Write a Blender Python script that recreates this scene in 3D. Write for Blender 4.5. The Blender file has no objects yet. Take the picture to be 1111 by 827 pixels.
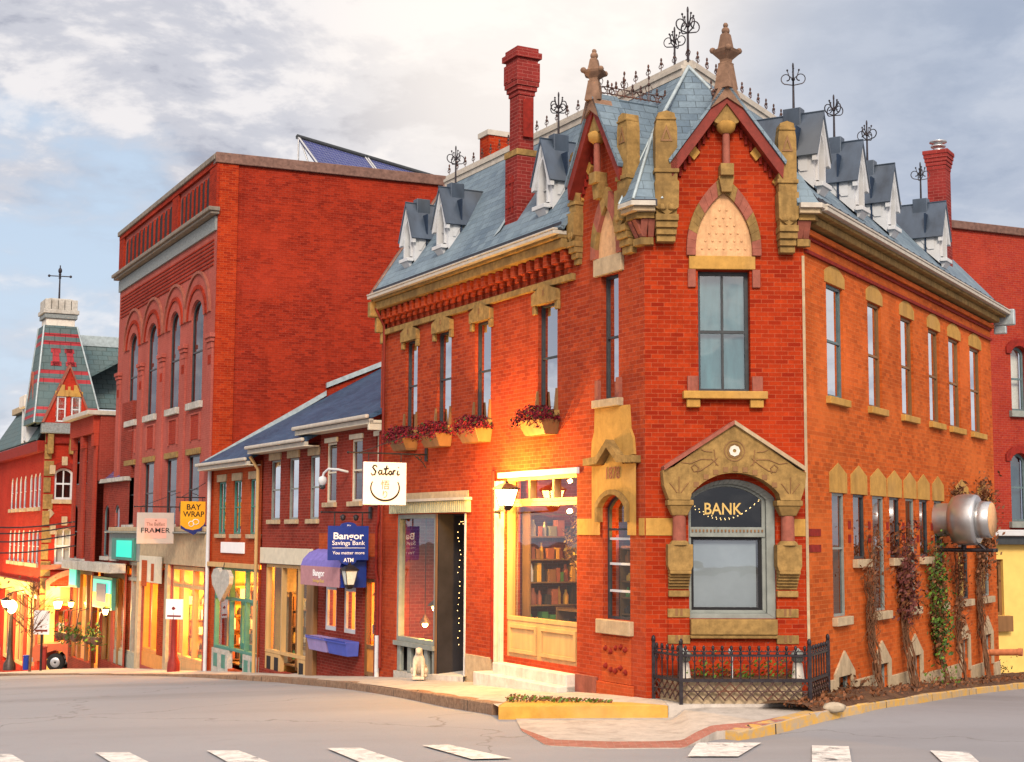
import bpy, bmesh, math, random
import numpy as np
from mathutils import Vector, Matrix
from mathutils.geometry import tessellate_polygon
random.seed(7)
V = Vector
rad = math.radians
S = bpy.context.scene
COL = S.collection

# ------------------------------------------------------------------ camera, sky, sun, exposure
PITCH, ROLL, FPX, CX, CY = 5.9, 0.3, 1600.0, 555.5, 413.5
cam_d = bpy.data.cameras.new('camera')
cam_d.sensor_width = 36; cam_d.lens = 36 * FPX / 1111; cam_d.clip_end = 3000; cam_d.clip_start = 0.1
cam = bpy.data.objects.new('camera', cam_d); COL.objects.link(cam)
_p, _r = rad(PITCH), rad(ROLL)
_fw = V((0, math.cos(_p), math.sin(_p))); _u0 = V((0, -math.sin(_p), math.cos(_p))); _r0 = V((1, 0, 0))
RT = _r0 * math.cos(_r) + _u0 * math.sin(_r); UP = _u0 * math.cos(_r) - _r0 * math.sin(_r); FW = _fw
cam.matrix_world = Matrix(((RT.x, UP.x, -FW.x, 0), (RT.y, UP.y, -FW.y, 0), (RT.z, UP.z, -FW.z, 0), (0, 0, 0, 1)))
S.camera = cam
def ray(px, py): return RT * ((px - CX) / FPX) + UP * ((CY - py) / FPX) + FW

SUN_EL, SUN_AZ = 33.0, 178.0          # azimuth clockwise from +Y: the sun stands low behind the photographer
world = bpy.data.worlds.new('World'); S.world = world; world.use_nodes = True
def build_world():
    nt = world.node_tree; N = nt.nodes; L = nt.links; N.clear()
    out = N.new('ShaderNodeOutputWorld'); bg = N.new('ShaderNodeBackground')
    sky = N.new('ShaderNodeTexSky'); sky.sky_type = 'NISHITA'; sky.sun_disc = False
    sky.sun_elevation = rad(SUN_EL); sky.sun_rotation = rad(SUN_AZ); sky.air_density = 1.0; sky.dust_density = 1.5
    tc = N.new('ShaderNodeTexCoord'); sep = N.new('ShaderNodeSeparateXYZ'); L.new(tc.outputs['Generated'], sep.inputs[0])
    def math_(op, a, b=None, c=None):
        n = N.new('ShaderNodeMath'); n.operation = op
        for i, q in enumerate((a, b, c)):
            if q is None: continue
            if isinstance(q, (int, float)): n.inputs[i].default_value = q
            else: L.new(q, n.inputs[i])
        return n.outputs[0]
    def ramp(f, stops):
        r = N.new('ShaderNodeValToRGB'); r.color_ramp.interpolation = 'EASE'
        while len(r.color_ramp.elements) < len(stops): r.color_ramp.elements.new(0.5)
        for e, (p, c) in zip(r.color_ramp.elements, stops):
            e.position = p; e.color = (c, c, c, 1) if isinstance(c, (int, float)) else (*c, 1)
        L.new(f, r.inputs[0]); return r.outputs[0]
    def mix(f, a, b):
        m = N.new('ShaderNodeMix'); m.data_type = 'RGBA'
        if isinstance(f, (int, float)): m.inputs[0].default_value = f
        else: L.new(f, m.inputs[0])
        for i, q in ((6, a), (7, b)):
            if isinstance(q, tuple): m.inputs[i].default_value = (*q, 1)
            else: L.new(q, m.inputs[i])
        return m.outputs[2]
    zc = math_('MAXIMUM', sep.outputs[2], 0.0)
    k = math_('ADD', zc, 0.42)
    cx = math_('DIVIDE', sep.outputs[0], k); cy = math_('DIVIDE', sep.outputs[1], k)
    cmb = N.new('ShaderNodeCombineXYZ'); L.new(cx, cmb.inputs[0]); L.new(cy, cmb.inputs[1]); L.new(math_('MULTIPLY', zc, 2.2), cmb.inputs[2])
    def noise(scale, detail, off, dist=0.0, rough=0.55):
        mp = N.new('ShaderNodeMapping'); mp.inputs['Location'].default_value = off; L.new(cmb.outputs[0], mp.inputs[0])
        n = N.new('ShaderNodeTexNoise'); n.inputs['Scale'].default_value = scale; n.inputs['Detail'].default_value = detail
        n.inputs['Roughness'].default_value = rough; n.inputs['Distortion'].default_value = dist
        L.new(mp.outputs[0], n.inputs['Vector']); return n.outputs[0]
    def lobe(px, py, p0, p1):
        v = ray(px, py).normalized(); d = N.new('ShaderNodeVectorMath'); d.operation = 'DOT_PRODUCT'; L.new(tc.outputs['Generated'], d.inputs[0]); d.inputs[1].default_value = v
        return ramp(d.outputs['Value'], ((p0, 0.0), (p1, 1.0)))
    big = noise(1.7, 5, (3.6, 1.2, 0), 0.2)
    mid = noise(4.6, 8, (7.7, 0.4, 3), 0.3, 0.58)
    fine = noise(13.0, 6, (1.7, 2.4, 5), 0.2, 0.6)
    cov = math_('ADD', math_('MULTIPLY', big, 0.62), math_('ADD', math_('MULTIPLY', mid, 0.42), math_('MULTIPLY', fine, 0.10)))
    lowleft = lobe(20, 330, 0.978, 0.998)           # a clear pale blue patch low over the downhill street
    cov = math_('SUBTRACT', math_('ADD', cov, 0.16), math_('MULTIPLY', lowleft, 0.19))
    cover = ramp(cov, ((0.50, 0.0), (0.62, 1.0)))
    shade = math_('ADD', math_('MULTIPLY', mid, 0.72), math_('MULTIPLY', fine, 0.34))
    ccol = ramp(shade, ((0.44, (0.43, 0.45, 0.54)), (0.53, (0.66, 0.67, 0.74)), (0.62, (0.95, 0.92, 0.93))))
    # a break in the cloud over the roof ridge glows warm white; the cloud bank on the right is blue grey
    warm = lobe(660, 20, 0.970, 0.998)
    ccol = mix(math_('MULTIPLY', warm, 0.75), ccol, (1.22, 1.12, 1.02))
    rightb = lobe(1150, 170, 0.962, 0.988)
    ccol = mix(math_('MULTIPLY', rightb, 0.78), ccol, mix(shade, (0.27, 0.36, 0.52), (0.64, 0.71, 0.84)))
    skyv = N.new('ShaderNodeMix'); skyv.data_type = 'RGBA'; skyv.blend_type = 'MULTIPLY'; skyv.inputs[0].default_value = 1
    L.new(sky.outputs[0], skyv.inputs[6]); skyv.inputs[7].default_value = (0.10, 0.10, 0.10, 1)
    clear = mix(0.82, skyv.outputs[2], (0.66, 0.80, 0.98))
    allc = mix(cover, clear, ccol)
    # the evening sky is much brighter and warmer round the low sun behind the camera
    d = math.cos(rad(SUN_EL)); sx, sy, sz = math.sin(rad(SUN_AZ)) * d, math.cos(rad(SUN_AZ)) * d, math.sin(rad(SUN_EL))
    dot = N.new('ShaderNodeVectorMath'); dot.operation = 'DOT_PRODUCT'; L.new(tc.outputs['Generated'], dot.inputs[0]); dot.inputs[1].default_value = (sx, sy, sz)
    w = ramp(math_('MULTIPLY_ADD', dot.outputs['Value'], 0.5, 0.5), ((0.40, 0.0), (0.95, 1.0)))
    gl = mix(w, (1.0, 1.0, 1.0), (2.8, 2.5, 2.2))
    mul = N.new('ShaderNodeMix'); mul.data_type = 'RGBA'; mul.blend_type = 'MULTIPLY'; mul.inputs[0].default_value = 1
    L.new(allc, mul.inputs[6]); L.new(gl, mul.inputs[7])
    hz = ramp(zc, ((0.0, 1.0), (0.22, 0.0)))
    fin = mix(math_('MULTIPLY', hz, 0.5), mul.outputs[2], (0.80, 0.88, 0.98))
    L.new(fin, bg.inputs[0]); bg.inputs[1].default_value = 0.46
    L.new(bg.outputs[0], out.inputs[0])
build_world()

sun_d = bpy.data.lights.new('sun', 'SUN'); sun_d.energy = 1.6; sun_d.angle = rad(16); sun_d.color = (1.0, 0.86, 0.70)
sun = bpy.data.objects.new('sun', sun_d); COL.objects.link(sun)
_d = math.cos(rad(SUN_EL))
sun.rotation_euler = V((math.sin(rad(SUN_AZ)) * _d, math.cos(rad(SUN_AZ)) * _d, math.sin(rad(SUN_EL)))).to_track_quat('Z', 'Y').to_euler()
S.view_settings.view_transform = 'Standard'; S.view_settings.look = 'None'; S.view_settings.gamma = 1
S.view_settings.use_curve_mapping = False
S.view_settings.exposure = 1.04
S.cycles.max_bounces = 8; S.cycles.transparent_max_bounces = 16; S.cycles.caustics_reflective = False; S.cycles.caustics_refractive = False
S.cycles.sample_clamp_indirect = 4.0
try: S.cycles.use_denoising = True
except Exception: pass

# ------------------------------------------------------------------ geometry helpers

class Fr:
    """a vertical plane: O (x,y), direction u at ang degrees clockwise from +Y, outward normal n towards the street"""
    def __init__(s, O, ang, flip=False):
        s.O = V((O[0], O[1], 0)); a = rad(ang); s.ang = ang; s.u = V((math.sin(a), math.cos(a), 0)); s.n = V((-s.u.y, s.u.x, 0))
        if s.n.dot(s.O) > 0: s.n = -s.n
        if flip: s.n = -s.n
        s.sg = 1 if (s.u.cross(V((0, 0, 1)))).dot(s.n) > 0 else -1   # +1: u runs to the right as seen from outside
    def P(s, u, z, d=0.0): q = s.O + s.u * u + s.n * d; return V((q.x, q.y, z))
    def px(s, x, y, d=0.0):
        r = ray(x, y); O = s.O + s.n * d; P = r * (O.dot(s.n) / r.dot(s.n)); return (P - O).dot(s.u), P.z
    def r(s, x0, x1, y0, y1, d=0.0):
        """pixel box -> (umin, umax, zmin, zmax)"""
        xm, ym = (x0 + x1) / 2, (y0 + y1) / 2
        a, b = s.px(x0, ym, d)[0], s.px(x1, ym, d)[0]; c, e = s.px(xm, y0, d)[1], s.px(xm, y1, d)[1]
        return min(a, b), max(a, b), min(c, e), max(c, e)

class MB:
    def __init__(s): s.v = []; s.f = []; s.m = []; s.s = []; s.mi = 0
    def add(s, vs, fs, sm=False):
        b = len(s.v); s.v += [V(q) for q in vs]
        for f in fs: s.f.append([b + i for i in f]); s.m.append(s.mi); s.s.append(sm)
    def hexa(s, p):   # 8 points: bottom ring 0-3, top ring 4-7
        s.add(p, [(0, 3, 2, 1), (4, 5, 6, 7), (0, 1, 5, 4), (1, 2, 6, 5), (2, 3, 7, 6), (3, 0, 4, 7)])
    def fb(s, fr, u0, u1, z0, z1, d0, d1):
        s.hexa([fr.P(u0, z0, d0), fr.P(u1, z0, d0), fr.P(u1, z0, d1), fr.P(u0, z0, d1), fr.P(u0, z1, d0), fr.P(u1, z1, d0), fr.P(u1, z1, d1), fr.P(u0, z1, d1)])
    def box(s, c, x, y, z, ang=0.0):   # base centre c, sizes, rotation about z
        ca, sa = math.cos(ang), math.sin(ang); c = V(c)
        P = lambda a, b, h: c + V((a * ca - b * sa, a * sa + b * ca, h))
        s.hexa([P(-x/2, -y/2, 0), P(x/2, -y/2, 0), P(x/2, y/2, 0), P(-x/2, y/2, 0), P(-x/2, -y/2, z), P(x/2, -y/2, z), P(x/2, y/2, z), P(-x/2, y/2, z)])
    def fp(s, fr, pts, d0, d1, sm=False):   # prism of polygon (u,z)
        n = len(pts); A = [fr.P(u, z, d0) for u, z in pts]; B = [fr.P(u, z, d1) for u, z in pts]
        tri = tessellate_polygon([[V((u, z, 0)) for u, z in pts]])
        s.add(A + B, [tuple(t) for t in tri] + [tuple(n + i for i in t) for t in tri])
        s.add(A + B, [(i, (i + 1) % n, n + (i + 1) % n, n + i) for i in range(n)], sm)
    def slab(s, pts, t=0.06):   # polygon in space, thickened along its own normal downward
        pts = [V(p) for p in pts]; n = (pts[1] - pts[0]).cross(pts[2] - pts[0]).normalized()
        if n.z > 0: n = -n
        k = len(pts); B = [p + n * t for p in pts]
        s.add(pts + B, [tuple(range(k)), tuple(range(2 * k - 1, k - 1, -1))] + [(i, (i + 1) % k, k + (i + 1) % k, k + i) for i in range(k)])
    def wall(s, fr, outer, holes=(), t=0.3, d=0.0):   # sheet with holes and reveals of depth t
        loops = [[V((u, z, 0)) for u, z in outer]] + [[V((u, z, 0)) for u, z in h] for h in holes]
        tri = tessellate_polygon(loops); flat = [fr.P(q.x, q.y, d) for l in loops for q in l]
        s.add(flat, [tuple(x) for x in tri])
        for h in list(holes):
            n = len(h); A = [fr.P(u, z, d) for u, z in h]; B = [fr.P(u, z, d - t) for u, z in h]
            s.add(A + B, [(i, (i + 1) % n, n + (i + 1) % n, n + i) for i in range(n)])
    def ring(s, fr, outer, inner, d0, d1, alt=0, mats=(0, 0), close=True):   # solid band between two matching outlines
        n = len(outer); m0 = s.mi
        for i in range(n if close else n - 1):
            j = (i + 1) % n
            if alt: s.mi = mats[(i // alt) % 2]
            s.hexa([fr.P(*outer[i], d0), fr.P(*outer[j], d0), fr.P(*inner[j], d0), fr.P(*inner[i], d0), fr.P(*outer[i], d1), fr.P(*outer[j], d1), fr.P(*inner[j], d1), fr.P(*inner[i], d1)])
        s.mi = m0
    def tube(s, pts, r, n=6, sm=True, cap=True):
        pts = [V(p) for p in pts]; k = len(pts); rr = r if isinstance(r, (list, tuple)) else [r] * k
        vs = []; prev = None
        for i, p in enumerate(pts):
            t = (pts[min(i + 1, k - 1)] - pts[max(i - 1, 0)])
            if t.length < 1e-9: t = V((0, 0, 1))
            t.normalize()
            a = prev - t * prev.dot(t) if prev is not None else t.orthogonal()
            if a.length < 1e-6: a = t.orthogonal()
            a.normalize(); prev = a; b = t.cross(a)
            for q in range(n):
                w = 2 * math.pi * q / n; vs.append(p + (a * math.cos(w) + b * math.sin(w)) * rr[i])
        fs = [(i * n + q, i * n + (q + 1) % n, (i + 1) * n + (q + 1) % n, (i + 1) * n + q) for i in range(k - 1) for q in range(n)]
        s.add(vs, fs, sm)
        if cap: s.add(vs[:n], [tuple(range(n))]); s.add(vs[-n:], [tuple(range(n))])
    def lathe(s, c, prof, n=12, axis=V((0, 0, 1)), sm=True, ph=0.0, sx=1.0):
        c = V(c); axis = V(axis).normalized(); a = axis.orthogonal().normalized()
        if abs(axis.z) > 0.99: a = V((math.cos(ph), math.sin(ph), 0))
        b = axis.cross(a); vs = []
        for r, h in prof:
            for q in range(n):
                w = 2 * math.pi * (q + 0.5) / n; vs.append(c + axis * h + (a * math.cos(w) * sx + b * math.sin(w)) * r)
        k = len(prof)
        s.add(vs, [(i * n + q, i * n + (q + 1) % n, (i + 1) * n + (q + 1) % n, (i + 1) * n + q) for i in range(k - 1) for q in range(n)], sm)
        s.add(vs[:n], [tuple(range(n))]); s.add(vs[-n:], [tuple(range(n))])
    def ball(s, c, r, n=8, m=6, jit=0.0, sq=(1, 1, 1), rng=random):
        c = V(c); vs = [c + V((0, 0, -r * sq[2]))]
        for i in range(1, m):
            th = math.pi * i / m
            for q in range(n):
                ph = 2 * math.pi * q / n; k = r * (1 + rng.uniform(-jit, jit))
                vs.append(c + V((math.sin(th) * math.cos(ph) * k * sq[0], math.sin(th) * math.sin(ph) * k * sq[1], -math.cos(th) * k * sq[2])))
        vs.append(c + V((0, 0, r * sq[2])))
        fs = [(0, 1 + (q + 1) % n, 1 + q) for q in range(n)]
        for i in range(m - 2):
            for q in range(n): fs.append((1 + i * n + q, 1 + i * n + (q + 1) % n, 1 + (i + 1) * n + (q + 1) % n, 1 + (i + 1) * n + q))
        e = len(vs) - 1; fs += [(e, 1 + (m - 2) * n + q, 1 + (m - 2) * n + (q + 1) % n) for q in range(n)]
        s.add(vs, fs, True)
    def leaf(s, c, r, rng=random):
        a = V((rng.gauss(0, 1), rng.gauss(0, 1), rng.gauss(0, 1))).normalized(); b = a.orthogonal().normalized(); d = a.cross(b)
        k = r * rng.uniform(.6, 1.3); c = V(c)
        s.add([c - b * k, c + d * k * .5, c + b * k, c - d * k * .5], [(0, 1, 2, 3)])
    def split(s, name, mats, parent=None, **kw):
        n = len(s.v); par = list(range(n))
        def find(i):
            while par[i] != i: par[i] = par[par[i]]; i = par[i]
            return i
        for f in s.f:
            for i in f[1:]: par[find(i)] = find(f[0])
        isl = {}
        for i in range(n): isl.setdefault(find(i), []).append(i)
        bx = [[ids, [min(s.v[i][k] for i in ids) - .012 for k in range(3)], [max(s.v[i][k] for i in ids) + .012 for k in range(3)]] for ids in isl.values()]
        ch = True
        while ch:
            ch = False
            for x in range(len(bx)):
                for y in range(x + 1, len(bx)):
                    A, B_ = bx[x], bx[y]
                    if all(A[1][k] <= B_[2][k] and B_[1][k] <= A[2][k] for k in range(3)):
                        bx[x] = [A[0] + B_[0], [min(A[1][k], B_[1][k]) for k in range(3)], [max(A[2][k], B_[2][k]) for k in range(3)]]; bx.pop(y); ch = True; break
                if ch: break
        if len(bx) == 1: return s.build(name, mats, parent, **kw)
        out = None
        for ids, _, _ in bx:
            q = MB(); st = set(ids); mp = {}
            for i in ids: mp[i] = len(q.v); q.v.append(s.v[i])
            for f, m_, sm in zip(s.f, s.m, s.s):
                if f[0] in st: q.f.append([mp[i] for i in f]); q.m.append(m_); q.s.append(sm)
            o = q.build(name, mats, parent, **kw); out = out or o
        return out
    def build(s, name, mats, parent=None, kind=None, label=None, cat=None, group=None, bevel=0.0):
        me = bpy.data.meshes.new(name)
        if not isinstance(mats, (list, tuple)): mats = [mats]
        if parent is not None: org = WPOS[parent.name]
        else:
            xs = [p.x for p in s.v]; ys = [p.y for p in s.v]; zs = [p.z for p in s.v]
            org = V(((min(xs) + max(xs)) / 2, (min(ys) + max(ys)) / 2, min(zs)))
        uvs = []
        for f in s.f:
            P = [s.v[i] for i in f]; n = V((0, 0, 0))
            for i in range(1, len(P) - 1): n += (P[i] - P[0]).cross(P[i + 1] - P[0])
            if n.length > 0: n.normalize()
            if abs(n.z) > 0.97 or n.length == 0: t, b = V((1, 0, 0)), V((0, 1, 0))
            else:
                t = V((0, 0, 1)).cross(n).normalized()
                if t.x < -1e-4 or (abs(t.x) <= 1e-4 and t.y < 0): t = -t
                b = n.cross(t)
                if b.z < 0: b = -b
            uvs += [(p.dot(t), p.dot(b)) for p in P]
        me.from_pydata([p - org for p in s.v], [], s.f)
        for m in mats: me.materials.append(m)
        me.polygons.foreach_set('material_index', s.m); me.polygons.foreach_set('use_smooth', s.s)
        uv = me.uv_layers.new(name='UVMap'); uv.data.foreach_set('uv', [c for q in uvs for c in q])
        me.update()
        o = bpy.data.objects.new(name, me); COL.objects.link(o)
        if parent is not None: o.parent = parent
        else: o.location = org
        WPOS[o.name] = org
        if kind: o['kind'] = kind
        if label: o['label'] = label
        if cat: o['category'] = cat
        if group: o['group'] = group
        if bevel > 0:
            bm = o.modifiers.new('bevel', 'BEVEL'); bm.width = bevel; bm.segments = 2; bm.limit_method = 'ANGLE'; bm.angle_limit = rad(40)
        return o
WPOS = {}
def thing(name, label, cat, loc, group=None):
    o = bpy.data.objects.new(name, None); COL.objects.link(o); o.location = loc; o.empty_display_size = 0.2
    o['label'] = label; o['category'] = cat
    if group: o['group'] = group
    WPOS[o.name] = V(loc); return o

# ------------------------------------------------------------------ materials
class NT:
    def __init__(s, name):
        s.mat = bpy.data.materials.new(name); s.mat.use_nodes = True; s.N = s.mat.node_tree.nodes; s.L = s.mat.node_tree.links
        s.N.clear(); s.out = s.N.new('ShaderNodeOutputMaterial'); s.b = s.N.new('ShaderNodeBsdfPrincipled'); s.L.new(s.b.outputs[0], s.out.inputs[0])
    def put(s, q, sock):
        if hasattr(q, 'is_output'): s.L.new(q, sock)
        elif isinstance(q, (tuple, list)) and len(q) == 3 and sock.type == 'RGBA': sock.default_value = (*q, 1)
        else: sock.default_value = q
    def noise(s, scale, detail=4, rough=0.55, vec=None, stretch=None):
        n = s.N.new('ShaderNodeTexNoise'); n.inputs['Scale'].default_value = scale; n.inputs['Detail'].default_value = detail; n.inputs['Roughness'].default_value = rough
        if vec is None: vec = s.N.new('ShaderNodeNewGeometry').outputs['Position']
        if stretch:
            mp = s.N.new('ShaderNodeMapping'); mp.inputs['Scale'].default_value = stretch; s.L.new(vec, mp.inputs[0]); vec = mp.outputs[0]
        s.L.new(vec, n.inputs['Vector']); return n.outputs[0]
    def ramp(s, f, a, b, ca=0.0, cb=1.0):
        m = s.N.new('ShaderNodeMapRange'); m.clamp = True; s.L.new(f, m.inputs[0])
        for i, q in zip((1, 2, 3, 4), (a, b, ca, cb)): m.inputs[i].default_value = q
        return m.outputs[0]
    def mix(s, f, a, b, mode='MIX'):
        m = s.N.new('ShaderNodeMix'); m.data_type = 'RGBA'; m.blend_type = mode
        s.put(f, m.inputs[0]); s.put(a, m.inputs[6]); s.put(b, m.inputs[7]); return m.outputs[2]
    def bump(s, h, st, dist=0.01):
        n = s.N.new('ShaderNodeBump'); n.inputs['Strength'].default_value = st; n.inputs['Distance'].default_value = dist
        s.L.new(h, n.inputs['Height']); s.L.new(n.outputs[0], s.b.inputs['Normal'])
    def fin(s, col, rough=0.7, metal=0.0, spec=0.4):
        s.put(col, s.b.inputs['Base Color']); s.put(rough, s.b.inputs['Roughness']); s.b.inputs['Metallic'].default_value = metal
        s.b.inputs['Specular IOR Level'].default_value = spec; return s.mat

def surf(name, c, rough=0.7, var=0.25, scale=6.0, metal=0.0, spec=0.2, bump=0.15, stain=None, stretch=None):
    t = NT(name); n = t.noise(scale, 6, 0.6, stretch=stretch); n2 = t.noise(scale * 0.17, 3)
    lo = tuple(q * (1 - var) for q in c); hi = tuple(min(1, q * (1 + var)) for q in c)
    col = t.mix(t.ramp(n, .3, .7), lo, hi)
    if stain: col = t.mix(t.ramp(n2, .5, .72, 0, .75), col, stain)
    if name.startswith('stone') or name in ('white_stone', 'concrete', 'ledge'):
        n3 = t.noise(scale * .5, 7, .7, stretch=(1, 1, .15)); col = t.mix(t.ramp(n3, .50, .72, 0, .55), col, tuple(q * .38 for q in c))
        n4 = t.noise(scale * 5, 5, .7); col = t.mix(t.ramp(n4, .5, .8, 0, .4), col, tuple(q * .5 for q in c)); n = t.mix(.5, n, n4)
    if bump: t.bump(n, bump, 0.012)
    return t.fin(col, rough, metal, spec)

def brick(name, c1, c2, mortar, bw=.215, bh=.0716, ms=.0055, blot=(.6, .25, .2), blotk=.35, rough=.8, offs=.5, bmp=.35, soot=None):
    t = NT(name); uv = t.N.new('ShaderNodeUVMap').outputs[0]
    b = t.N.new('ShaderNodeTexBrick'); b.inputs['Scale'].default_value = 1; b.inputs['Brick Width'].default_value = bw; b.inputs['Row Height'].default_value = bh
    b.inputs['Mortar Size'].default_value = ms; b.inputs['Mortar Smooth'].default_value = .2; b.inputs['Bias'].default_value = 0.0; b.offset = offs
    t.L.new(uv, b.inputs['Vector']); t.put(c1, b.inputs['Color1']); t.put(c2, b.inputs['Color2']); t.put(mortar, b.inputs['Mortar'])
    n = t.noise(.7, 5, .6); n2 = t.noise(14, 3); n3 = t.noise(2.3, 6, .65, stretch=(1, 1, .35))
    col = t.mix(t.ramp(n2, .3, .75, 0, .5), b.outputs[0], tuple(q * .45 for q in c1))
    n5 = t.noise(1.6, 7, .7, stretch=(1, 1, .12)); col = t.mix(t.ramp(n5, .52, .72, 0, .35), col, tuple(q * .4 for q in c1)); n6 = t.noise(.28, 4, .6); col = t.mix(t.ramp(n6, .52, .7, 0, .45), col, tuple(min(1, q * 1.35 + .01) for q in c1))
    col = t.mix(t.ramp(n, .45, .75, 0, blotk), col, blot)
    col = t.mix(t.ramp(n3, .56, .8, 0, .4), col, soot or tuple(q * .45 for q in c2))
    h = t.mix(.3, b.outputs[1], n2); inv = t.N.new('ShaderNodeInvert'); t.L.new(h, inv.inputs[1]); t.bump(inv.outputs[0], bmp, .012)
    return t.fin(col, rough, 0, .06)

def glassm(name, tint=(.85, .92, .92), refl=.25, rough=.015):
    t = NT(name); t.N.remove(t.b)
    ge = t.N.new('ShaderNodeNewGeometry'); dt = t.N.new('ShaderNodeVectorMath'); dt.operation = 'DOT_PRODUCT'
    t.L.new(ge.outputs['Normal'], dt.inputs[0]); t.L.new(ge.outputs['Incoming'], dt.inputs[1])
    def mt(op, a, b=None):
        n = t.N.new('ShaderNodeMath'); n.operation = op; t.put(a, n.inputs[0])
        if b is not None: t.put(b, n.inputs[1])
        return n.outputs[0]
    fr = mt('POWER', mt('SUBTRACT', 1.0, mt('ABSOLUTE', dt.outputs['Value'])), 5.0)      # Schlick, the same from both sides
    mr = t.ramp(fr, 0, 1, refl, 1.0)
    tr = t.N.new('ShaderNodeBsdfTransparent'); tr.inputs[0].default_value = (*tint, 1)
    gl = t.N.new('ShaderNodeBsdfGlossy'); gl.inputs['Roughness'].default_value = rough; gl.inputs[0].default_value = (.95, .97, 1, 1)
    n = t.noise(1.3, 2, .4); bp = t.N.new('ShaderNodeBump'); bp.inputs['Strength'].default_value = .06; bp.inputs['Distance'].default_value = .05
    t.L.new(n, bp.inputs['Height']); t.L.new(bp.outputs[0], gl.inputs['Normal'])
    mx = t.N.new('ShaderNodeMixShader'); t.L.new(mr, mx.inputs[0]); t.L.new(tr.outputs[0], mx.inputs[1]); t.L.new(gl.outputs[0], mx.inputs[2])
    t.L.new(mx.outputs[0], t.out.inputs[0]); return t.mat

def emit(name, c, k):
    t = NT(name); t.fin(c, .5); t.put(c, t.b.inputs['Emission Color']); t.b.inputs['Emission Strength'].default_value = k; return t.mat

M = {}
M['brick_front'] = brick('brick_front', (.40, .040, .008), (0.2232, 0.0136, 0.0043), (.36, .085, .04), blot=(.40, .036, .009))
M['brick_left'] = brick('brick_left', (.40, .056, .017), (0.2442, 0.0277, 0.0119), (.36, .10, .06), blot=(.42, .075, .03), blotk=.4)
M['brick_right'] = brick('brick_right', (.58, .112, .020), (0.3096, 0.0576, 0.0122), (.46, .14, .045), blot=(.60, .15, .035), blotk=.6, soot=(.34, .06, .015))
M['brick_tall'] = brick('brick_tall', (.33, .028, .010), (0.165, 0.011, 0.005), (.27, .055, .035), blot=(.36, .035, .012), blotk=.55)
M['brick_pink'] = brick('brick_pink', (.36, .085, .066), (.33, .072, .056), (.38, .13, .10), blot=(.42, .12, .09))
M['brick_brown'] = brick('brick_brown', (.26, .035, .022), (0.156, 0.021, 0.0132), (.30, .11, .085), blot=(.27, .05, .035))
M['brick_orange'] = brick('brick_orange', (.44, .070, .020), (0.308, 0.049, 0.014), (.44, .12, .05), blot=(.46, .11, .03))
M['brick_gothic'] = brick('brick_gothic', (.40, .026, .012), (0.28, 0.0182, 0.0084), (.36, .06, .04), blot=(.40, .05, .025))
M['brick_rear'] = brick('brick_rear', (.34, .040, .018), (.27, .024, .017), (.32, .09, .07), blot=(.32, .045, .028))
M['brick_chimney'] = brick('brick_chimney', (.24, .028, .024), (0.144, 0.0168, 0.0144), (.34, .12, .10), blot=(.26, .04, .035))
M['brick_paving'] = brick('brick_paving', (.42, .17, .13), (.32, .12, .09), (.36, .26, .21), bw=.2, bh=.1, blot=(.4, .2, .16))
M['brick_dark'] = surf('brick_dark', (.20, .014, .008), .75, .3, 9)
M['stone'] = surf('stone', (.27, .165, .055), .85, .32, 9, stain=(.12, .075, .03), bump=.4)
M['stone_warm'] = surf('stone_warm', (.43, .235, .055), .8, .18, 5, stain=(.42, .24, .08), bump=.3)
M['stone_pale'] = surf('stone_pale', (.42, .32, .20), .8, .2, 7, stain=(.36, .26, .17), bump=.3)
M['stone_pink'] = surf('stone_pink', (.27, .085, .058), .8, .2, 8, bump=.3)
M['stone_tan'] = surf('stone_tan', (.60, .34, .17), .8, .15, 12, bump=.5)
M['stone_brown'] = surf('stone_brown', (.22, .13, .085), .85, .3, 8, stain=(.12, .07, .05), bump=.4)
M['ledge'] = surf('ledge', (.20, .17, .14), .8, .3, 7, bump=.3)
M['stone_grey'] = surf('stone_grey', (.42, .40, .36), .8, .25, 9, stain=(.27, .24, .2), bump=.35)
M['granite'] = surf('granite', (.20, .22, .22), .7, .35, 18, bump=.3)
M['concrete'] = surf('concrete', (.44, .39, .34), .85, .14, 5, stain=(.33, .29, .25), bump=.2)
M['white_stone'] = surf('white_stone', (.62, .57, .50), .75, .14, 6, stain=(.42, .36, .3))
M['slate'] = brick('slate', (.175, .235, .285), (.105, .15, .20), (.05, .065, .075), bw=.30, bh=.17, ms=.006, blot=(.22, .29, .33), blotk=.5, rough=.5, bmp=.6, soot=(.09, .12, .16))
M['slate_far'] = brick('slate_far', (.09, .145, .155), (.11, .14, .14), (.05, .07, .07), bw=.5, bh=.35, ms=.02, blot=(.11, .16, .17), rough=.6)
M['slate_red'] = brick('slate_red', (.36, .04, .05), (.30, .035, .045), (.10, .02, .02), bw=.5, bh=.35, ms=.02, blot=(.36, .06, .06), rough=.6)
M['roof_navy'] = brick('roof_navy', (.055, .10, .175), (.03, .06, .115), (.015, .02, .03), bw=.28, bh=.13, ms=.008, blot=(.07, .13, .23), rough=.55, bmp=.6)
M['metal_navy'] = surf('metal_navy', (.045, .065, .095), .38, .45, 2.5, metal=.25, spec=.6, bump=.08, stain=(.09, .10, .11), stretch=(1, 1, .4))
M['lead'] = surf('lead', (.34, .40, .42), .5, .2, 6, metal=.3)
M['gutter'] = surf('gutter', (.44, .40, .34), .55, .15, 6, stain=(.42, .36, .3))
M['snow_guard'] = surf('snow_guard', (.04, .04, .05), .5, .3, 8, metal=.3)
M['copper'] = surf('copper', (.16, .09, .07), .5, .35, 8, metal=.4)
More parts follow.
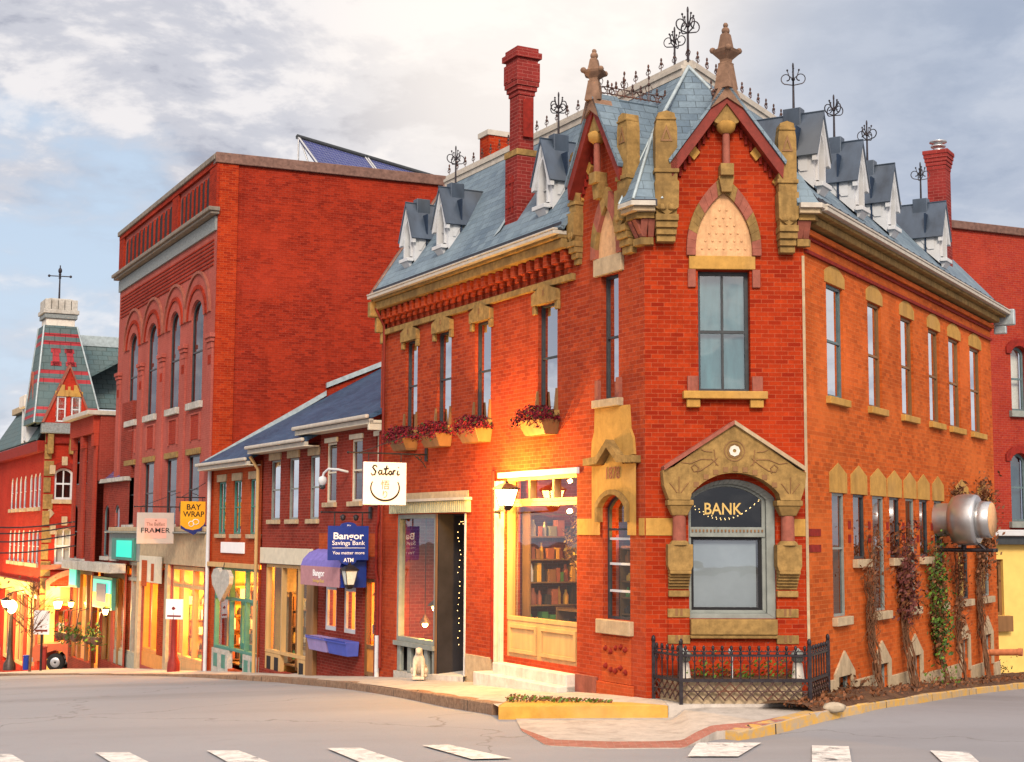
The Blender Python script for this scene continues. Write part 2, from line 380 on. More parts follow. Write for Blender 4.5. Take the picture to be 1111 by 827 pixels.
M['white_paint'] = surf('white_paint', (.52, .54, .56), .5, .10, 5, stain=(.50, .48, .46))
M['cream_paint'] = surf('cream_paint', (.58, .52, .40), .5, .12, 5)
M['grey_paint'] = surf('grey_paint', (.22, .24, .22), .5, .15, 6)
M['sage_paint'] = surf('sage_paint', (.36, .36, .25), .55, .15, 6, stain=(.28, .25, .15))
M['green_paint'] = surf('green_paint', (.06, .20, .16), .45, .15, 6)
M['dark_frame'] = surf('dark_frame', (.045, .05, .055), .4, .2, 8)
M['teal_frame'] = surf('teal_frame', (.10, .15, .16), .45, .2, 8)
M['brown_wood'] = surf('brown_wood', (.20, .10, .04), .5, .25, 5, stretch=(1, 1, .15))
M['tan_wood'] = surf('tan_wood', (.50, .31, .13), .5, .15, 5, stretch=(1, 1, .15))
M['orange_door'] = surf('orange_door', (.60, .24, .05), .45, .12, 5)
M['bargeboard'] = surf('bargeboard', (.17, .022, .014), .55, .25, 8)
M['iron'] = surf('iron', (.035, .03, .035), .45, .4, 12, metal=.5)
M['iron_rust'] = surf('iron_rust', (.075, .045, .04), .6, .5, 14, metal=.3, stain=(.15, .05, .025))
M['steel'] = surf('steel', (.50, .50, .50), .33, .12, 3, metal=.85, spec=.5, bump=.03)
M['asphalt'] = None; M['paint_white'] = None
M['glass'] = glassm('glass', refl=.16)
M['glass_sky'] = glassm('glass_sky', (.55, .62, .66), refl=.55)
M['glass_bright'] = glassm('glass_bright', (.6, .6, .6), refl=.7)
M['glass_dark'] = glassm('glass_dark', (.5, .55, .6), refl=.16)
M['glass_black'] = glassm('glass_black', (.35, .38, .42), refl=.05)
M['glass_shop'] = glassm('glass_shop', (.95, .95, .92), refl=.12)
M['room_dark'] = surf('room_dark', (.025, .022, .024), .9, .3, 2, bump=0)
M['room_navy'] = surf('room_navy', (.02, .035, .065), .9, .3, 2, bump=0)
M['blind_or_dark_room'] = surf('blind_or_dark_room', (.42, .42, .40), .8, .08, 3, bump=0)
M['curtain_teal'] = surf('curtain_teal', (.07, .17, .19), .85, .35, 2.2, bump=.2, stretch=(2, 2, .5))
M['curtain_red'] = surf('curtain_red', (.35, .08, .05), .85, .3, 4, bump=0)
M['screen_grey'] = surf('screen_grey', (.27, .29, .32), .5, .10, 2, bump=0)
M['lace'] = surf('lace', (.60, .62, .58), .8, .15, 25, bump=.2)
M['shop_wall'] = surf('shop_wall', (.70, .40, .10), .8, .15, 2)
M['shop_floor'] = surf('shop_floor', (.32, .20, .10), .6, .2, 3)
M['lamp_warm'] = emit('lamp_warm', (1.0, .66, .18), 14)
M['lamp_soft'] = emit('lamp_soft', (1.0, .60, .16), 3.5)
M['bulb'] = emit('bulb', (1.0, .62, .22), 4)
M['sign_teal'] = emit('sign_teal', (.02, .55, .42), .35)
M['sign_yellow'] = emit('sign_yellow', (.75, .70, .05), .5)
M['headlight'] = emit('headlight', (1.0, .9, .7), 4)
M['purple_cloth'] = surf('purple_cloth', (.17, .14, .42), .8, .12, 8)
M['mauve_cloth'] = surf('mauve_cloth', (.40, .20, .22), .8, .12, 8)
M['blue_sign'] = surf('blue_sign', (.012, .035, .24), .4, .1, 5, bump=0)
M['blue_box'] = surf('blue_box', (.06, .09, .42), .5, .12, 5)
M['lilac_box'] = surf('lilac_box', (.28, .22, .45), .5, .12, 5)
M['white_sign'] = surf('white_sign', (.78, .76, .76), .5, .04, 4, bump=0)
M['letter_white'] = surf('letter_white', (.85, .85, .86), .5, .03, 5, bump=0)
M['letter_black'] = surf('letter_black', (.012, .012, .014), .5, .1, 5, bump=0)
M['letter_brown'] = surf('letter_brown', (.22, .10, .06), .5, .1, 5, bump=0)
M['letter_gold'] = surf('letter_gold', (.62, .42, .14), .4, .1, 5, bump=0, metal=.2)
M['sign_amber'] = surf('sign_amber', (.72, .34, .02), .5, .08, 4, bump=0)
M['sign_navy'] = surf('sign_navy', (.02, .03, .14), .5, .1, 4, bump=0)
M['sign_beige'] = surf('sign_beige', (.46, .40, .36), .5, .06, 4, bump=0)
M['sign_pink'] = surf('sign_pink', (.68, .36, .30), .5, .06, 4, bump=0)
M['flower_red'] = surf('flower_red', (.16, .008, .02), .7, .6, 15)
M['flower_deep'] = surf('flower_deep', (.07, .005, .012), .7, .5, 15)
M['leaf_green'] = surf('leaf_green', (.10, .19, .025), .6, .4, 10)
M['leaf_dark'] = surf('leaf_dark', (.04, .075, .02), .6, .4, 10)
M['leaf_dry'] = surf('leaf_dry', (.18, .07, .03), .7, .45, 10)
M['leaf_purple'] = surf('leaf_purple', (.12, .035, .03), .7, .5, 10)
M['twig'] = surf('twig', (.13, .06, .03), .85, .4, 15)
M['soil'] = surf('soil', (.09, .045, .025), .95, .5, 12, bump=.8, stain=(.16, .09, .04))
M['rock'] = surf('rock', (.36, .30, .22), .85, .3, 7, bump=.6)
M['statue_stone'] = surf('statue_stone', (.52, .45, .36), .85, .2, 14, stain=(.36, .3, .23), bump=.5)
M['yellow_paint'] = surf('yellow_paint', (.55, .29, .05), .7, .22, 4, stain=(.50, .32, .14), bump=.3)
M['yellow_wall'] = surf('yellow_wall', (.74, .50, .14), .75, .07, 3)
M['pipe_red'] = surf('pipe_red', (.48, .16, .07), .5, .25, 8)
M['truck_red'] = surf('truck_red', (.52, .10, .03), .3, .1, 4, spec=.6, bump=0)
M['tyre'] = surf('tyre', (.02, .02, .02), .85, .2, 9)
M['hydrant'] = surf('hydrant', (.20, .022, .018), .5, .2, 6)
M['bin_grey'] = surf('bin_grey', (.45, .43, .42), .6, .1, 5)
M['solar'] = brick('solar', (.05, .06, .20), (.045, .055, .17), (.30, .32, .40), bw=.16, bh=.16, ms=.006, offs=0, blot=(.07, .08, .24), rough=.18, bmp=0)

def joint(t, col):
    b = t.N.new('ShaderNodeTexBrick'); b.inputs['Scale'].default_value = 1; b.inputs['Brick Width'].default_value = 1.7; b.inputs['Row Height'].default_value = 40; b.inputs['Mortar Size'].default_value = .018; b.offset = 0
    t.L.new(t.N.new('ShaderNodeUVMap').outputs[0], b.inputs['Vector']); return t.mix(b.outputs['Fac'], col, (.05, .035, .025))
def road_mats():
    t = NT('asphalt'); n = t.noise(90, 3, .7); n2 = t.noise(.35, 5, .6); n3 = t.noise(3, 6, .6); n4 = t.noise(.9, 3, .5, stretch=(.3, 1, 1))
    col = t.mix(t.ramp(n, .3, .7), (.185, .188, .205), (.265, .268, .288))
    col = t.mix(t.ramp(n2, .4, .65, 0, .35), col, (.28, .28, .295)); col = t.mix(t.ramp(n3, .55, .8, 0, .3), col, (.15, .14, .14))
    vo = t.N.new('ShaderNodeTexVoronoi'); vo.feature = 'DISTANCE_TO_EDGE'; vo.inputs['Scale'].default_value = .16
    mp = t.N.new('ShaderNodeMix'); mp.data_type = 'VECTOR'; mp.inputs[0].default_value = .12
    pos = t.N.new('ShaderNodeNewGeometry').outputs['Position']; nz = t.N.new('ShaderNodeTexNoise'); nz.inputs['Scale'].default_value = .8; nz.inputs['Detail'].default_value = 6
    ad = t.N.new('ShaderNodeVectorMath'); ad.operation = 'MULTIPLY_ADD'; t.L.new(pos, nz.inputs['Vector']); t.L.new(nz.outputs['Color'], ad.inputs[0]); ad.inputs[1].default_value = (2.2, 2.2, 0); t.L.new(pos, ad.inputs[2])
    t.L.new(ad.outputs[0], vo.inputs['Vector'])
    col = t.mix(t.ramp(vo.outputs['Distance'], 0, .006, .8, 0), col, (.07, .065, .065))
    n8 = t.noise(260, 2, .6); col = t.mix(t.ramp(n8, .35, .7, 0, .5), col, (.36, .35, .35)); n9 = t.noise(.22, 3, .5, stretch=(.25, 1.6, 1)); col = t.mix(t.ramp(n9, .5, .68, 0, .4), col, (.16, .152, .155)); t.bump(n, .5, .008); M['asphalt'] = t.fin(col, .8, 0, .35)
    t = NT('paint_white'); n = t.noise(6, 7, .7); n2 = t.noise(60, 3)
    col = t.mix(t.ramp(n, .40, .62, 0, .75), (.72, .70, .66), (.36, .345, .335)); col = t.mix(t.ramp(n2, .5, .8, 0, .5), col, (.35, .33, .32))
    n7 = t.noise(2.2, 8, .75); t.L.new(t.ramp(n7, .56, .66, 1, .12), t.b.inputs['Alpha']); t.bump(n2, .2, .004); M['paint_white'] = t.fin(col, .7)
    t = NT('kerb_granite'); n = t.noise(14, 6, .65); n2 = t.noise(1.2, 4, stretch=(1, 1, 3))
    col = t.mix(t.ramp(n, .3, .72), (.13, .07, .04), (.33, .21, .13)); col = t.mix(t.ramp(n2, .5, .7, 0, .5), col, (.22, .09, .04)); col = joint(t, col)
    t.bump(n, .7, .02); M['kerb_granite'] = t.fin(col, .85)
    t = NT('kerb_yellow'); n = t.noise(5, 7, .7)
    col = joint(t, t.mix(t.ramp(n, .42, .60, 0, .9), (.56, .31, .05), (.36, .29, .21))); t.bump(n, .5, .015); M['kerb_yellow'] = t.fin(col, .8)
road_mats()

# ------------------------------------------------------------------ shared builders
def outline(u0, u1, z0, z1, arch=None, rise=0.0, n=7):
    """closed outline from bottom-left, clockwise in (u,z): up the u0 side, over the head, down the u1 side"""
    if not arch: return [(u0, z0), (u0, z1), (u1, z1), (u1, z0)]
    a = (u1 - u0) / 2; sp = z1 - rise; um = (u0 + u1) / 2; pts = [(u0, z0)]; half = []
    if arch == 'point':
        R = (a * a + rise * rise) / (2 * a); th = math.asin(min(1, rise / R)) if rise <= R else math.pi - math.asin(rise / R)
        th = math.acos(max(-1, min(1, (R - a) / R)))
        half = [(u0 + R - R * math.cos(th * i / n), sp + R * math.sin(th * i / n)) for i in range(n + 1)]
    elif arch == 'seg':
        R = (a * a + rise * rise) / (2 * rise); th = math.asin(a / R)
        half = [(um - R * math.sin(th * (1 - i / n)), z1 - R + R * math.cos(th * (1 - i / n))) for i in range(n + 1)]
    else:
        half = [(um - a * math.cos(math.pi / 2 * i / n), sp + rise * math.sin(math.pi / 2 * i / n)) for i in range(n + 1)]
    return pts + half + [(2 * um - u, z) for u, z in reversed(half[:-1])] + [(u1, z0)]

def window(fr, b, par, frame, glass='glass_sky', back='room_dark', rec=.14, w=.055, rail=.5, mull=(), arch=None, rise=0.0, bd=.25, name='window', d=0.0, ft=.06, backname='blind_or_dark_room', bspan=(0, 1)):
    u0, u1, z0, z1 = b
    O = outline(u0, u1, z0, z1, arch, rise); I = outline(u0 + w, u1 - w, z0 + w, z1 - w, arch, max(rise - w * .4, .01))
    D = d - rec; mb = MB(); mb.ring(fr, O, I, D - ft, D)
    if rail: zz = z0 + (z1 - z0) * rail; mb.fb(fr, u0 + w * .5, u1 - w * .5, zz - w * .4, zz + w * .4, D - ft * .9, D - .004)
    for m in mull:
        um = u0 + (u1 - u0) * m; top = z1 - (rise * .35 if arch else 0); mb.fb(fr, um - w * .3, um + w * .3, z0 + w * .5, top - w * .5, D - ft * .8, D - .006)
    f = mb.build(name, M[frame], par)
    g = MB(); P = outline(u0 + w * .6, u1 - w * .6, z0 + w * .6, z1 - w * .6, arch, max(rise - w * .3, .01))
    tri = tessellate_polygon([[V((p[0], p[1], 0)) for p in P]]); g.add([fr.P(p[0], p[1], D - ft * .55) for p in P], [tuple(t) for t in tri])
    g.build('pane', M[glass], f)
    if back:
        k = MB(); zb, zt = z0 + (z1 - z0) * bspan[0], z0 + (z1 - z0) * bspan[1]
        k.fb(fr, u0 - .05, u1 + .05, zb - .03, zt + .03, D - bd - .03, D - bd)
        k.build(backname, M[back], f)  # near-black sheets carry the shade of unlit rooms in their colour
        if bspan != (0, 1):
            k = MB(); k.fb(fr, u0 - .3, u1 + .3, z0 - .1, z1 + .1, D - bd - .5, D - bd - .45); k.build('room_wall', M['room_dark'], f)
    return f

def text(body, fr, u, z, w, h, mat, parent, d, name='lettering', shear=0.0, depth=.006, mirror=False, font=None, bold=0.0):
    """lettering centred at (u,z) on a frame, fitted to w x h"""
    cu = bpy.data.curves.new(name, 'FONT'); cu.body = body; cu.align_x = 'CENTER'; cu.size = 1; cu.shear = shear; cu.offset = bold; cu.resolution_u = 3
    tmp = bpy.data.objects.new('tmp', cu); COL.objects.link(tmp)
    dg = bpy.context.evaluated_depsgraph_get(); me = bpy.data.meshes.new_from_object(tmp.evaluated_get(dg))
    bpy.data.objects.remove(tmp)
    if not len(me.vertices): return None
    xs = [v.co.x for v in me.vertices]; ys = [v.co.y for v in me.vertices]
    x0, x1, y0, y1 = min(xs), max(xs), min(ys), max(ys); mb = MB(); sg = fr.sg
    vs = [fr.P(u + sg * ((v.co.x - x0) / (x1 - x0) - .5) * w, z + ((v.co.y - y0) / (y1 - y0) - .5) * h, d) for v in me.vertices]
    mb.add(vs, [tuple(p.vertices) for p in me.polygons]); bpy.data.meshes.remove(me)
    # give the letters a little thickness
    k = len(vs); edges = {}
    for f in mb.f:
        for i in range(len(f)):
            e = (f[i], f[(i + 1) % len(f)]); key = tuple(sorted(e)); edges[key] = edges.get(key, 0) + 1
    mb.v += [p - fr.n * depth for p in mb.v[:k]]
    for (a, b2), c in edges.items():
        if c == 1: mb.f.append([a, b2, b2 + k, a + k]); mb.m.append(0); mb.s.append(False)
    return mb.build(name, M[mat], parent)

def lamp_light(loc, watts, color=(1, .55, .16), size=.08, name='lamp_light'):
    l = bpy.data.lights.new(name, 'POINT'); l.energy = watts; l.color = color; l.shadow_soft_size = size
    o = bpy.data.objects.new(name, l); COL.objects.link(o); o.location = loc; return o

def shop_room(fr, b, par, depth=2.6, d=-.25, wall='shop_wall', floor='shop_floor'):
    """the lit room behind a shop window: back, two sides, ceiling and floor"""
    u0, u1, z0, z1 = b; mb = MB(); t = .04; D0, D1 = d, d - depth
    mb.fb(fr, u0 - t, u0, z0, z1, D1, D0); mb.fb(fr, u1, u1 + t, z0, z1, D1, D0); mb.fb(fr, u0 - t, u1 + t, z0, z1 + t, D1 - t, D1)
    mb.fb(fr, u0 - t, u1 + t, z1, z1 + t, D1, D0); o = mb.build('shop_interior', M[wall], par)
    f = MB(); f.fb(fr, u0 - t, u1 + t, z0 - t, z0 - .002, D1 - t, D0); f.build('shop_floor', M[floor], o); return o

GOODS = [surf('goods_%s' % n, c, .6, .15, 6, bump=0) for n, c in (('red', (.34, .10, .05)), ('white', (.7, .66, .6)), ('blue', (.22, .21, .22)), ('green', (.08, .22, .06)), ('brown', (.25, .11, .04)), ('amber', (.6, .32, .05)), ('dark', (.04, .03, .03)))]
def shelf(fr, u, z, w, h, depth, d, label, rows=4, group=None, rng=None):
    """a shop shelf with goods"""
    rng = rng or random.Random(int(u * 100) + int(z * 10)); t = thing('display_shelf', label, 'shelf', fr.P(u, z, d), group)
    mb = MB()
    for s_ in (-1, 1): mb.fb(fr, u + s_ * w / 2 - .015, u + s_ * w / 2 + .015, z, z + h, d - depth, d)
    for i in range(rows + 1): zz = z + .05 + (h - .1) * i / rows; mb.fb(fr, u - w / 2 + .016, u + w / 2 - .016, zz - .012, zz + .012, d - depth + .003, d - .003)
    mb.build('rack', M['brown_wood'], t)
    for i in range(rows):
        g = MB(); zz = z + .05 + (h - .1) * i / rows + .014; x = u - w / 2 + .06
        while x < u + w / 2 - .1:
            ww = rng.uniform(.06, .16); hh = rng.uniform(.4, .85) * (h - .1) / rows; g.mi = rng.randrange(len(GOODS))
            if rng.random() < .5: g.fb(fr, x, x + ww, zz, zz + hh, d - depth * .8, d - .05)
            else: g.lathe(fr.P(x + ww / 2, zz, d - depth / 2), [(ww / 2, 0), (ww / 2, hh * .6), (ww * .25, hh * .8), (ww * .22, hh)], 8)
            x += ww + rng.uniform(.01, .06)
        if g.v: g.build('goods', GOODS, t)
    return t

def end_shelf(fr, uend, z, h, label, d0=-.35, w=1.3, rows=5, depth=.25, seed=0):
    """shelf standing against the far end wall of a shop, facing back along the street"""
    F = Fr(fr.P(uend, 0, d0), fr.ang + 90); return shelf(F, w / 2 + .05, z, w, h, depth, depth + .06, label, rows, rng=random.Random(seed or int(uend * 37)))
def pendant(loc, drop, label, w=40, group=None, mat='lamp_warm', r=.1):
    x, y, z = loc; t = thing('pendant_lamp', label, 'lamp', (x, y, z), group)
    a = MB(); a.tube([(x, y, z), (x, y, z + drop)], .008, 5); a.build('cord', M['iron'], t)
    a = MB(); a.lathe((x, y, z), [(r * 1.5, 0), (r * 1.2, .05), (r * .4, .16), (.02, .18)], 12); a.build('lamp_shade', M['copper'], t)
    a = MB(); a.ball((x, y, z - .03), r * .8, 10, 6); a.build('bulb', M[mat], t)
    o = lamp_light((x, y, z - .22), w * .55, (1, .44, .08), .1); o.parent = t; o.location = (0, 0, -.22)
    return t

# ------------------------------------------------------------------ ground surfaces
C0 = ray(701, 760); C0 = C0 * (24 / C0.y)
L = Fr(C0, -28); T = Fr(C0, 88)
TW = T.px(878, 700)[0]; C1 = T.P(TW, 0); R = Fr(C1, 31)
LL = 10.75; RL = 13.0                      # lengths of the bank's two long walls
C3 = L.P(LL, 0); C2 = R.P(RL, 0)
class TPS:
    def __init__(s, pts, lam=.05):
        A = np.array([(p[0], p[1]) for p in pts], float); z = np.array([p[2] for p in pts], float); n = len(A); s.A = A
        K = s.k(A, A) + lam * np.eye(n); P = np.c_[np.ones(n), A]
        s.w = np.linalg.solve(np.block([[K, P], [P.T, np.zeros((3, 3))]]), np.r_[z, 0, 0, 0])
    def k(s, a, b):
        r2 = ((a[:, None, :] - b[None, :, :]) ** 2).sum(-1); return np.where(r2 > 1e-9, r2 * np.log(np.maximum(r2, 1e-9)), 0) * .5
    def __call__(s, x, y):
        q = np.array([[x, y]], float); return float((s.k(q, s.A) @ s.w[:-3])[0] + s.w[-3] + s.w[-2] * x + s.w[-1] * y)
sp = []
for u, z in ((0, -2.62), (2.17, -2.72), (5.14, -2.86), (10.6, -3.2), (15, -3.55), (19.8, -3.88), (23.9, -4.18), (35.6, -5.05), (53, -6.5), (75, -8.3)):
    for d, dz in ((0, 0), (1.5, -.03), (4, -.09)): p = L.P(u, z + dz, d); sp.append(tuple(p))
for u, z in ((0, -2.62), (1.3, -2.62)): p = T.P(u, z); sp.append(tuple(p)); p = T.P(u, z - .12, 3); sp.append(tuple(p))
for u, z in ((.3, -2.62), (1.2, -2.66), (6.5, -2.98), (13, -3.34), (22, -3.9)):
    for d, dz in ((0, 0), (2, -.04)): p = R.P(u, z + dz, d); sp.append(tuple(p))
HS = TPS(sp, .3)
def ghit(px, py, H):
    r = ray(px, py); a, b = 8.0, 140.0
    f = lambda t: r.z * t - H(r.x * t, r.y * t)
    for _ in range(50):
        m = (a + b) / 2
        if f(m) > 0: a = m
        else: b = m
    return r * a
def drop(P, px, py):
    """the point straight below P that shows at image row py"""
    r = ray(px, py); t = math.hypot(P.x, P.y) / math.hypot(r.x, r.y); return V((P.x, P.y, r.z * t))
KM = [(-30, 731.5, 733), (60, 731, 732.5), (162, 731.5, 733.5), (230, 732.5, 736), (302, 734.5, 740.5), (378, 740.5, 748), (448, 750, 759.5), (499, 758, 770), (534.5, 764, 776)]
KR = [(800, 795, 803.5), (830, 787.5, 799), (885, 773.5, 785), (934, 765, 774), (995, 755.5, 763.5), (1055, 747, 753.5), (1111, 741, 747), (1190, 733, 738)]
km = [ghit(x, y, HS) for x, y, _ in KM]; kmb = [drop(P, x, yb) for P, (x, _, yb) in zip(km, KM)]
kr = [ghit(x, y, HS) for x, y, _ in KR]; krb = [drop(P, x, yb) for P, (x, _, yb) in zip(kr, KR)]
yk = [ghit(x, 767.5 - (x - 541) / 184 * 1.2, HS) for x in (541, 600, 660, 725)]
ykb = [drop(P, x, 781 - (x - 541) / 184 * 1.2) for P, x in zip(yk, (541, 600, 660, 725))]
rp = [tuple(p) for p in kmb[1:] + krb + ykb] + [(0, 0, -2.35), (-10, 6, -2.7), (12, 8, -2.6), (-30, 30, -4.6), (30, 20, -2.9), (0, -30, -2.2), (-40, 60, -7.0)]
HR = TPS(rp, .05)
# ------------------------------------------------------------------ the setting
def resample(P, step):
    out = [P[0]]
    for a, b in zip(P, P[1:]):
        k = max(1, int((b - a).length / step))
        out += [a.lerp(b, i / k) for i in range(1, k + 1)]
    return out
def polyidx(P, t):
    q = t * (len(P) - 1); i = min(int(q), len(P) - 2); return P[i].lerp(P[i + 1], q - i)
def clampz(z): return max(-10.5, min(-2.0, z))

mb = MB(); mb.add([(-1500, -600, -14), (1500, -600, -14), (1500, 2500, -14), (-1500, 2500, -14)], [(0, 1, 2, 3)])
g = mb.build('ground', surf('ground_earth', (.16, .14, .12), .9, .2, .5), kind='structure')
xs = [x * 1.0 for x in range(-75, -14)] + [-14 + .35 * i for i in range(80)] + [14 + i * 1.0 for i in range(48)]; ys = [y * 1.0 for y in range(-25, 14)] + [14 + .35 * i for i in range(60)] + [35 + i * 1.0 for i in range(70)]
mb = MB(); mb.add([(x, y, clampz(HR(x, y))) for y in ys for x in xs], [(j * len(xs) + i, j * len(xs) + i + 1, (j + 1) * len(xs) + i + 1, (j + 1) * len(xs) + i) for j in range(len(ys) - 1) for i in range(len(xs) - 1)], True)
mb.build('road', M['asphalt'], kind='structure')

# main street sidewalk: strips from the wall line to the kerb
K = resample(km + yk, .8); rows = 6; mb = MB(); vs = []
EPS = .006
nk = len(K)
for p in K:
    u = (p - L.O).dot(L.u)
    if u > .05: base = L.P(max(u, 0), 0, -.35)
    else:
        ut = max(0, min(TW, (p - T.O).dot(T.u))); base = T.P(ut, 0, -.35)
    for j in range(rows + 1):
        q = base.lerp(V((p.x, p.y, 0)), j / rows); vs.append(V((q.x, q.y, HS(q.x, q.y) + EPS)))
mb.add(vs, [(i * (rows + 1) + j, i * (rows + 1) + j + 1, (i + 1) * (rows + 1) + j + 1, (i + 1) * (rows + 1) + j) for i in range(nk - 1) for j in range(rows)], True)
mb.build('sidewalk', M['concrete'], kind='structure')
# the bit of sidewalk between the yellow kerb and the railing, and along the front of the tower
fl = [ghit(x, y, HS) for x, y in ((725, 766), (762, 765), (830, 765), (880, 765), (912, 763))]
mb = MB(); vs = []
for p in resample(fl, .4):
    ut = max(0, min(TW, (p - T.O).dot(T.u))); base = T.P(ut, 0, -.3)
    for j in range(4): q = base.lerp(V((p.x, p.y, 0)), min(j, 2) / 2); vs.append(V((q.x, q.y, HS(q.x, q.y) + EPS - (.4 if j == 3 else 0))))
n = len(vs) // 4
mb.add(vs, [(i * 4 + j, i * 4 + j + 1, (i + 1) * 4 + j + 1, (i + 1) * 4 + j) for i in range(n - 1) for j in range(3)], True)
mb.build('sidewalk', M['concrete'], kind='structure')

# kerbs
def kerb(name, top, bot, mat, w=.17, up=.012):
    mb = MB(); top = list(top); bot = list(bot); n = len(top)
    for i in range(n):
        t = (top[min(i + 1, n - 1)] - top[max(i - 1, 0)]); t.z = 0; t.normalize(); s = V((-t.y, t.x, 0))
        if s.dot(-top[i]) > 0: s = -s        # inwards, away from the camera
        a = V(top[i]); a.z += up; b = V(bot[i]); b.z -= .08; b2 = b - s * .02; c = a + s * w; d = V(c); d.z -= .3
        mb.v += [b2, a - s * .012 - V((0, 0, .018)), a + s * .012, c, d]
        if i: o = (i - 1) * 5; mb.f += [[o + k, o + k + 1, o + k + 6, o + k + 5] for k in range(4)]; mb.m += [0] * 4; mb.s += [False] * 4
    mb.f += [[0, 1, 2, 3, 4], [5 * n - 5 + k for k in range(5)]]; mb.m += [0, 0]; mb.s += [False, False]
    return mb.build(name, M[mat], kind='structure')
def dens(P, Q, k=6):
    A, B = [], []
    for i in range(len(P) - 1):
        for j in range(k): f = j / k; w = random.uniform(-.012, .012); A.append(P[i].lerp(P[i + 1], f) + V((0, 0, w * .5))); B.append(Q[i].lerp(Q[i + 1], f) + V((w, w, 0)))
    return A + [P[-1]], B + [Q[-1]]
kerb('kerb', *dens(km, kmb), 'kerb_granite', .22)
kerb('kerb', *dens(kr, krb), 'kerb_yellow', .2)

# the corner apron, sloping from the sidewalk down to the road
def lift(P, h): return V((P.x, P.y, P.z + h))
back = [V(q) for q in ykb] + [lift(fl[0].lerp(fl[1], .15), -.02)] + [fl[i] for i in (1, 2, 3, 4)]
front = [ghit(566, 794, HR), ghit(593, 810, HR), ghit(660, 813, HR), ghit(742, 812.5, HR), kr[0] + V((-.30, .05, 0)), kr[0].lerp(kr[1], .7), kr[2].lerp(kr[1], .2), kr[2].lerp(kr[3], .6)]
_c = T.P(1.3, 0, -1.5); back = [lift(q + (V((_c.x, _c.y, q.z)) - q).normalized() * (.5 if i_ > 3 else .3), -.03 if i_ > 3 else 0) for i_, q in enumerate(back)]
N_ = 60; RW = [0, .15, .3, .45, .58, .70, .81, 1.0]; P_ = []
for i in range(N_):
    a, b = polyidx(back, i / (N_ - 1)), polyidx(front, i / (N_ - 1)); row = []
    for f in RW: q = a.lerp(b, f); q.z = max(q.z, HR(q.x, q.y) + .004) if i < N_ * .62 else q.z; row.append(lift(q, .010))
    P_.append(row)
for name, mt, r0, r1 in (('apron_pavement', 'concrete', 0, 6), ('brick_paving', 'brick_paving', 6, 7)):
    mb = MB(); k = r1 - r0 + 1
    mb.add([q for row in P_ for q in row[r0:r1 + 1]], [(i * k + j, i * k + j + 1, (i + 1) * k + j + 1, (i + 1) * k + j) for i in range(N_ - 1) for j in range(k - 1)], False)
    mb.build(name, M[mt], kind='structure')
# an edge below the front of the apron so that it rests on the road
mb = MB(); mb.add([q for row in P_ for q in (row[7], lift(row[7], -.3))], [(2 * i, 2 * i + 1, 2 * i + 3, 2 * i + 2) for i in range(N_ - 1)]); mb.build('apron_pavement', M['concrete'], kind='structure')

# planting bed along the right wall
KB = resample(kr[2:], .5); mb = MB(); vs = []
for p in KB:
    u = (p - R.O).dot(R.u); base = R.P(u, 0, -.3)
    for j in range(6):
        q = base.lerp(V((p.x, p.y, 0)), j / 5); z = HS(q.x, q.y) + (random.uniform(-.01, .07) + .05 if 0 < j < 5 else (.06 if j == 0 else .0)); vs.append(V((q.x, q.y, z)))
n = len(KB); mb.add(vs, [(i * 6 + j, i * 6 + j + 1, (i + 1) * 6 + j + 1, (i + 1) * 6 + j) for i in range(n - 1) for j in range(5)], True)
mb.build('soil_bed', M['soil'], kind='structure')

# crosswalk stripes, painted on the road
STR = [((-60, 822), (-20, 822), (0, 836), (-45, 836)), ((-10, 820), (12, 820), (36, 834), (-2, 836)), ((103, 818), (140, 818), (172, 834), (128, 834)), ((224, 816), (259, 816), (306, 834), (256, 834)), ((354, 813.5), (391, 813), (448, 832), (398, 832)),
       ((458, 810.3), (487, 809.8), (555, 824.5), (512, 825.5)), ((756, 807.5), (826, 807.5), (801, 822.5), (746, 822.5)), ((881, 810.5), (921, 811.5), (924, 829), (881, 829)), ((1009, 816), (1051, 818), (1066, 832), (1026, 832))]
for q in STR:
    P = [ghit(x, y, HR) for x, y in q]; mb = MB(); vs = []; k = 7
    for i in range(k):
        for j in range(k):
            a = P[0].lerp(P[1], i / (k - 1)).lerp(P[3].lerp(P[2], i / (k - 1)), j / (k - 1)); vs.append(V((a.x, a.y, HR(a.x, a.y) + .022)))
    mb.add(vs, [(i * k + j, i * k + j + 1, (i + 1) * k + j + 1, (i + 1) * k + j) for i in range(k - 1) for j in range(k - 1)], True)
    mb.build('crosswalk_stripe', M['paint_white'], kind='structure')

# yellow concrete kerb block at the corner
t = thing('corner_kerb', 'low yellow painted concrete kerb with weeds on top at the street corner', 'kerb', yk[0].lerp(yk[-1], .5))
bkp = [ghit(553, 761.5, HS), ghit(600, 762.3, HS), ghit(640, 763, HS), ghit(684, 764, HS)]
mb = MB(); n = len(yk)
for i in range(n):
    a = lift(yk[i], .015); c = lift(bkp[i], .03) if i < n - 1 else lift(bkp[i], .03)
    b = V(ykb[i]); b.z -= .05; d = V(c); d.z -= .3; mb.v += [b, a, c, d]
    if i: o = (i - 1) * 4; mb.f += [[o + k, o + (k + 1) % 4, o + 4 + (k + 1) % 4, o + 4 + k] for k in range(4)]; mb.m += [0] * 4; mb.s += [False] * 4
mb.f += [[0, 1, 2, 3], [4 * n - 4 + k for k in range(4)]]; mb.m += [0, 0]; mb.s += [False] * 2
mb.build('kerb_block', M['yellow_paint'], t, bevel=.012)
mb = MB(); rng = random.Random(3)
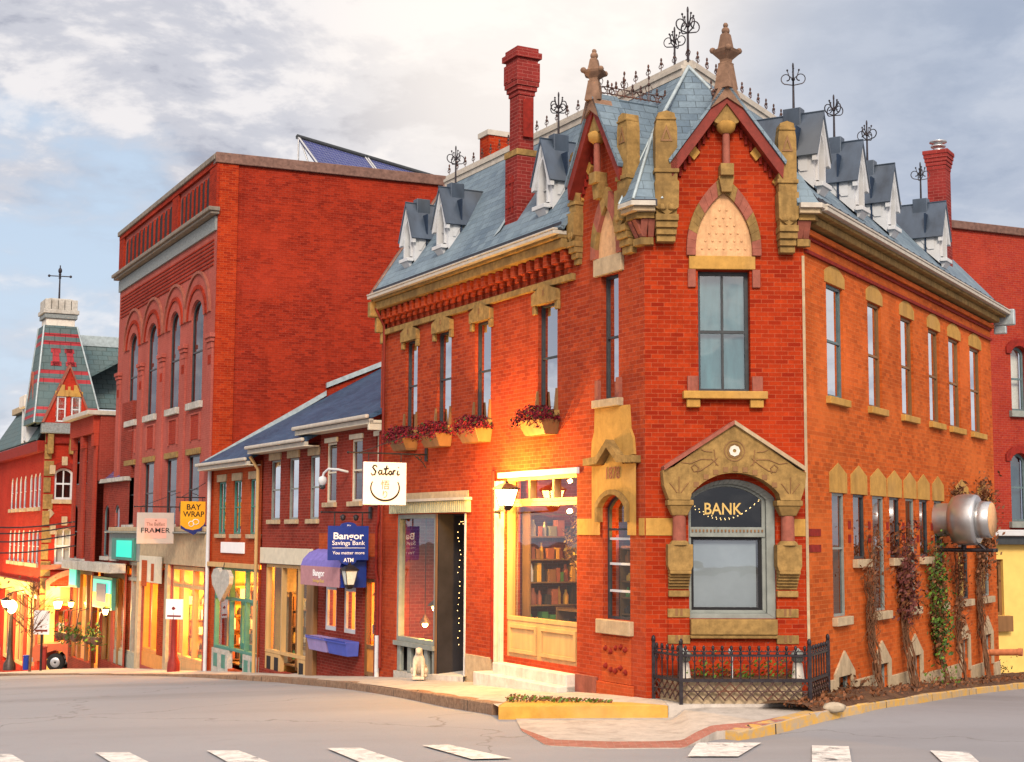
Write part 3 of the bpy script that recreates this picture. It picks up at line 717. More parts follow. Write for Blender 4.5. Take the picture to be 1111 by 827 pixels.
for _ in range(420):
    f = rng.random() ** 1.3; a, b = polyidx(yk, f * .75), polyidx(bkp, f * .8); p = a.lerp(b, rng.uniform(.55, 1.15)); mb.mi = rng.randrange(2); mb.leaf(p + V((0, 0, .04 + rng.random() * .05 * (1.4 - f))), .035, rng)
mb.build('weeds', [M['leaf_green'], M['leaf_dry']], t)
# ------------------------------------------------------------------ the corner bank building
bank = thing('bank_building', 'red brick gothic corner building with steep slate roof, stone gables and iron crested finials', 'building', T.P(TW / 2, -2.7, -2))
ZE = 5.42                                           # eave height of the slates
DL, DT, DR, ZD = -1.6, -1.6, -2.25, 8.3             # setbacks of the deck edges, deck height
def meet(f1, d1, f2, d2):
    A = f1.O + f1.n * d1; B = f2.O + f2.n * d2; k = (B - A); den = f1.u.x * f2.u.y - f1.u.y * f2.u.x
    t = (k.x * f2.u.y - k.y * f2.u.x) / den; return A + f1.u * t
def at(P, z): return V((P.x, P.y, z))
WL = [(2.88, 3.60), (5.52, 6.22), (7.32, 8.02), (9.02, 9.66)]; WLZ = (2.22, 4.22)
WR = [R.r(*q) for q in ((897, 915, 305, 436), (942, 956.5, 326, 443), (978, 991, 343, 453), (1008, 1019.5, 356, 461), (1030, 1042, 368, 466), (1053, 1064.5, 378, 472))]
WR = [(a, max(b, a + .68), 2.36, 4.32) for a, b, _, _ in WR]
rl = [(903, 917, 1), (926, 939, 0), (947, 960, 1), (965.5, 977, 0), (983, 993, 1), (998, 1007.5, 0), (1014, 1023, 1), (1039, 1050, 1), (1063, 1072.5, 1)]
WRL = []
for x0, x1, k in rl: a = R.px(x0, 580)[0]; b = R.px(x1, 580)[0]; WRL.append((a, max(b, a + .56), -1.38 if k else -.42, .72))
BW = [R.r(*q) for q in ((908.5, 923, 733, 752), (950, 963, 720, 747), (987, 998, 711, 737), (1043.5, 1050, 693, 715), (1068, 1075, 688, 709))]
# left wall: openings
niche = (.46, 1.32, -1.42, .66); tow_l = (.80, 1.36, 2.28, 4.42)
shop1 = (6.55, 10.02, -3.1, .40); shop2 = (2.18, 4.86, -2.3, 1.05)
GLc, GLa, GL0, GL1 = 1.22, 7.52, .42, 2.02         # left gable
GTc, GTa, GT0, GT1 = 1.35, 7.35, .48, 2.24         # front gable
mb = MB(); holes = [outline(a, b, *WLZ) for a, b in WL]
holes += [outline(*niche, 'seg', .22), outline(*tow_l), outline(*shop1), outline(*shop2)]
mb.wall(L, [(0, -3.9), (0, 5.3), (GL0, 5.3), (GL0, 6.0), (GLc, GLa), (GL1, 6.0), (GL1, 5.3), (LL, 5.3), (LL, -4.4)], holes, .32)
mb.fb(L, LL - .003, LL + .3, -4.4, 5.3, -3.0, -.001)
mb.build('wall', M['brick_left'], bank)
# front wall
bw_ = (.70, 2.12, -1.35, .90)
tow_f = (.885, 1.745, 2.33, 4.34)
mb = MB(); mb.wall(T, [(0, -3.9), (0, 5.3), (GT0, 5.3), (GT0, 6.05), (GTc, GTa), (GT1, 6.05), (GT1, 5.3), (TW, 5.3), (TW, -3.9)], [outline(*tow_f), outline(*bw_, 'seg', .30)], .34)
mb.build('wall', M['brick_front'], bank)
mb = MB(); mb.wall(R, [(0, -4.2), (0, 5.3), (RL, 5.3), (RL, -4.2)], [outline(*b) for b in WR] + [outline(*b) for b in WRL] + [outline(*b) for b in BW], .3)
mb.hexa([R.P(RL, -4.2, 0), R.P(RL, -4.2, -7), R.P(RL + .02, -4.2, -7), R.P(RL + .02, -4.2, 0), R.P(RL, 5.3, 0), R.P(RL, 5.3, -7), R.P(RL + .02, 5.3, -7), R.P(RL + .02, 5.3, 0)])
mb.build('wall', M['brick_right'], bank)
# light vertical joint where the front meets the right wall
mb = MB(); mb.fb(T, TW - .03, TW + .015, -3.0, 4.6, -.02, .012); mb.build('corner_joint', M['stone_pale'], bank)

# --- roof
eC0, eC1 = meet(L, .35, T, .35), meet(T, .35, R, .35); N0 = meet(L, DL, R, DR); w0, w1 = meet(L, 0, T, 0), meet(T, 0, R, 0)
zL0, zR0 = ZE + .35 * (ZD - ZE) / (.35 - DL), ZE + .35 * (ZD - ZE) / (.35 - DR)
rLf, rRf = L.P(LL + .12, ZD, DL), R.P(RL + .1, ZD, DR)
def roofpoly(pts, mat='slate', name='roof', t=.08):
    m = MB(); m.slab(pts, t); return m.build(name, M[mat], bank)
roofpoly([L.P(GL1, zL0, 0), L.P(LL + .12, zL0, 0), rLf, at(N0, ZD), at(w0, zL0)])
roofpoly([at(w0, zL0), at(w1, zL0), at(N0, ZD)])
roofpoly([R.P(0.1, zR0, 0), at(N0, ZD), rRf, R.P(RL + .1, zR0, 0)])
roofpoly([L.P(GL1 + .15, ZE, .35), L.P(LL + .12, ZE, .35), L.P(LL + .12, zL0, 0), L.P(GL1 + .15, zL0, 0)])
roofpoly([R.P(-.12, ZE, .35), R.P(RL + .1, ZE, .35), R.P(RL + .1, zR0, 0), R.P(0, zR0, 0)])
roofpoly([T.P(2.48, ZE, .35), at(eC1, ZE), at(w1, zL0), T.P(2.48, zL0, 0)])
roofpoly([at(N0, ZD), rLf, rRf], 'lead', 'roof_deck', .1)
# far end gable walls of the roof
mb = MB(); mb.slab([L.P(LL + .02, 5.2, 0), L.P(LL + .02, ZD, DL), R.P(RL, ZD, DR), R.P(RL, 5.2, 0)], .05); mb.build('end_wall', M['brick_chimney'], bank)
# verge along the far left rake
mb = MB(); mb.tube([L.P(LL + .15, ZE - .04, .37), L.P(LL + .15, ZD + .02, DL)], .06, 6); mb.build('verge', M['copper'], bank)
# corner spirelet between the two gables
ap = at(meet(L, -.30, T, -.30), 6.72)
la, ta = L.P(GL0 - .12, 5.46, .30), T.P(GT0 - .22, 5.46, .30); cc = at(meet(L, .36, T, .36), 5.44)
lb, tb = L.P(GL0 - .05, 5.9, -.05), T.P(GT0 - .12, 5.9, -.05)
mb = MB(); mb.add([la, cc, ta, ap, lb, tb], [(0, 1, 3), (1, 2, 3), (0, 3, 4), (2, 5, 3)]); mb.build('corner_roof', M['slate'], bank)
mb = MB(); mb.tube([cc, ap], .03, 6); mb.tube([ta, ap], .03, 6); mb.tube([la, ap], .025, 6); mb.tube([ap, at(N0, ZD)], .035, 6); mb.build('hip_flashing', M['lead'], bank)
mb = MB(); mb.tube([at(w1, zR0 + .03), at(N0, ZD + .02)], .035, 6); mb.build('hip_flashing', M['lead'], bank)
mb = MB(); mb.add([la - V((0, 0, .12)), cc - V((0, 0, .12)), ta - V((0, 0, .12)), la, cc, ta], [(0, 1, 4, 3), (1, 2, 5, 4)]); mb.build('snow_guard', M['snow_guard'], bank)

# gable roofs running back into the main roof
def gable_roof(fr, c, apex, hw, zs, back, ov=.2):
    for s_ in (-1, 1):
        p = [fr.P(c, apex + .06, ov), fr.P(c, apex + .06, back), fr.P(c + s_ * hw, zs + .06, back * .5), fr.P(c + s_ * hw, zs + .06, ov)]
        roofpoly(p, 'slate', 'gable_roof', .05)
        m = MB(); k = .16; e = .02
        a0, a1 = (c, apex + .05), (c + s_ * hw, zs + .05)
        m.fp(fr, [(a0[0], a0[1] - .02), (a1[0], a1[1] - .02), (a1[0] - s_ * .02, a1[1] - .26), (a0[0], a0[1] - .30)], -.02, ov + .06)
        m.build('bargeboard', M['bargeboard'], bank)
        m = MB(); m.fp(fr, [(a0[0], a0[1] + .05), (a1[0] + s_ * .04, a1[1] + .03), (a1[0] + s_ * .02, a1[1] - .03), (a0[0], a0[1] - .02)], -.25, ov + .10); m.build('coping', M['slate'], bank)
        # stepped brick dentils below the bargeboard
        m = MB()
        for i in range(10):
            f = .12 + i * .085; uu = c + s_ * hw * f; zz = apex + (zs - apex) * f
            m.fb(fr, uu - .022, uu + .022, zz - .40, zz - .26, 0, .05)
        m.build('dentil_course', M['brick_dark'], bank)
        m = MB(); f = .55; uu = c + s_ * hw * f; zz = apex + (zs - apex) * f - .32
        m.fp(fr, [(uu, zz + .12), (uu + s_ * .13, zz), (uu, zz - .13), (uu - s_ * .10, zz - .0)], 0, .06); m.build('stone_block', M['stone_warm'], bank)
        m = MB(); uu = c + s_ * (hw - .02); zz = zs - .18
        m.fp(fr, [(uu, zz + .16), (uu, zz - .16), (uu - s_ * .14, zz - .04)], 0, .05); m.build('stone_block', M['stone_warm'], bank)
gable_roof(L, GLc, GLa, .86, 6.1, -1.45); gable_roof(T, GTc, GTa, .94, 6.05, -1.45)
# gable finials, apex blocks and hanging colonnettes
def finial_stone(fr, c, z0, top, d):
    o = fr.P(c, 0, d); h = top - z0; m = MB(); ph = rad(45 - fr.ang)
    m.fp(fr, [(c - .30, z0 - .42), (c - .14, z0 - .05), (c + .14, z0 - .05), (c + .30, z0 - .42), (c, z0 - .22)], d - .26, d + .10)
    m.lathe(at(o, z0 - .06), [(.20, 0), (.13, h * .38), (.135, h * .40), (.10, h * .42), (.11, h * .46), (.24, h * .56), (.27, h * .60), (.15, h * .62), (.13, h * .66), (.09, h * .85), (.05, h * .89)], 4, sm=False, ph=ph)
    for a in range(4):
        w = ph + math.pi / 2 * a + math.pi / 4; m.ball(at(o, z0 - .06 + h * .60) + V((math.cos(w) * .22, math.sin(w) * .22, 0)), .055, 6, 4)
    m.ball(at(o, z0 + h * .86), .07, 8, 6); m.ball(at(o, z0 + h * .95), .045, 7, 5)
    m.build('gable_finial', M['stone_brown'], bank)
    m = MB()   # carved bracket, shaft, foot below the apex
    m.fp(fr, [(c - .20, z0 - .62), (c - .24, z0 - .44), (c, z0 - .20), (c + .24, z0 - .44), (c + .20, z0 - .62), (c, z0 - .72)], 0, d + .02); m.build('apex_bracket', M['stone'], bank)
    q = fr.P(c, 0, d - .06)
    m = MB(); m.lathe(at(q, z0 - .80), [(.08, 0), (.15, .06), (.17, .16), (.12, .2)], 10); m.build('capital', M['stone_warm'], bank)
    m = MB(); m.lathe(at(q, z0 - 1.32), [(.065, 0), (.06, .52)], 10); m.build('colonnette', M['stone_pink'], bank)
    m = MB(); m.fb(fr, c - .11, c + .11, z0 - 1.52, z0 - 1.32, 0, d + .05); m.fp(fr, [(c - .13, z0 - 1.52), (c + .13, z0 - 1.52), (c + .08, z0 - 1.78), (c - .08, z0 - 1.78)], 0, d - .03); m.build('corbel_foot', M['stone'], bank, bevel=.012)
finial_stone(L, GLc + .04, GLa + .02, 8.42, .20); finial_stone(T, GTc, GTa + .06, 8.50, .20)

# stone pilasters flanking the gables
def pilaster(fr, u0, u1, z0, z1, d):
    w = u1 - u0; um = (u0 + u1) / 2; h = z1 - z0; m = MB()
    m.fp(fr, [(u0 + .02, z0 + h * .16), (u0, z0 + h * .30), (u0, z1 - .30), (u0 + w * .12, z1 - .04), (um, z1), (u1 - w * .12, z1 - .04), (u1, z1 - .30), (u1, z0 + h * .30), (u1 - .02, z0 + h * .16)], -.05, d)
    m.fb(fr, u0 - .025, u1 + .025, z0 + h * .52, z0 + h * .55, -.04, d + .03)
    m.fb(fr, u0 + .015, u1 - .015, z1 - .16, z1 - .12, -.03, d + .022)
    # bulged lower body and corbelled foot
    m.fp(fr, [(u0 - .01, z0 + h * .25), (u0 - .02, z0 + h * .45), (u1 + .02, z0 + h * .45), (u1 + .01, z0 + h * .25), (um, z0 + h * .19)], -.03, d + .05)
    for k, (f, g_) in enumerate(((.15, .06), (.10, .02), (.05, -.03), (.0, -.08))): m.fb(fr, u0 - .01 + k * .012, u1 + .01 - k * .012, z0 + h * f, z0 + h * (f + .048), -.02, max(.05, d + g_))
    for q in (-1, 1): m.lathe(fr.P(um + q * w * .22, z0 + h * .22, d + .03), [(.02, 0), (w * .2, .03), (w * .16, .10), (.02, .13)], 8)
    o = m.build('pilaster', M['stone'], bank, bevel=.008)
    m = MB(); k = min(.1, w * .3)   # incised pointed motif
    m.ring(fr, [(um - k, z1 - .52), (um, z1 - .24), (um + k, z1 - .52)], [(um - k * .55, z1 - .49), (um, z1 - .33), (um + k * .55, z1 - .49)], d - .01, d + .012); m.build('carving', M['brown_wood'], o)
pilaster(L, .20, .52, 4.66, 7.05, .20); pilaster(L, 1.98, 2.2, 4.75, 6.78, .15)
pilaster(T, .16, .52, 4.78, 6.96, .26); pilaster(T, 2.2, 2.50, 4.62, 6.82, .24)

# --- cornices
def run(fr, u0, u1, z0, z1, d0, d1, name, mat, bv=0): m = MB(); m.fb(fr, u0, u1, z0, z1, d0, d1); return m.build(name, M[mat], bank, bevel=bv)
def gutter(fr, u0, u1):
    m = MB(); m.fb(fr, u0, u1, 5.30, 5.37, .08, .46); m.fb(fr, u0, u1, 5.372, 5.41, .37, .475); g2 = MB(); g2.fb(fr, u0, u1, 5.238, 5.298, .05, .36); g2.build('cornice', M['stone'], bank, bevel=.01); m.build('gutter', M['gutter'], bank, bevel=.01)
    m = MB(); m.fb(fr, u0, u1, 5.415, 5.53, .30, .315); k = int((u1 - u0) / .45)
    for i in range(k + 1): uu = u0 + .05 + (u1 - u0 - .1) * i / max(k, 1); m.hexa([fr.P(uu, 5.41, .33), fr.P(uu + .02, 5.41, .33), fr.P(uu + .02, 5.41, .36), fr.P(uu, 5.41, .36), fr.P(uu, 5.62, .18), fr.P(uu + .02, 5.62, .18), fr.P(uu + .02, 5.62, .21), fr.P(uu, 5.62, .21)])
    m.build('snow_guard', M['snow_guard'], bank)
gutter(L, GL1 + .2, LL + .1)
run(L, GL1 + .2, LL + .05, 5.06, 5.235, 0, .30, 'cornice', 'stone', .02)
run(L, GL1 + .2, LL + .02, 4.50, 4.62, 0, .09, 'string_course', 'stone', .01)
run(L, GL1 + .2, LL, 4.97, 5.055, 0, .10, 'frieze', 'brick_dark')
k = 27
for i in range(k):
    uu = GL1 + .36 + (LL - GL1 - .55) * i / (k - 1); m = MB(); m.fb(L, uu - .07, uu + .07, 4.84, 5.05, 0, .20); m.fb(L, uu - .05, uu + .05, 4.74, 4.838, 0, .12); m.fb(L, uu - .03, uu + .03, 4.65, 4.738, 0, .06); m.build('corbel', M['brick_left'], bank)
# left end bracket with downpipe
m = MB(); m.fb(L, LL - .02, LL + .16, 4.9, 5.25, 0, .42); m.fb(L, LL, LL + .14, 4.55, 4.898, 0, .25); m.fb(L, LL + .01, LL + .13, 4.3, 4.548, 0, .12); m.build('end_bracket', M['stone'], bank, bevel=.02)
m = MB(); m.tube([L.P(LL - .05, 5.1, .3), L.P(LL - .05, 4.7, .08), L.P(LL - .05, -3.0, .08)], .035, 8); m.build('downpipe', M['bargeboard'], bank)
# corner cornice
def mitre(f1, u1, f2, u2, z0, z1, d, name, mat, din=-.02, bv=.012):
    """a moulding that turns the corner between two walls; u1, u2 are its ends on each wall"""
    A = [f1.P(u1, z0, din), f1.P(u1, z0, d), at(meet(f1, d, f2, d), z0), f2.P(u2, z0, d), f2.P(u2, z0, din), at(meet(f1, din, f2, din), z0)]
    B_ = [at(p, z1) for p in A]; m = MB(); m.add(A + B_, [(0, 1, 2, 5), (2, 3, 4, 5), (6, 7, 8, 11), (8, 9, 10, 11)] + [(k, (k + 1) % 6, 6 + (k + 1) % 6, 6 + k) for k in range(6)]); return m.build(name, M[mat], bank, bevel=bv)
for f1, u1, f2, u2 in ((L, .16, T, .14), (T, 2.52, R, .02)):
    mitre(f1, u1, f2, u2, 5.33, 5.41, .42, 'cornice', 'gutter'); mitre(f1, u1, f2, u2, 5.25, 5.327, .36, 'cornice', 'stone_pale'); mitre(f1, u1, f2, u2, 5.15, 5.247, .26, 'cornice', 'stone'); mitre(f1, u1, f2, u2, 4.74, 4.86, .12, 'cornice', 'stone'); mitre(f1, u1, f2, u2, 4.863, 5.147, .03, 'frieze', 'brick_front')
for fr, uu in ((L, -.03), (L, .11), (T, -.02), (T, .10), (T, 2.57), (T, TW + .03)):
    m = MB(); w_ = .06
    m.hexa([fr.P(uu - w_ * .8, 4.87, 0.01), fr.P(uu + w_ * .8, 4.87, 0.01), fr.P(uu + w_ * .8, 4.87, .08), fr.P(uu - w_ * .8, 4.87, .08), fr.P(uu - w_, 5.145, 0.01), fr.P(uu + w_, 5.145, 0.01), fr.P(uu + w_, 5.145, .23), fr.P(uu - w_, 5.145, .23)]); m.build('corner_bracket', M['stone_pink'], bank, bevel=.008)
gutter(R, -.1, RL + .15)
run(R, 0, RL, 5.10, 5.235, 0, .24, 'cornice', 'stone', .02)
run(R, .02, RL, 4.96, 5.05, 0, .10, 'string_course', 'brick_right'); run(R, .02, RL, 4.905, 4.957, 0, .045, 'string_course', 'brick_dark'); run(R, .02, RL, 4.66, 4.72, 0, .055, 'string_course', 'brick_dark')
m = MB(); m.fb(R, RL + .155, RL + .3, 5.05, 5.44, .05, .55); m.fb(R, RL + .16, RL + .28, 4.85, 5.047, .05, .35); m.build('gutter_end', M['lead'], bank, bevel=.03)
# ridge mouldings and iron cresting
def ridge(A, B, cap=True):
    n = (B - A); n.z = 0; n.normalize(); s = V((n.y, -n.x, 0)); m = MB()
    for o_, z0, z1 in ((.12, -.16, -.04), (.15, -.038, .03), (.09, .032, .12)):
        p = [A + s * o_, B + s * o_, B - s * o_, A - s * o_]; m.hexa([q + V((0, 0, z0)) for q in p] + [q + V((0, 0, z1)) for q in p])
    m.build('ridge_moulding', M['gutter'], bank)
def cresting(A, B, step=.30, h=.24, scroll=False, name='ridge_cresting'):
    m = MB(); n = max(2, int((B - A).length / step)); d = (B - A).normalized()
    m.tube([A + V((0, 0, .03)), B + V((0, 0, .03))], .012, 4, False)
    if scroll: m.tube([A + V((0, 0, h * .55)), B + V((0, 0, h * .55))], .010, 4, False)
    for i in range(n + 1):
        p = A.lerp(B, i / n); hh = h * (1.0 if not scroll else (1.7 if i % 3 == 0 else .9))
        m.tube([p, p + V((0, 0, hh))], .011, 4, False); m.ball(p + V((0, 0, hh * .72)), .034, 5, 4, sq=(1, 1, 1)); m.ball(p + V((0, 0, hh)), .022, 5, 4, sq=(1, 1, 1.9))
        for s_ in (-1, 1): m.tube([p + V((0, 0, hh * .42)), p + d * s_ * .05 + V((0, 0, hh * .40)), p + d * s_ * .075 + V((0, 0, hh * .55)), p + d * s_ * .05 + V((0, 0, hh * .66))], .008, 4, False)
        if scroll and i < n:
            q = A.lerp(B, (i + .5) / n); r_ = .06
            m.tube([q + d * math.cos(a) * r_ + V((0, 0, h * .28 + math.sin(a) * r_)) for a in [k * .7 for k in range(10)]], .008, 4, False)
    return m.build(name, M['iron_rust'], bank)
nz = at(N0, ZD + .10)
ridge(at(N0, ZD), rLf); ridge(at(N0, ZD), rRf)
cresting(nz + V((0, 0, .02)), rLf + V((0, 0, .12)), .42, .26); cresting(nz + V((0, 0, .02)), rRf + V((0, 0, .12)), .42, .26)
cresting(L.P(GLc, GLa + .10, .12), L.P(GLc, GLa + .10, -1.25), .17, .26, True); cresting(T.P(GTc, GTa + .10, .02), T.P(GTc, GTa + .10, -1.25), .2, .28, True)
def iron_finial(base, h, par, ang=0.0, s=1.0):
    m = MB(); m.tube([base, base + V((0, 0, h))], [.022 * s, .014 * s], 6)
    m.ball(base + V((0, 0, h)), .03 * s, 6, 5, sq=(.6, .6, 2.2)); m.ball(base + V((0, 0, h * .70)), .035 * s, 6, 5)
    for k in range(4):
        w = ang + k * math.pi / 2; e = V((math.cos(w), math.sin(w), 0)); pts = []
        for i in range(15):
            a = -1.2 + i * .42; r_ = .105 * s * (1 - i * .045); pts.append(base + e * (.115 * s + math.cos(a) * r_) + V((0, 0, h * .72 + math.sin(a) * r_)))
        m.tube([base + V((0, 0, h * .56))] + pts, .011 * s, 4, False)
        m.tube([base + V((0, 0, h * .70)), base + e * .07 * s + V((0, 0, h * .78)), base + e * .10 * s + V((0, 0, h * .90))], .010 * s, 4, False); m.ball(base + e * .10 * s + V((0, 0, h * .91)), .02 * s, 5, 4)
    return m.build('iron_finial', M['iron'], par)
iron_finial(nz, .95, bank, .4, 1.15); iron_finial(nz + (rLf - nz).normalized() * .42 + V((0, 0, -.0)), .72, bank, 1.1, 1.0)

# --- dormers
def dormer(fr, c, w, z0, zE, zA, slope_tan, z_at0, back_extra=.05, fin=True, fin_d=-.35):
    """front wall at d=0; the sides and roof run back into the slates"""
    bk = lambda z: -(z - z_at0) / slope_tan - back_extra
    h = w / 2; m = MB()
    ow = (c - h * .50, c + h * .50, z0 + .10, zA - .36)
    m.wall(fr, [(c - h, z0), (c - h, zE), (c, zA), (c + h, zE), (c + h, z0)], [outline(*ow, 'point', .36)], .10, .0)
    for s_ in (-1, 1): m.add([fr.P(c + s_ * h, z0 - .05, 0), fr.P(c + s_ * h, zE, 0), fr.P(c + s_ * h, zE, bk(zE))], [(0, 1, 2)])
    D = m.build('dormer', M['white_paint'], bank)
    for s_ in (-1, 1):
        m = MB(); e = c + s_ * (h + .02)
        m.add([fr.P(e, zE - .10, -.10), fr.P(e, zE - .10, bk(zE) * .62), fr.P(e, zE - .42, bk(zE) * .30), fr.P(e, zE - .42, -.10)], [(0, 1, 2, 3)]); m.fb(fr, min(c + s_ * h, e), max(c + s_ * h, e), zE - .07, zE - .005, bk(zE) * .95, .02)
        m.build('side_panel', M['white_paint'], D)
        m = MB(); o_ = .10; zz = zE - o_ * (zA - zE) / h
        m.slab([fr.P(c, zA + .05, .10), fr.P(c, zA + .05, bk(zA)), fr.P(c + s_ * (h + o_), zz + .05, bk(zE)), fr.P(c + s_ * (h + o_), zz + .05, .10)], .035); m.build('dormer_roof', M['metal_navy'], D)
        m = MB(); m.fp(fr, [(c, zA + .012), (c + s_ * (h + .07), zz + .04), (c + s_ * (h + .07), zz - .05), (c + s_ * h * .86, zz - .03), (c, zA - .14)], .0, .075); m.build('barge_trim', M['white_paint'], D)
    m = MB(); m.ring(fr, outline(ow[0] - .05, ow[1] + .05, ow[2], ow[3] + .06, 'point', .40), outline(*ow, 'point', .36), .0, .04); m.build('window_surround', M['white_paint'], D)
    m = MB(); P = outline(*ow, 'point', .36); tri = tessellate_polygon([[V((p[0], p[1], 0)) for p in P]]); m.add([fr.P(p[0], p[1], -.09) for p in P], [tuple(x) for x in tri]); m.fb(fr, c - .012, c + .012, ow[2], ow[3] - .03, -.085, -.06); m.fb(fr, ow[0], ow[1], ow[2] + .28, ow[2] + .31, -.085, -.06)
    m.mi = 0; m.build('pane', M['glass_bright'], D)
    m = MB(); m.fb(fr, ow[0] - .2, ow[1] + .2, ow[2] - .05, ow[3] + .1, -.30, -.27); m.build('room_wall', M['room_navy'], D)
    m = MB(); m.fb(fr, c - h * .80, c + h * .80, z0 - .01, z0 + .07, .0, .14); m.hexa([fr.P(c - h * .5, z0 - .13, 0), fr.P(c + h * .5, z0 - .13, 0), fr.P(c + h * .5, z0 - .13, .03), fr.P(c - h * .5, z0 - .13, .03), fr.P(c - h * .6, z0 - .012, 0), fr.P(c + h * .6, z0 - .012, 0), fr.P(c + h * .6, z0 - .012, .11), fr.P(c - h * .6, z0 - .012, .11)]); m.build('sill', M['white_paint'], D, bevel=.008)
    m = MB(); m.fb(fr, c - .11, c + .11, zA - .30, zA + .13, fin_d - .16, fin_d + .16); m.build('finial_base', M['metal_navy'], D, bevel=.01)
    if fin: iron_finial(fr.P(c, zA + .13, fin_d), .78, D, rad(30) + c)
TL, TR = (ZD - ZE) / (.35 - DL), (ZD - ZE) / (.35 - DR)
for c, f in ((9.56, False), (7.82, True), (3.38, True)): dormer(L, c, .60, 6.0, 6.66, 7.32, TL, zL0, fin=f, fin_d=-.30)
for c in (.88, 3.04, 5.04, 8.86): dormer(R, c, .60, 5.92, 6.60, 7.24, TR, zR0, fin_d=-.45)

# --- chimneys
ch = MB(); u0, u1, d0, d1 = 4.58, 5.02, -.47, -.08
cL = lambda m, g_, z0, z1: m.fb(L, u0 - g_, u1 + g_, z0, z1, d0 - g_, d1 + g_)
cL(ch, .03, 5.5, 7.32); cL(ch, -.03, 7.45, 8.55)
for i, g_ in enumerate((-.01, .02, .05)): cL(ch, g_, 8.551 + i * .09, 8.64 + i * .09)
cL(ch, .06, 8.822, 9.20); cL(ch, .03, 9.202, 9.28); cL(ch, .09, 9.283, 9.40); cL(ch, .04, 9.402, 9.50)
for zz in (8.9,):
    for q in (0.12, .38): ch.fb(L, u0 + q - .03, u0 + q + .05, 8.86, 9.1, d1 + .061, d1 + .075)
CH = ch.build('chimney', M['brick_chimney'], bank)
m = MB(); cL(m, .05, 7.322, 7.448); m.build('stone_band', M['stone'], CH, bevel=.01)
m = MB()
for q in (.14, .30): m.fb(L, u0 + q, u0 + q + .06, 6.2, 6.95, d1 + .031, d1 + .045)
m.fb(L, u0 + .1, u0 + .42, 6.8, 6.86, d1 + .032, d1 + .05); m.fb(L, u0 + .1, u0 + .42, 6.32, 6.38, d1 + .032, d1 + .05); m.fb(L, u0 - .045, u0 - .031, 7.7, 8.45, d0 + .08, d0 + .30); m.split('brick_relief', M['brick_dark'], CH)
m = MB(); m.add([L.P(u1 + .25, 5.8, .1), L.P(u1 + .04, 5.9, .06), L.P(u1 + .04, 6.8, -.5), L.P(u1 + .2, 6.75, -.5)], [(0, 1, 2, 3)]); m.build('flashing', M['lead'], CH)
m = MB(); m.fb(L, 9.05, 9.5, 8.2, 9.02, -2.42, -1.72); CH2 = m.build('chimney', M['brick_chimney'], bank)
CH2.data.materials[0] = M['brick_front']
m = MB(); m.fb(L, 9.02, 9.53, 9.022, 9.14, -2.46, -1.68); m.build('chimney_cap', M['gutter'], CH2)
m = MB(); ua, ub, da, db = 10.65, 11.1, -.78, -.36
m.fb(R, ua, ub, 5.4, 8.45, da, db)
for i in range(5): m.fb(R, ua - .01 - .018 * i, ub + .01 + .018 * i, 8.451 + i * .09, 8.538 + i * .09, da - .01 - .018 * i, db + .01 + .018 * i)
CH3 = m.build('chimney', M['brick_chimney'], bank)
m = MB(); q = R.P((ua + ub) / 2, 8.90, (da + db) / 2); m.lathe(q, [(.14, 0), (.12, .05), (.12, .12), (.17, .125), (.17, .16), (.10, .17), (.10, .22), (.20, .23), (.20, .26), (.05, .28)], 14); m.build('chimney_cowl', M['steel'], CH3)

# --- upper windows
for i, (a, b) in enumerate(WL):
    f = window(L, (a, b, *WLZ), bank, 'dark_frame', 'glass_bright', 'room_navy', rec=.07, w=.045)
    m = MB(); e = .10; zt = WLZ[1]
    m.fp(L, [(a - e, zt - .01), (a - e, zt + .20), ((a + b) / 2, zt + .36), (b + e, zt + .20), (b + e, zt - .01)], -.02, .10); m.fb(L, a - e - .02, a - .005, zt - .17, zt - .012, 0, .07); m.fb(L, b + .005, b + e + .02, zt - .17, zt - .012, 0, .07)
    m.build('lintel', M['stone'], f, bevel=.012)
    m = MB(); um = (a + b) / 2; m.ring(L, outline(um - .03, um + .03, zt + .14, zt + .24), outline(um - .015, um + .015, zt + .15, zt + .23), .099, .108); m.build('carving', M['brown_wood'], f)
    m = MB(); m.fb(L, a - .08, b + .08, WLZ[0] - .13, WLZ[0] - .004, -.18, .10); m.build('sill', M['stone'], f, bevel=.01)
    m = MB()
    for s_, uu in ((1, a), (-1, b)): m.hexa([L.P(uu - .035, 2.2, .0), L.P(uu + .035, 2.2, .0), L.P(uu + .035, 2.2, .06), L.P(uu - .035, 2.2, .06), L.P(uu - .02, 2.62, .0), L.P(uu + .02, 2.62, .0), L.P(uu + .02, 2.62, .03), L.P(uu - .02, 2.62, .03)])
    m.split('planter_strap', M['brown_wood'], f)
for i, b in enumerate(WR):
    f = window(R, b, bank, 'brown_wood' if i else 'teal_frame', 'glass_bright', 'room_dark' if i > 3 else 'curtain_red', rec=.05, w=.05)
    m = MB(); m.fp(R, outline(b[0] - .09, b[1] + .09, b[3] + .012, b[3] + .34, 'seg', .14), -.02, .012); m.build('lintel', M['stone_warm'], f)
    m = MB(); m.fb(R, b[0] - .09, b[1] + .12, b[2] - .13, b[2] - .005, -.1, .09); m.build('sill', M['stone_warm'], f, bevel=.01)
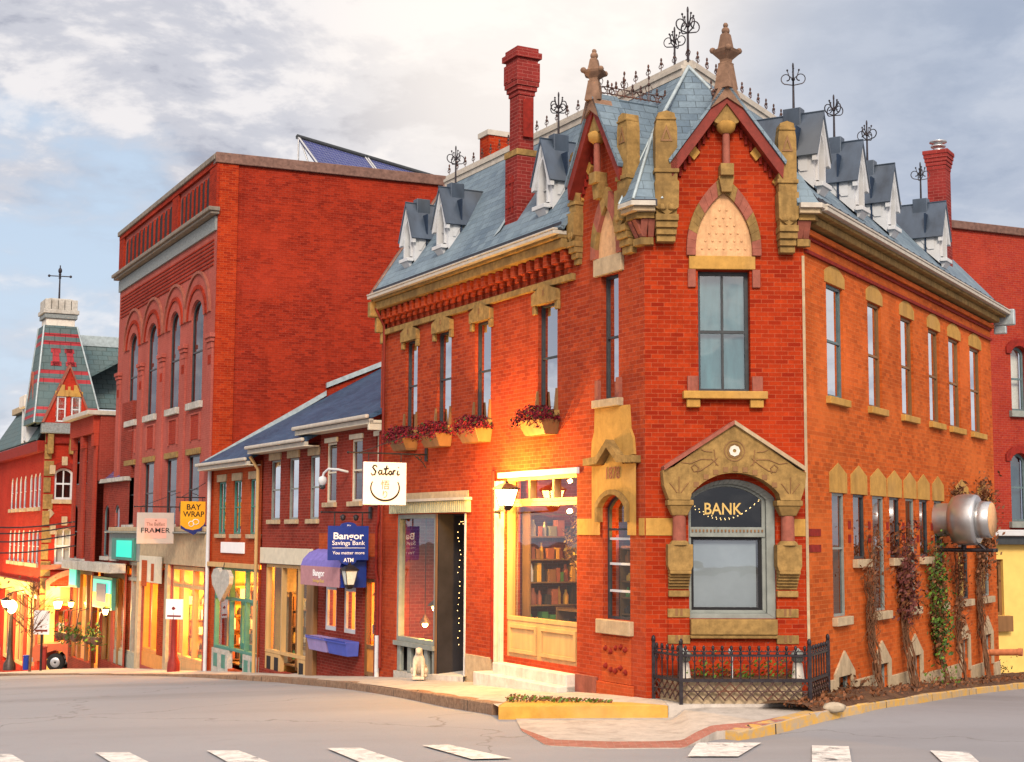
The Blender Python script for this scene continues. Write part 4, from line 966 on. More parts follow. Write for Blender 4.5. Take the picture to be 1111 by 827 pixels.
for i, b in enumerate(WRL):
    f = window(R, b, bank, 'dark_frame' if i % 2 else 'grey_paint', 'glass_dark', 'room_dark', rec=.03, w=.045, rail=.0 if b[2] > -1 else .55)
    um = (b[0] + b[1]) / 2; e = .12
    m = MB(); m.fp(R, [(b[0] - e, b[3] + .005), (b[0] - e, b[3] + .34), (um, b[3] + .52), (b[1] + e, b[3] + .34), (b[1] + e, b[3] + .005)], -.02, .015); m.build('lintel', M['stone_warm'], f)
    m = MB(); m.fb(R, b[0] - .07, b[1] + .09, b[2] - .15, b[2] - .005, -.1, .10); m.build('sill', M['stone_pale'], f, bevel=.01)
for i in range(6):
    um = (WRL[i][1] + WRL[i + 1][0]) / 2
    for zz in (.18, -.06): m = MB(); m.fb(R, um - .07, um + .07, zz - .07, zz + .07, -.01, .012); m.build('brick_tile', M['brick_dark'], bank)
for b in ((.02, .62, -.02, .10), (.02, .62, -.16, -.28)): run(R, b[0], b[1], min(b[2:]), max(b[2:]), -.01, .012, 'brick_band', 'brick_dark')
run(R, .015, .6, -.015, .0, -.01, .010, 'brick_band', 'stone_pink')
for b in BW:
    f = window(R, b, bank, 'grey_paint', 'glass_dark', 'room_dark', rec=.06, w=.03, rail=0)
    um = (b[0] + b[1]) / 2; e = .18; m = MB()
    m.ring(R, [(b[0] - e, b[2] - .25), (b[0] - e, b[3] + .05), (um, b[3] + .42), (b[1] + e, b[3] + .05), (b[1] + e, b[2] - .25)], [(b[0], b[2] - .25), (b[0], b[3] - .002), (um, b[3]), (b[1], b[3] - .002), (b[1], b[2] - .25)], -.02, .03, close=False)
    m.build('stone_surround', M['stone_pale'], f)
# stone base of the right wall, between the basement openings
edges = [.02]
for b in BW: edges += [b[0] - .19, b[1] + .19]
edges.append(RL)
for a, b in zip(edges[::2], edges[1::2]):
    if b - a > .1: run(R, a, b, -4.2, -2.38 - .043 * (a + b) / 2, -.02, .035, 'base_course', 'stone_pale', .01)

# tower windows
f = window(T, tow_f, bank, 'dark_frame', 'glass', 'curtain_teal', rec=.16, w=.06, mull=(.5,), bd=.12, backname='curtain')
c = (tow_f[0] + tow_f[1]) / 2
m = MB(); m.fp(T, outline(c - .47, c + .47, 4.58, 5.64, 'point', .95), -.06, .012); m.build('tympanum', M['stone_tan'], f)
m = MB()
for i in range(-3, 4):
    for j in range(6):
        uu, zz = c + i * .12 + (.06 if j % 2 else 0), 4.70 + j * .13
        if abs(uu - c) < .44 - max(0, (zz - 4.75)) * .46: m.ball(T.P(uu, zz, .008), .024, 6, 4)
m.build('carving', M['stone_tan'], f)
m = MB(); m.fb(T, c - .58, c + .52, 4.352, 4.575, -.1, .05); m.build('lintel', M['stone_warm'], f, bevel=.01)
Oo, Ii = outline(c - .62, c + .62, 4.58, 5.92, 'point', 1.22, 9), outline(c - .47, c + .47, 4.58, 5.64, 'point', .95, 9)
m = MB(); m.mi = 0; m.ring(T, Oo, Ii, -.02, .075, alt=3, mats=(0, 1), close=False); m.build('arch', [M['stone_pink'], M['stone']], f, bevel=.006)
m = MB(); m.fb(T, c + .47, c + .60, 4.05, 4.35, -.01, .05); m.fb(T, c - .60, c - .47, 4.05, 4.35, -.01, .05); m.split('impost', M['stone_pink'], f, bevel=.01)
m = MB(); m.fb(T, c - .70, c + .68, 2.20, 2.326, -.2, .16); m.fb(T, c - .64, c - .42, 2.06, 2.198, 0, .11); m.fb(T, c + .40, c + .62, 2.06, 2.198, 0, .11); m.build('sill', M['stone_warm'], f, bevel=.012)
m = MB(); m.fb(T, c - .62, c - .445, 2.328, 2.58, -.02, .06); m.fb(T, c + .445, c + .62, 2.328, 2.58, -.02, .06); m.split('sill_block', M['stone_pink'], f, bevel=.01)
f = window(L, tow_l, bank, 'dark_frame', 'glass_bright', 'room_navy', rec=.10, w=.045)
c = (tow_l[0] + tow_l[1]) / 2
m = MB(); m.fp(L, outline(c - .34, c + .34, 4.74, 5.62, 'point', .82), -.05, .012); m.build('tympanum', M['stone_tan'], f)
m = MB(); m.fb(L, c - .46, c + .44, 4.43, 4.735, -.1, .07); m.build('lintel', M['stone_pale'], f, bevel=.01)
m = MB(); m.ring(L, outline(c - .50, c + .50, 4.74, 5.95, 'point', 1.1, 9), outline(c - .34, c + .34, 4.74, 5.62, 'point', .82, 9), -.02, .09, alt=3, mats=(0, 1), close=False); m.build('arch', [M['stone_pink'], M['stone']], f)
m = MB(); m.fb(L, c - .42, c + .42, 2.14, 2.275, -.2, .12); m.build('sill', M['stone_pale'], f, bevel=.01)
m = MB(); m.fb(L, c - .39, c - .29, 2.277, 2.62, -.02, .07); m.fb(L, c + .29, c + .39, 2.277, 2.62, -.02, .07); m.split('sill_block', M['stone_pink'], f)
# left tower bay: plain stone panel, hood with the date, arched window, terracotta panel
m = MB(); m.fp(L, [(.26, 1.30), (.30, 1.58), (.40, 1.74), (.44, 2.135), (1.50, 2.135), (1.52, 1.74), (1.60, 1.58), (1.62, 1.30)], -.02, .05); m.build('stone_panel', M['stone_warm'], bank, bevel=.008)
c = (niche[0] + niche[1]) / 2
m = MB(); m.fp(L, [(c - .76, 1.16), (c - .76, 1.28), (c - .34, 1.30), (c, 1.58), (c + .34, 1.30), (c + .76, 1.28), (c + .76, 1.16), (c + .32, 1.18), (c, 1.44), (c - .32, 1.18)], 0, .20); HD = m.build('hood_mould', M['stone'], bank, bevel=.015)
o_, i_ = outline(c - .50, c + .50, -.05, 1.17, None), None
arcO = [(c - .50, 0), (c - .50, 1.155), (c, 1.40), (c + .50, 1.155), (c + .50, 0)]
In = outline(*niche, 'seg', .22, 7)
m = MB(); m.wall(L, [(c - .70, -.02), (c - .70, 1.155), (c - .30, 1.16), (c, 1.43), (c + .30, 1.16), (c + .70, 1.155), (c + .70, -.02), (niche[1] + .002, -.02)] + [(u, z) for u, z in reversed(In[1:-1])] + [(niche[0] - .002, -.02)], (), .0, .055); m.build('stone_surround', M['stone_warm'], HD)
m = MB(); m.ring(L, outline(niche[0] - .07, niche[1] + .07, .2, .74, 'seg', .24), outline(niche[0], niche[1], .2, .66, 'seg', .22), .0, .12, close=False); m.build('arch_mould', M['stone'], HD)
text('1878', L, c, 1.02, .42, .20, 'stone_pink', HD, .066, 'date_letters')
f = window(L, niche, bank, 'dark_frame', 'glass', 'room_dark', rec=.1, w=.045, rail=.72, arch='seg', rise=.22, bd=.5)
lamp_q = L.P(.9, .30, -.42)
m = MB()
for zz in (-.95, -.5, -.08): m.fb(L, niche[0] + .05, niche[1] - .05, zz - .02, zz + .02, -.16, -.112)
m.split('muntin', M['white_paint'], f)
m = MB(); m.fb(L, niche[0] - .10, niche[1] + .10, niche[2] - .24, niche[2] - .004, -.2, .09); m.build('sill', M['stone_pale'], f, bevel=.012)
m = MB(); m.fb(L, niche[0] - .02, niche[1] + .02, -2.45, -1.70, -.02, .012)
TP = m.build('terracotta_panel', M['brick_orange'], bank); m = MB(); rng = random.Random(5)
for r_ in range(2):
    for q in range(5): m.ball(L.P(niche[0] + .12 + q * .155, -1.9 - r_ * .32 + rng.uniform(-.05, .05), .015), .05, 6, 4, .3, rng=rng)
m.build('carving', M['brick_dark'], TP)
run(L, .34, 1.46, -2.72, -2.46, 0, .05, 'base_course', 'brick_orange', .01); run(L, 1.48, 2.17, -2.8, -2.40, 0, .05, 'base_course', 'stone_pink', .01)
# pale stone band round the tower at mid height
run(L, .02, .175, -.02, .26, -.01, .015, 'stone_band', 'stone_warm'); run(L, 1.60, 2.15, -.02, .26, -.01, .015, 'stone_band', 'stone_warm')
run(T, .005, .46, -.02, .26, -.01, .016, 'stone_band', 'stone_warm'); run(T, 2.25, TW - .035, -.02, .26, -.01, .016, 'stone_band', 'stone_warm')

# --- stone porch hood over the bank window
c = 1.40
aw = (.70, 2.12, -.1, .86)
HO = MB(); arc = outline(aw[0], aw[1], .40, .99, 'seg', .34, 10)[1:-1]
HO.fp(T, [(c - 1.06, .55), (c - 1.14, .78), (c - 1.16, 1.02), (c - .98, 1.08), (c - .06, 1.76), (c + .02, 1.78), (c + 1.02, 1.06), (c + 1.16, 1.0), (c + 1.14, .78), (c + 1.06, .55), (c + .74, .55), (c + .72, .63)] + [(u, z) for u, z in reversed(arc)] + [(c - .70, .63), (c - .72, .55)], .0, .34)
HOOD = HO.build('window_hood', M['stone'], bank, bevel=.018)
for s_ in (-1, 1):
    m = MB(); m.fp(T, [(c, 1.83), (c + s_ * 1.14, 1.09), (c + s_ * 1.14, 1.02), (c, 1.765)], .0, .40); m.build('coping', M['stone_pink' if s_ < 0 else 'stone_pale'], HOOD, bevel=.012)
m = MB(); k = 9
for i in range(k):
    f_ = (i + .5) / k; u = aw[0] + .0 + (aw[1] - aw[0]) * f_; R_ = (.71 ** 2 + .34 ** 2) / .68; zc_ = .99 - R_ + math.sqrt(max(0, R_ * R_ - (u - 1.41) ** 2)); m.fb(T, u - .04, u + .04, zc_ + .02, zc_ + .10, .30, .352)
m.split('dentil', M['brown_wood'], HOOD)
m = MB()
for r0, r1 in ((.17, .155), (.12, .105)):
    m.ring(T, [(c + r0 * math.cos(a * math.pi / 10), 1.34 + r0 * math.sin(a * math.pi / 10)) for a in range(20)], [(c + r1 * math.cos(a * math.pi / 10), 1.34 + r1 * math.sin(a * math.pi / 10)) for a in range(20)], .335, .350)
for s_ in (-1, 1):
    X = lambda a: c + s_ * a
    sp_ = [(X(.28), 1.22), (X(.40), 1.12), (X(.55), 1.02), (X(.66), 1.0), (X(.70), 1.07), (X(.64), 1.12), (X(.58), 1.06), (X(.60), .98)]
    m.tube([T.P(u, z, .343) for u, z in sp_], .011, 4); m.tube([T.P(u, z, .343) for u, z in ((X(.26), 1.10), (X(.36), 1.2), (X(.55), 1.2), (X(.72), 1.13), (X(.86), 1.15))], .010, 4)
    m.tube([T.P(u, z, .343) for u, z in ((X(.30), 1.10), (X(.33), 1.36))], .009, 4); m.tube([T.P(u, z, .343) for u, z in ((X(.36), 1.32), (X(.48), 1.33), (X(.54), 1.36))], .010, 4)
    for q in (-.1, 0, .1): m.tube([T.P(u, z, .343) for u, z in ((X(.90 + q * .3), .66), (X(.90 + q), .86 - abs(q)), (X(.90 + q * 1.5), .92 - abs(q)))], .010, 4)
m.build('carving', M['brown_wood'], HOOD)
m = MB(); m.ring(T, [(c + .09 * math.cos(a * math.pi / 4), 1.34 + .09 * math.sin(a * math.pi / 4)) for a in range(8)], [(c + .03 * math.cos(a * math.pi / 4), 1.34 + .03 * math.sin(a * math.pi / 4)) for a in range(8)], .335, .355); m.build('rosette', M['white_stone'], HOOD)
for uu in (.53, 2.29):
    a, b = uu - .17, uu + .17
    m = MB(); m.fb(T, a - .04, b + .04, .46, .55, 0, .33); m.hexa([T.P(a + .05, .30, .04), T.P(b - .05, .30, .04), T.P(b - .05, .30, .24), T.P(a + .05, .30, .24), T.P(a - .02, .458, .0), T.P(b + .02, .458, .0), T.P(b + .02, .458, .31), T.P(a - .02, .458, .31)]); m.build('capital', M['stone'], HOOD, bevel=.015)
    m = MB(); m.lathe(T.P(uu, -.10, .14), [(.11, 0), (.105, .40)], 14); m.build('colonnette', M['stone_pink'], HOOD)
    m = MB(); m.lathe(T.P(uu, -.17, .14), [(.17, 0), (.15, .04), (.12, .07)], 14); m.fp(T, [(a - .03, -.16), (b + .03, -.16), (b + .03, -.5), (b, -.58), (a, -.58), (a - .03, -.5)], 0, .26)
    for k in range(6): w = k / 5; m.fb(T, a, b, -.58 - .05 * (k + 1), -.582 - .05 * k, 0, .27 - .05 * k if k else .29)
    m.fb(T, a, b, -1.0, -.9, 0, .10); m.build('console', M['stone'], HOOD, bevel=.014)
    for zz in (-1.07 - .26, -1.75):
        m = MB(); m.fb(T, a - .01, b + .01, zz, zz + .14, -.01, .05); o = m.build('quoin', M['stone'], bank, bevel=.01)
        m = MB(); m.fb(T, uu - .06, uu - .02, zz + .03, zz + .14, .049, .056); m.fb(T, uu + .02, uu + .06, zz + .03, zz + .14, .049, .056); m.build('carving', M['brown_wood'], o)
    run(T, a, b, -1.61, -1.331, -.005, .03, 'pier', 'brick_front'); run(T, a, b, -2.6, -1.752, -.005, .03, 'pier', 'brick_front'); run(T, a, b, -1.19, -1.0, -.005, .03, 'pier', 'brick_front')
# bank window
BWD = MB(); O = outline(*bw_, 'seg', .30, 9); I = outline(bw_[0] + .02, bw_[1] - .14, bw_[2] + .08, bw_[3] - .08, 'seg', .25, 9)
BWD.ring(T, O, I, -.2, -.05); BWD.ring(T, I, outline(bw_[0] + .06, bw_[1] - .20, bw_[2] + .13, bw_[3] - .12, 'seg', .22, 9), -.22, -.12)
BWD.fb(T, bw_[0] + .03, bw_[1] - .15, .02 - .06, .02 + .10, -.2, -.09)
BWn = BWD.build('window', M['grey_paint'], bank, bevel=.006)
m = MB(); k = 20
for i in range(k): uu = bw_[0] + .08 + (bw_[1] - bw_[0] - .28) * i / (k - 1); m.fb(T, uu - .012, uu + .012, .04, .08, -.089, -.07)
m.split('dentil', M['brown_wood'], BWn)
iu0, iu1 = bw_[0] + .06, bw_[1] - .20
m = MB(); P = outline(iu0, iu1, .12, bw_[3] - .12, 'seg', .22, 9); tri = tessellate_polygon([[V((p[0], p[1], 0)) for p in P]]); m.add([T.P(p[0], p[1], -.16) for p in P], [tuple(x) for x in tri]); m.build('transom_pane', M['glass_black'], BWn)
m = MB(); m.fb(T, iu0 - .3, iu1 + .3, -1.4, .9, -1.6, -1.55); m.fb(T, iu0 - .34, iu0 - .3, -1.4, .9, -1.6, -.36); m.fb(T, iu1 + .3, iu1 + .34, -1.4, .9, -1.6, -.36); m.fb(T, iu0 - .3, iu1 + .3, .86, .9, -1.55, -.36); m.build('room_wall', M['room_dark'], BWn)
text('BANK', T, (iu0 + iu1) / 2 - .04, .42, .62, .19, 'letter_gold', BWn, -.150, 'bank_letters', bold=.012)
m = MB(); m.ring(T, outline(iu0, iu1, bw_[2] + .13, -.045), outline(iu0 + .045, iu1 - .045, bw_[2] + .175, -.09), -.24, -.17); SA = m.build('sash', M['letter_black'], BWn)
m = MB(); m.add([T.P(iu0, bw_[2] + .1, -.205), T.P(iu1, bw_[2] + .1, -.205), T.P(iu1, -.05, -.205), T.P(iu0, -.05, -.205)], [(0, 1, 2, 3)]); m.build('pane', M['glass'], SA)
m = MB(); m.fb(T, iu0 + .02, iu1 - .07, bw_[2] + .15, -.10, -.30, -.28); m.build('blind_or_dark_room', M['screen_grey'], SA)
m = MB(); m.fb(T, .71, 2.11, -1.60, bw_[2] - .003, -.3, .15); m.fb(T, .705, 2.115, -1.66, -1.602, -.1, .12); m.build('sill', M['stone'], BWn, bevel=.015)
# string of little bulbs inside the transom
t = thing('string_lights', 'strand of tiny warm bulbs draped behind the arched window over the bank lettering', 'string lights', T.P(1.3, .3, -.22))
m = MB(); bl = MB(); pts = []
for q in range(2):
    seg = [(iu0 + .02 + (iu1 - iu0 - .04) * i / 16, .46 - .22 * math.sin(math.pi * i / 16) + .08 * q * (1 - i / 16) - .02 * q + (i / 16) ** 3 * .12) for i in range(17)]
    m.tube([T.P(u, z, -.22 - .05 * q) for u, z in seg], .004, 4, False)
    for u, z in seg: bl.ball(T.P(u, z - .012, -.22 - .05 * q), .008, 5, 4)
side = [(iu1 - .03, -.12 - 1.05 * i / 12) for i in range(13)]
m.tube([T.P(u, z, -.25) for u, z in side], .004, 4, False)
for u, z in side[:8]: bl.ball(T.P(u, z, -.25), .008, 5, 4)
m.build('wire', M['iron'], t); bl.build('bulbs', M['bulb'], t)
# ------------------------------------------------------------------ the bank's two shop fronts on the main street
def part(name, mat, par, boxes, fr, bevel=0):
    m = MB()
    for b in boxes: m.fb(fr, *b)
    return m.split(name, M[mat] if isinstance(mat, str) else mat, par, bevel=bevel)
def pane(fr, u0, u1, z0, z1, d, par, mat='glass_shop', name='pane'):
    m = MB(); m.add([fr.P(u0, z0, d), fr.P(u1, z0, d), fr.P(u1, z1, d), fr.P(u0, z1, d)], [(0, 1, 2, 3)]); return m.build(name, M[mat], par)
def frame(fr, u0, u1, z0, z1, w, d0, d1, mat, par, name='window_frame', mull=(), rails=(), bevel=0):
    m = MB(); m.ring(fr, outline(u0, u1, z0, z1), outline(u0 + w, u1 - w, z0 + w, z1 - w), d0, d1)
    for q in mull: m.fb(fr, q - w / 2, q + w / 2, z0 + w, z1 - w, d0 + .004, d1 - .004)
    for q in rails: m.fb(fr, u0 + w, u1 - w, q - w / 2, q + w / 2, d0 + .008, d1 - .008)
    return m.build(name, M[mat], par, bevel=bevel)
# shop with the wooden fascia
m = MB(); m.fb(L, 6.35, 10.25, .42, .66, 0, .10)
for i in range(40): uu = 6.4 + i * .096; m.fb(L, uu, uu + .05, .425, .655, .10, .115)
FA = m.build('fascia', M['sage_paint'], bank); part('fascia_cap', 'gutter', FA, [(6.3, 10.3, .665, .72, 0, .17)], L)
m = MB(); m.fb(L, 6.45, 10.3, .72, .86, -.01, .02); m.build('lintel_band', M['stone_pale'], bank)
SF = frame(L, 8.02, 10.02, -2.34, .40, .09, -.16, -.02, 'grey_paint', bank, 'shop_window'); pane(L, 8.08, 9.95, -2.27, .33, -.10, SF, 'glass')
part('rail', 'grey_paint', SF, [(8.0, 10.06, -2.44, -2.345, -.2, .05)], L)
for i, uu in enumerate((8.1, 8.5, 8.92, 9.35, 9.9)): part('baluster', 'grey_paint', SF, [(uu - .09, uu + .09, -3.0, -2.445, -.12, -.02)], L, .02)
part('panel', 'room_dark', SF, [(8.0, 10.02, -3.3, -2.45, -.24, -.2)], L); part('plinth', 'stone_grey', SF, [(8.0, 10.05, -3.3, -3.0, -.2, .03)], L)
part('door_post', 'brown_wood', bank, [(7.92, 8.015, -3.1, .40, -.08, .0)], L); part('door_post', 'white_paint', bank, [(6.553, 6.60, -3.1, .40, -.3, .02)], L)
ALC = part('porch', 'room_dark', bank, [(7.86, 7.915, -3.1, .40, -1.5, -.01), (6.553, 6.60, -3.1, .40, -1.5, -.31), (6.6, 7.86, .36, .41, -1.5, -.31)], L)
DR_ = frame(L, 6.62, 7.86, -2.65, .35, .10, -1.52, -1.42, 'brown_wood', bank, 'shop_door', rails=(-1.75,)); pane(L, 6.7, 7.78, -1.72, .27, -1.47, DR_, 'glass_dark')
part('door_panel', 'tan_wood', DR_, [(6.7, 7.78, -2.58, -1.8, -1.5, -1.46)], L); part('handle', 'steel', DR_, [(7.66, 7.70, -1.7, -1.4, -1.42, -1.36)], L)
m = MB(); m.add([L.P(6.4, -2.82, .12), L.P(8.05, -2.92, .12), L.P(8.05, -2.80, -1.4), L.P(6.4, -2.66, -1.4), L.P(6.4, -3.3, .12), L.P(8.05, -3.3, .12)], [(0, 1, 2, 3), (0, 1, 5, 4)]); m.build('step', M['white_stone'], bank)
t = thing('string_lights', 'strand of warm fairy lights hanging down one side of the dark shop doorway', 'string lights', L.P(7.8, .3, -.4))
m, bl = MB(), MB(); rng = random.Random(2); pts = [L.P(6.9 + .9 * i / 12, .22 + .05 * math.sin(i * 1.3), -.5) for i in range(13)] + [L.P(7.80 + .03 * math.sin(i), .2 - i * .13, -.45) for i in range(20)]
m.tube(pts, .004, 4, False)
for p in pts: bl.ball(p + V((rng.uniform(-.03, .03), 0, rng.uniform(-.05, .02))), .008, 5, 4)
m.build('wire', M['iron'], t); bl.build('bulbs', M['bulb'], t)
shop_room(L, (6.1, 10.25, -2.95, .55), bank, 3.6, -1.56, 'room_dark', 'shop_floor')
part('shop_side', 'brick_brown', bank, [(10.03, 10.08, -3.0, .5, -1.6, -.33), (8.02, 10.03, .45, .5, -1.6, -.33)], L); part('display_floor', 'shop_floor', bank, [(8.02, 10.03, -2.45, -2.40, -1.6, -.25)], L)
pendant(tuple(L.P(8.75, -1.55, -.42)), 1.9, 'brass pendant lamp glowing low in the window beside the stone dog statue', 90, r=.16)
pendant(tuple(L.P(9.35, -1.95, -.40)), 2.3, 'small warm lamp hanging lowest behind the shop window with the striped fascia', 30, r=.08)
# pier foot and white posts
part('base_course', 'stone_pale', bank, [(5.36, 6.50, -3.3, -2.38, 0, .035)], L, .01)
part('post', 'cream_paint', bank, [(4.92, 5.02, -2.5, 1.0, 0, .07), (5.10, 5.16, -2.5, 1.0, 0, .09)], L)
m = MB(); m.tube([L.P(5.26, 1.2, .06), L.P(5.26, -2.4, .06)], .04, 8); m.build('downpipe', M['brick_dark'], bank)
# big shop window
S2 = frame(L, 2.18, 4.86, -1.62, .58, .07, -.18, -.04, 'tan_wood', bank, 'shop_window'); pane(L, 2.2, 4.84, -1.6, .55, -.12, S2, 'glass')
TRN = frame(L, 2.18, 4.86, .585, 1.05, .06, -.18, -.04, 'tan_wood', bank, 'transom_window', mull=(3.1, 4.0)); pane(L, 2.2, 4.84, .6, 1.03, -.12, TRN, 'glass_shop')
part('lintel_beam', 'white_paint', bank, [(2.1, 5.1, 1.05, 1.16, -.02, .06)], L, .01)
PN = part('panelling', 'tan_wood', bank, [(2.18, 4.86, -2.3, -1.625, -.2, -.05)], L)
for a, b in ((2.28, 3.55), (3.7, 4.75)): m = MB(); m.ring(L, outline(a, b, -2.22, -1.7), outline(a + .06, b - .06, -2.16, -1.76), -.051, -.02); m.build('panel', M['tan_wood'], PN)
part('step', 'white_stone', bank, [(2.17, 4.95, -3.2, -2.42, -.1, .22), (2.17, 5.40, -3.3, -2.62, -.1, .40)], L, .015)
shop_room(L, (2.0, 5.0, -2.3, 1.1), bank, 2.2, -.33, 'brick_brown', 'shop_floor')  # interior walls in brown brick imitate street brick reflected in the glass
end_shelf(L, 4.98, -2.28, 2.7, 'added tall wooden shelf of pottery and boxes replacing street reflections in the big shop window', -.36, 1.7, 6, .3)  # clutter added in place of the street reflections in this pane

shelf(L, 3.5, -2.28, 1.6, .9, .4, -.8, 'added low shelf of small goods replacing reflections close behind the big shop window', 2)  # also added to fill the pane where reflections would show
pendant(tuple(L.P(3.3, .45, -1.2)), .6, 'warm pendant lamp inside the big corner shop window', 40, r=.045)
pendant(tuple(L.P(.92, .28, -.42)), .3, 'small warm lamp behind the arched niche window below the carved date', 20, r=.06)
shelf(L, 1.0, -1.40, .6, 1.2, .2, -.34, 'white shelf of goods behind the arched niche window', 4)
# dried foliage garland in the window
t = thing('leaf_wreath', 'hanging wreath of orange autumn leaves in the big shop window', 'wreath', L.P(3.0, 0, -.45)); m = MB(); rng = random.Random(9)
for _ in range(330): a = rng.uniform(0, 6.28); r_ = .36 + rng.gauss(0, .09); m.mi = rng.randrange(3); m.leaf(L.P(2.95 + math.cos(a) * r_, -.15 + math.sin(a) * r_ * 1.1, -.5 + rng.uniform(-.06, .06)), .05, rng)
m.build('leaves', [GOODS[5], M['leaf_dry'], GOODS[4]], t); m = MB(); m.tube([L.P(2.95 + .36 * math.cos(a * .5), -.15 + .4 * math.sin(a * .5), -.5) for a in range(14)], .02, 5); m.build('hoop', M['twig'], t)

def lantern(P, fr, label, lit, h=.42, w=.30, watts=0, group=None, drop=False):
    """a four-sided tapered wall or hanging lantern; P is its centre"""
    t = thing('wall_lantern', label, 'lantern', tuple(P - V((0, 0, h / 2))), group); b = P - V((0, 0, h / 2))
    m = MB(); ph = rad(45 - fr.ang); k = w * .7
    for q in range(4):
        a = ph + math.pi / 2 * q; e = V((math.cos(a), math.sin(a), 0)); m.tube([b + e * k * .55 + V((0, 0, .04)), b + e * k + V((0, 0, h * .74))], .012, 4, False)
    m.lathe(b, [(k * .3, -.05), (k * .5, 0), (k * .62, .045), (k * .5, .05)], 4, sm=False, ph=ph - math.pi / 4); m.lathe(b + V((0, 0, h * .73)), [(k * 1.1, 0), (k * 1.15, .03), (k * .45, h * .24), (k * .2, h * .27), (k * .22, h * .32), (.01, h * .38)], 4, sm=False, ph=ph - math.pi / 4)
    m.build('lantern_frame', M['iron'], t)
    m = MB(); m.lathe(b + V((0, 0, .05)), [(k * .53, 0), (k * .95, h * .68)], 4, sm=False, ph=ph - math.pi / 4); m.build('lantern_glass', M['lamp_warm' if lit else 'lace'], t)
    return t
P = L.P(4.12, .70, .38)
t = lantern(P, L, 'square wall lantern burning bright yellow beside the big shop window', True, .46, .34)
m = MB(); m.tube([L.P(4.95, .38, .02), L.P(4.95, .40, .2), L.P(4.4, .42, .38), L.P(4.12, .42, .38)], .018, 6); m.box(L.P(4.95, .28, .02), .12, .05, .2, rad(28)); m.build('bracket', M['iron'], t)
for q, w_ in ((L.P(4.12, 1.0, .75), 300), (L.P(4.12, .42, .75), 300)):
    o = lamp_light(q, w_, (1, .50, .09), .04); o.parent = t; o.location = q - WPOS[t.name]

# ------------------------------------------------------------------ stone dog statue on the sidewalk edge
def skin_body(name, joints, edges, radii, mat, par, sub=2, root=0):
    me = bpy.data.meshes.new(name); org = WPOS[par.name]
    me.from_pydata([V(j) - org for j in joints], edges, []); o = bpy.data.objects.new(name, me); COL.objects.link(o); o.parent = par; WPOS[o.name] = org
    sk = o.modifiers.new('skin', 'SKIN'); sv = me.skin_vertices[0].data
    for i, r_ in enumerate(radii): sv[i].radius = (r_, r_); sv[i].use_root = (i == root)
    ss = o.modifiers.new('sub', 'SUBSURF'); ss.levels = sub; ss.render_levels = sub; me.materials.append(M[mat])
    bpy.context.view_layer.update(); dg = bpy.context.evaluated_depsgraph_get(); me2 = bpy.data.meshes.new_from_object(o.evaluated_get(dg)); o.modifiers.clear(); o.data = me2; return o
sb = L.P(7.83, -2.98, .42); f_ = (-L.u * .75 + L.n * .45).normalized(); s_ = f_.cross(V((0, 0, 1)))
q = lambda a, b, c: sb + f_ * a + s_ * b + V((0, 0, c))
t = thing('dog_statue', 'pale stone statue of a sitting dog by the shop doorway step', 'statue', tuple(sb))
part_ = MB(); part_.box(sb, .34, .24, .06, math.atan2(f_.y, f_.x)); part_.build('plinth', M['statue_stone'], t, bevel=.01)
J = [q(-.12, 0, .16), q(-.06, 0, .28), q(.02, 0, .40), q(.05, 0, .50), q(.07, 0, .58), q(.16, 0, .56), q(.21, 0, .545),      # 0 rump .. 6 muzzle
     q(.07, .08, .36), q(.10, .085, .20), q(.12, .085, .07), q(.17, .085, .065), q(.07, -.08, .36), q(.10, -.085, .20), q(.12, -.085, .07), q(.17, -.085, .065),
     q(-.10, .11, .17), q(.03, .13, .19), q(-.06, .13, .075), q(.06, .135, .07), q(-.10, -.11, .17), q(.03, -.13, .19), q(-.06, -.13, .075), q(.06, -.135, .07),
     q(-.20, .02, .10), q(-.26, .08, .075), q(.03, .055, .62), q(.03, -.055, .62)]
E_ = [(0, 1), (1, 2), (2, 3), (3, 4), (4, 5), (5, 6), (2, 7), (7, 8), (8, 9), (9, 10), (2, 11), (11, 12), (12, 13), (13, 14), (0, 15), (15, 16), (16, 17), (17, 18), (0, 19), (19, 20), (20, 21), (21, 22), (0, 23), (23, 24), (4, 25), (4, 26)]
RR = [.12, .125, .115, .075, .085, .06, .04, .055, .042, .035, .03, .055, .042, .035, .03, .075, .055, .04, .03, .075, .055, .04, .03, .03, .02, .025, .025]
skin_body('dog_body', J, E_, RR, 'statue_stone', t)

# ------------------------------------------------------------------ lower shop buildings next door
def eave_roof(root, u0, u1, zE, pitch, run_, mat='roof_navy', over=.4, t=.10, side=True):
    m = MB(); m.slab([L.P(u0, zE, over), L.P(u1, zE, over), L.P(u1, zE + pitch * (run_ + over), -run_), L.P(u0, zE + pitch * (run_ + over), -run_)], t); r_ = m.build('roof', M[mat], root)
    part('fascia', 'gutter', r_, [(u0, u1, zE - .17, zE - .085, over - .12, over - .02)], L); part('soffit', 'cream_paint', r_, [(u0, u1, zE - .20, zE - .172, -.02, over - .02)], L)
    part('gutter', 'gutter', r_, [(u0 - .02, u1 + .02, zE - .08, zE + .015, over - .015, over + .08)], L, .03)
    return r_
def small_windows(root, specs, z0, z1, fm, gm, bm, head='stone_pale', headh=.16, sillm='stone_pale', rail=.5, d=0.0, mull=()):
    for a, b in specs:
        f = window(L, (a, b, z0, z1), root, fm, gm, bm, rec=.04, w=.05, rail=rail, d=d, mull=mull)
        if head: part('lintel', head, f, [(a - .07, b + .07, z1 + .003, z1 + headh, d - .03, d + .045)], L, .008)
        part('sill', sillm, f, [(a - .06, b + .06, z0 - .12, z0 - .004, d - .1, d + .09)], L, .008)
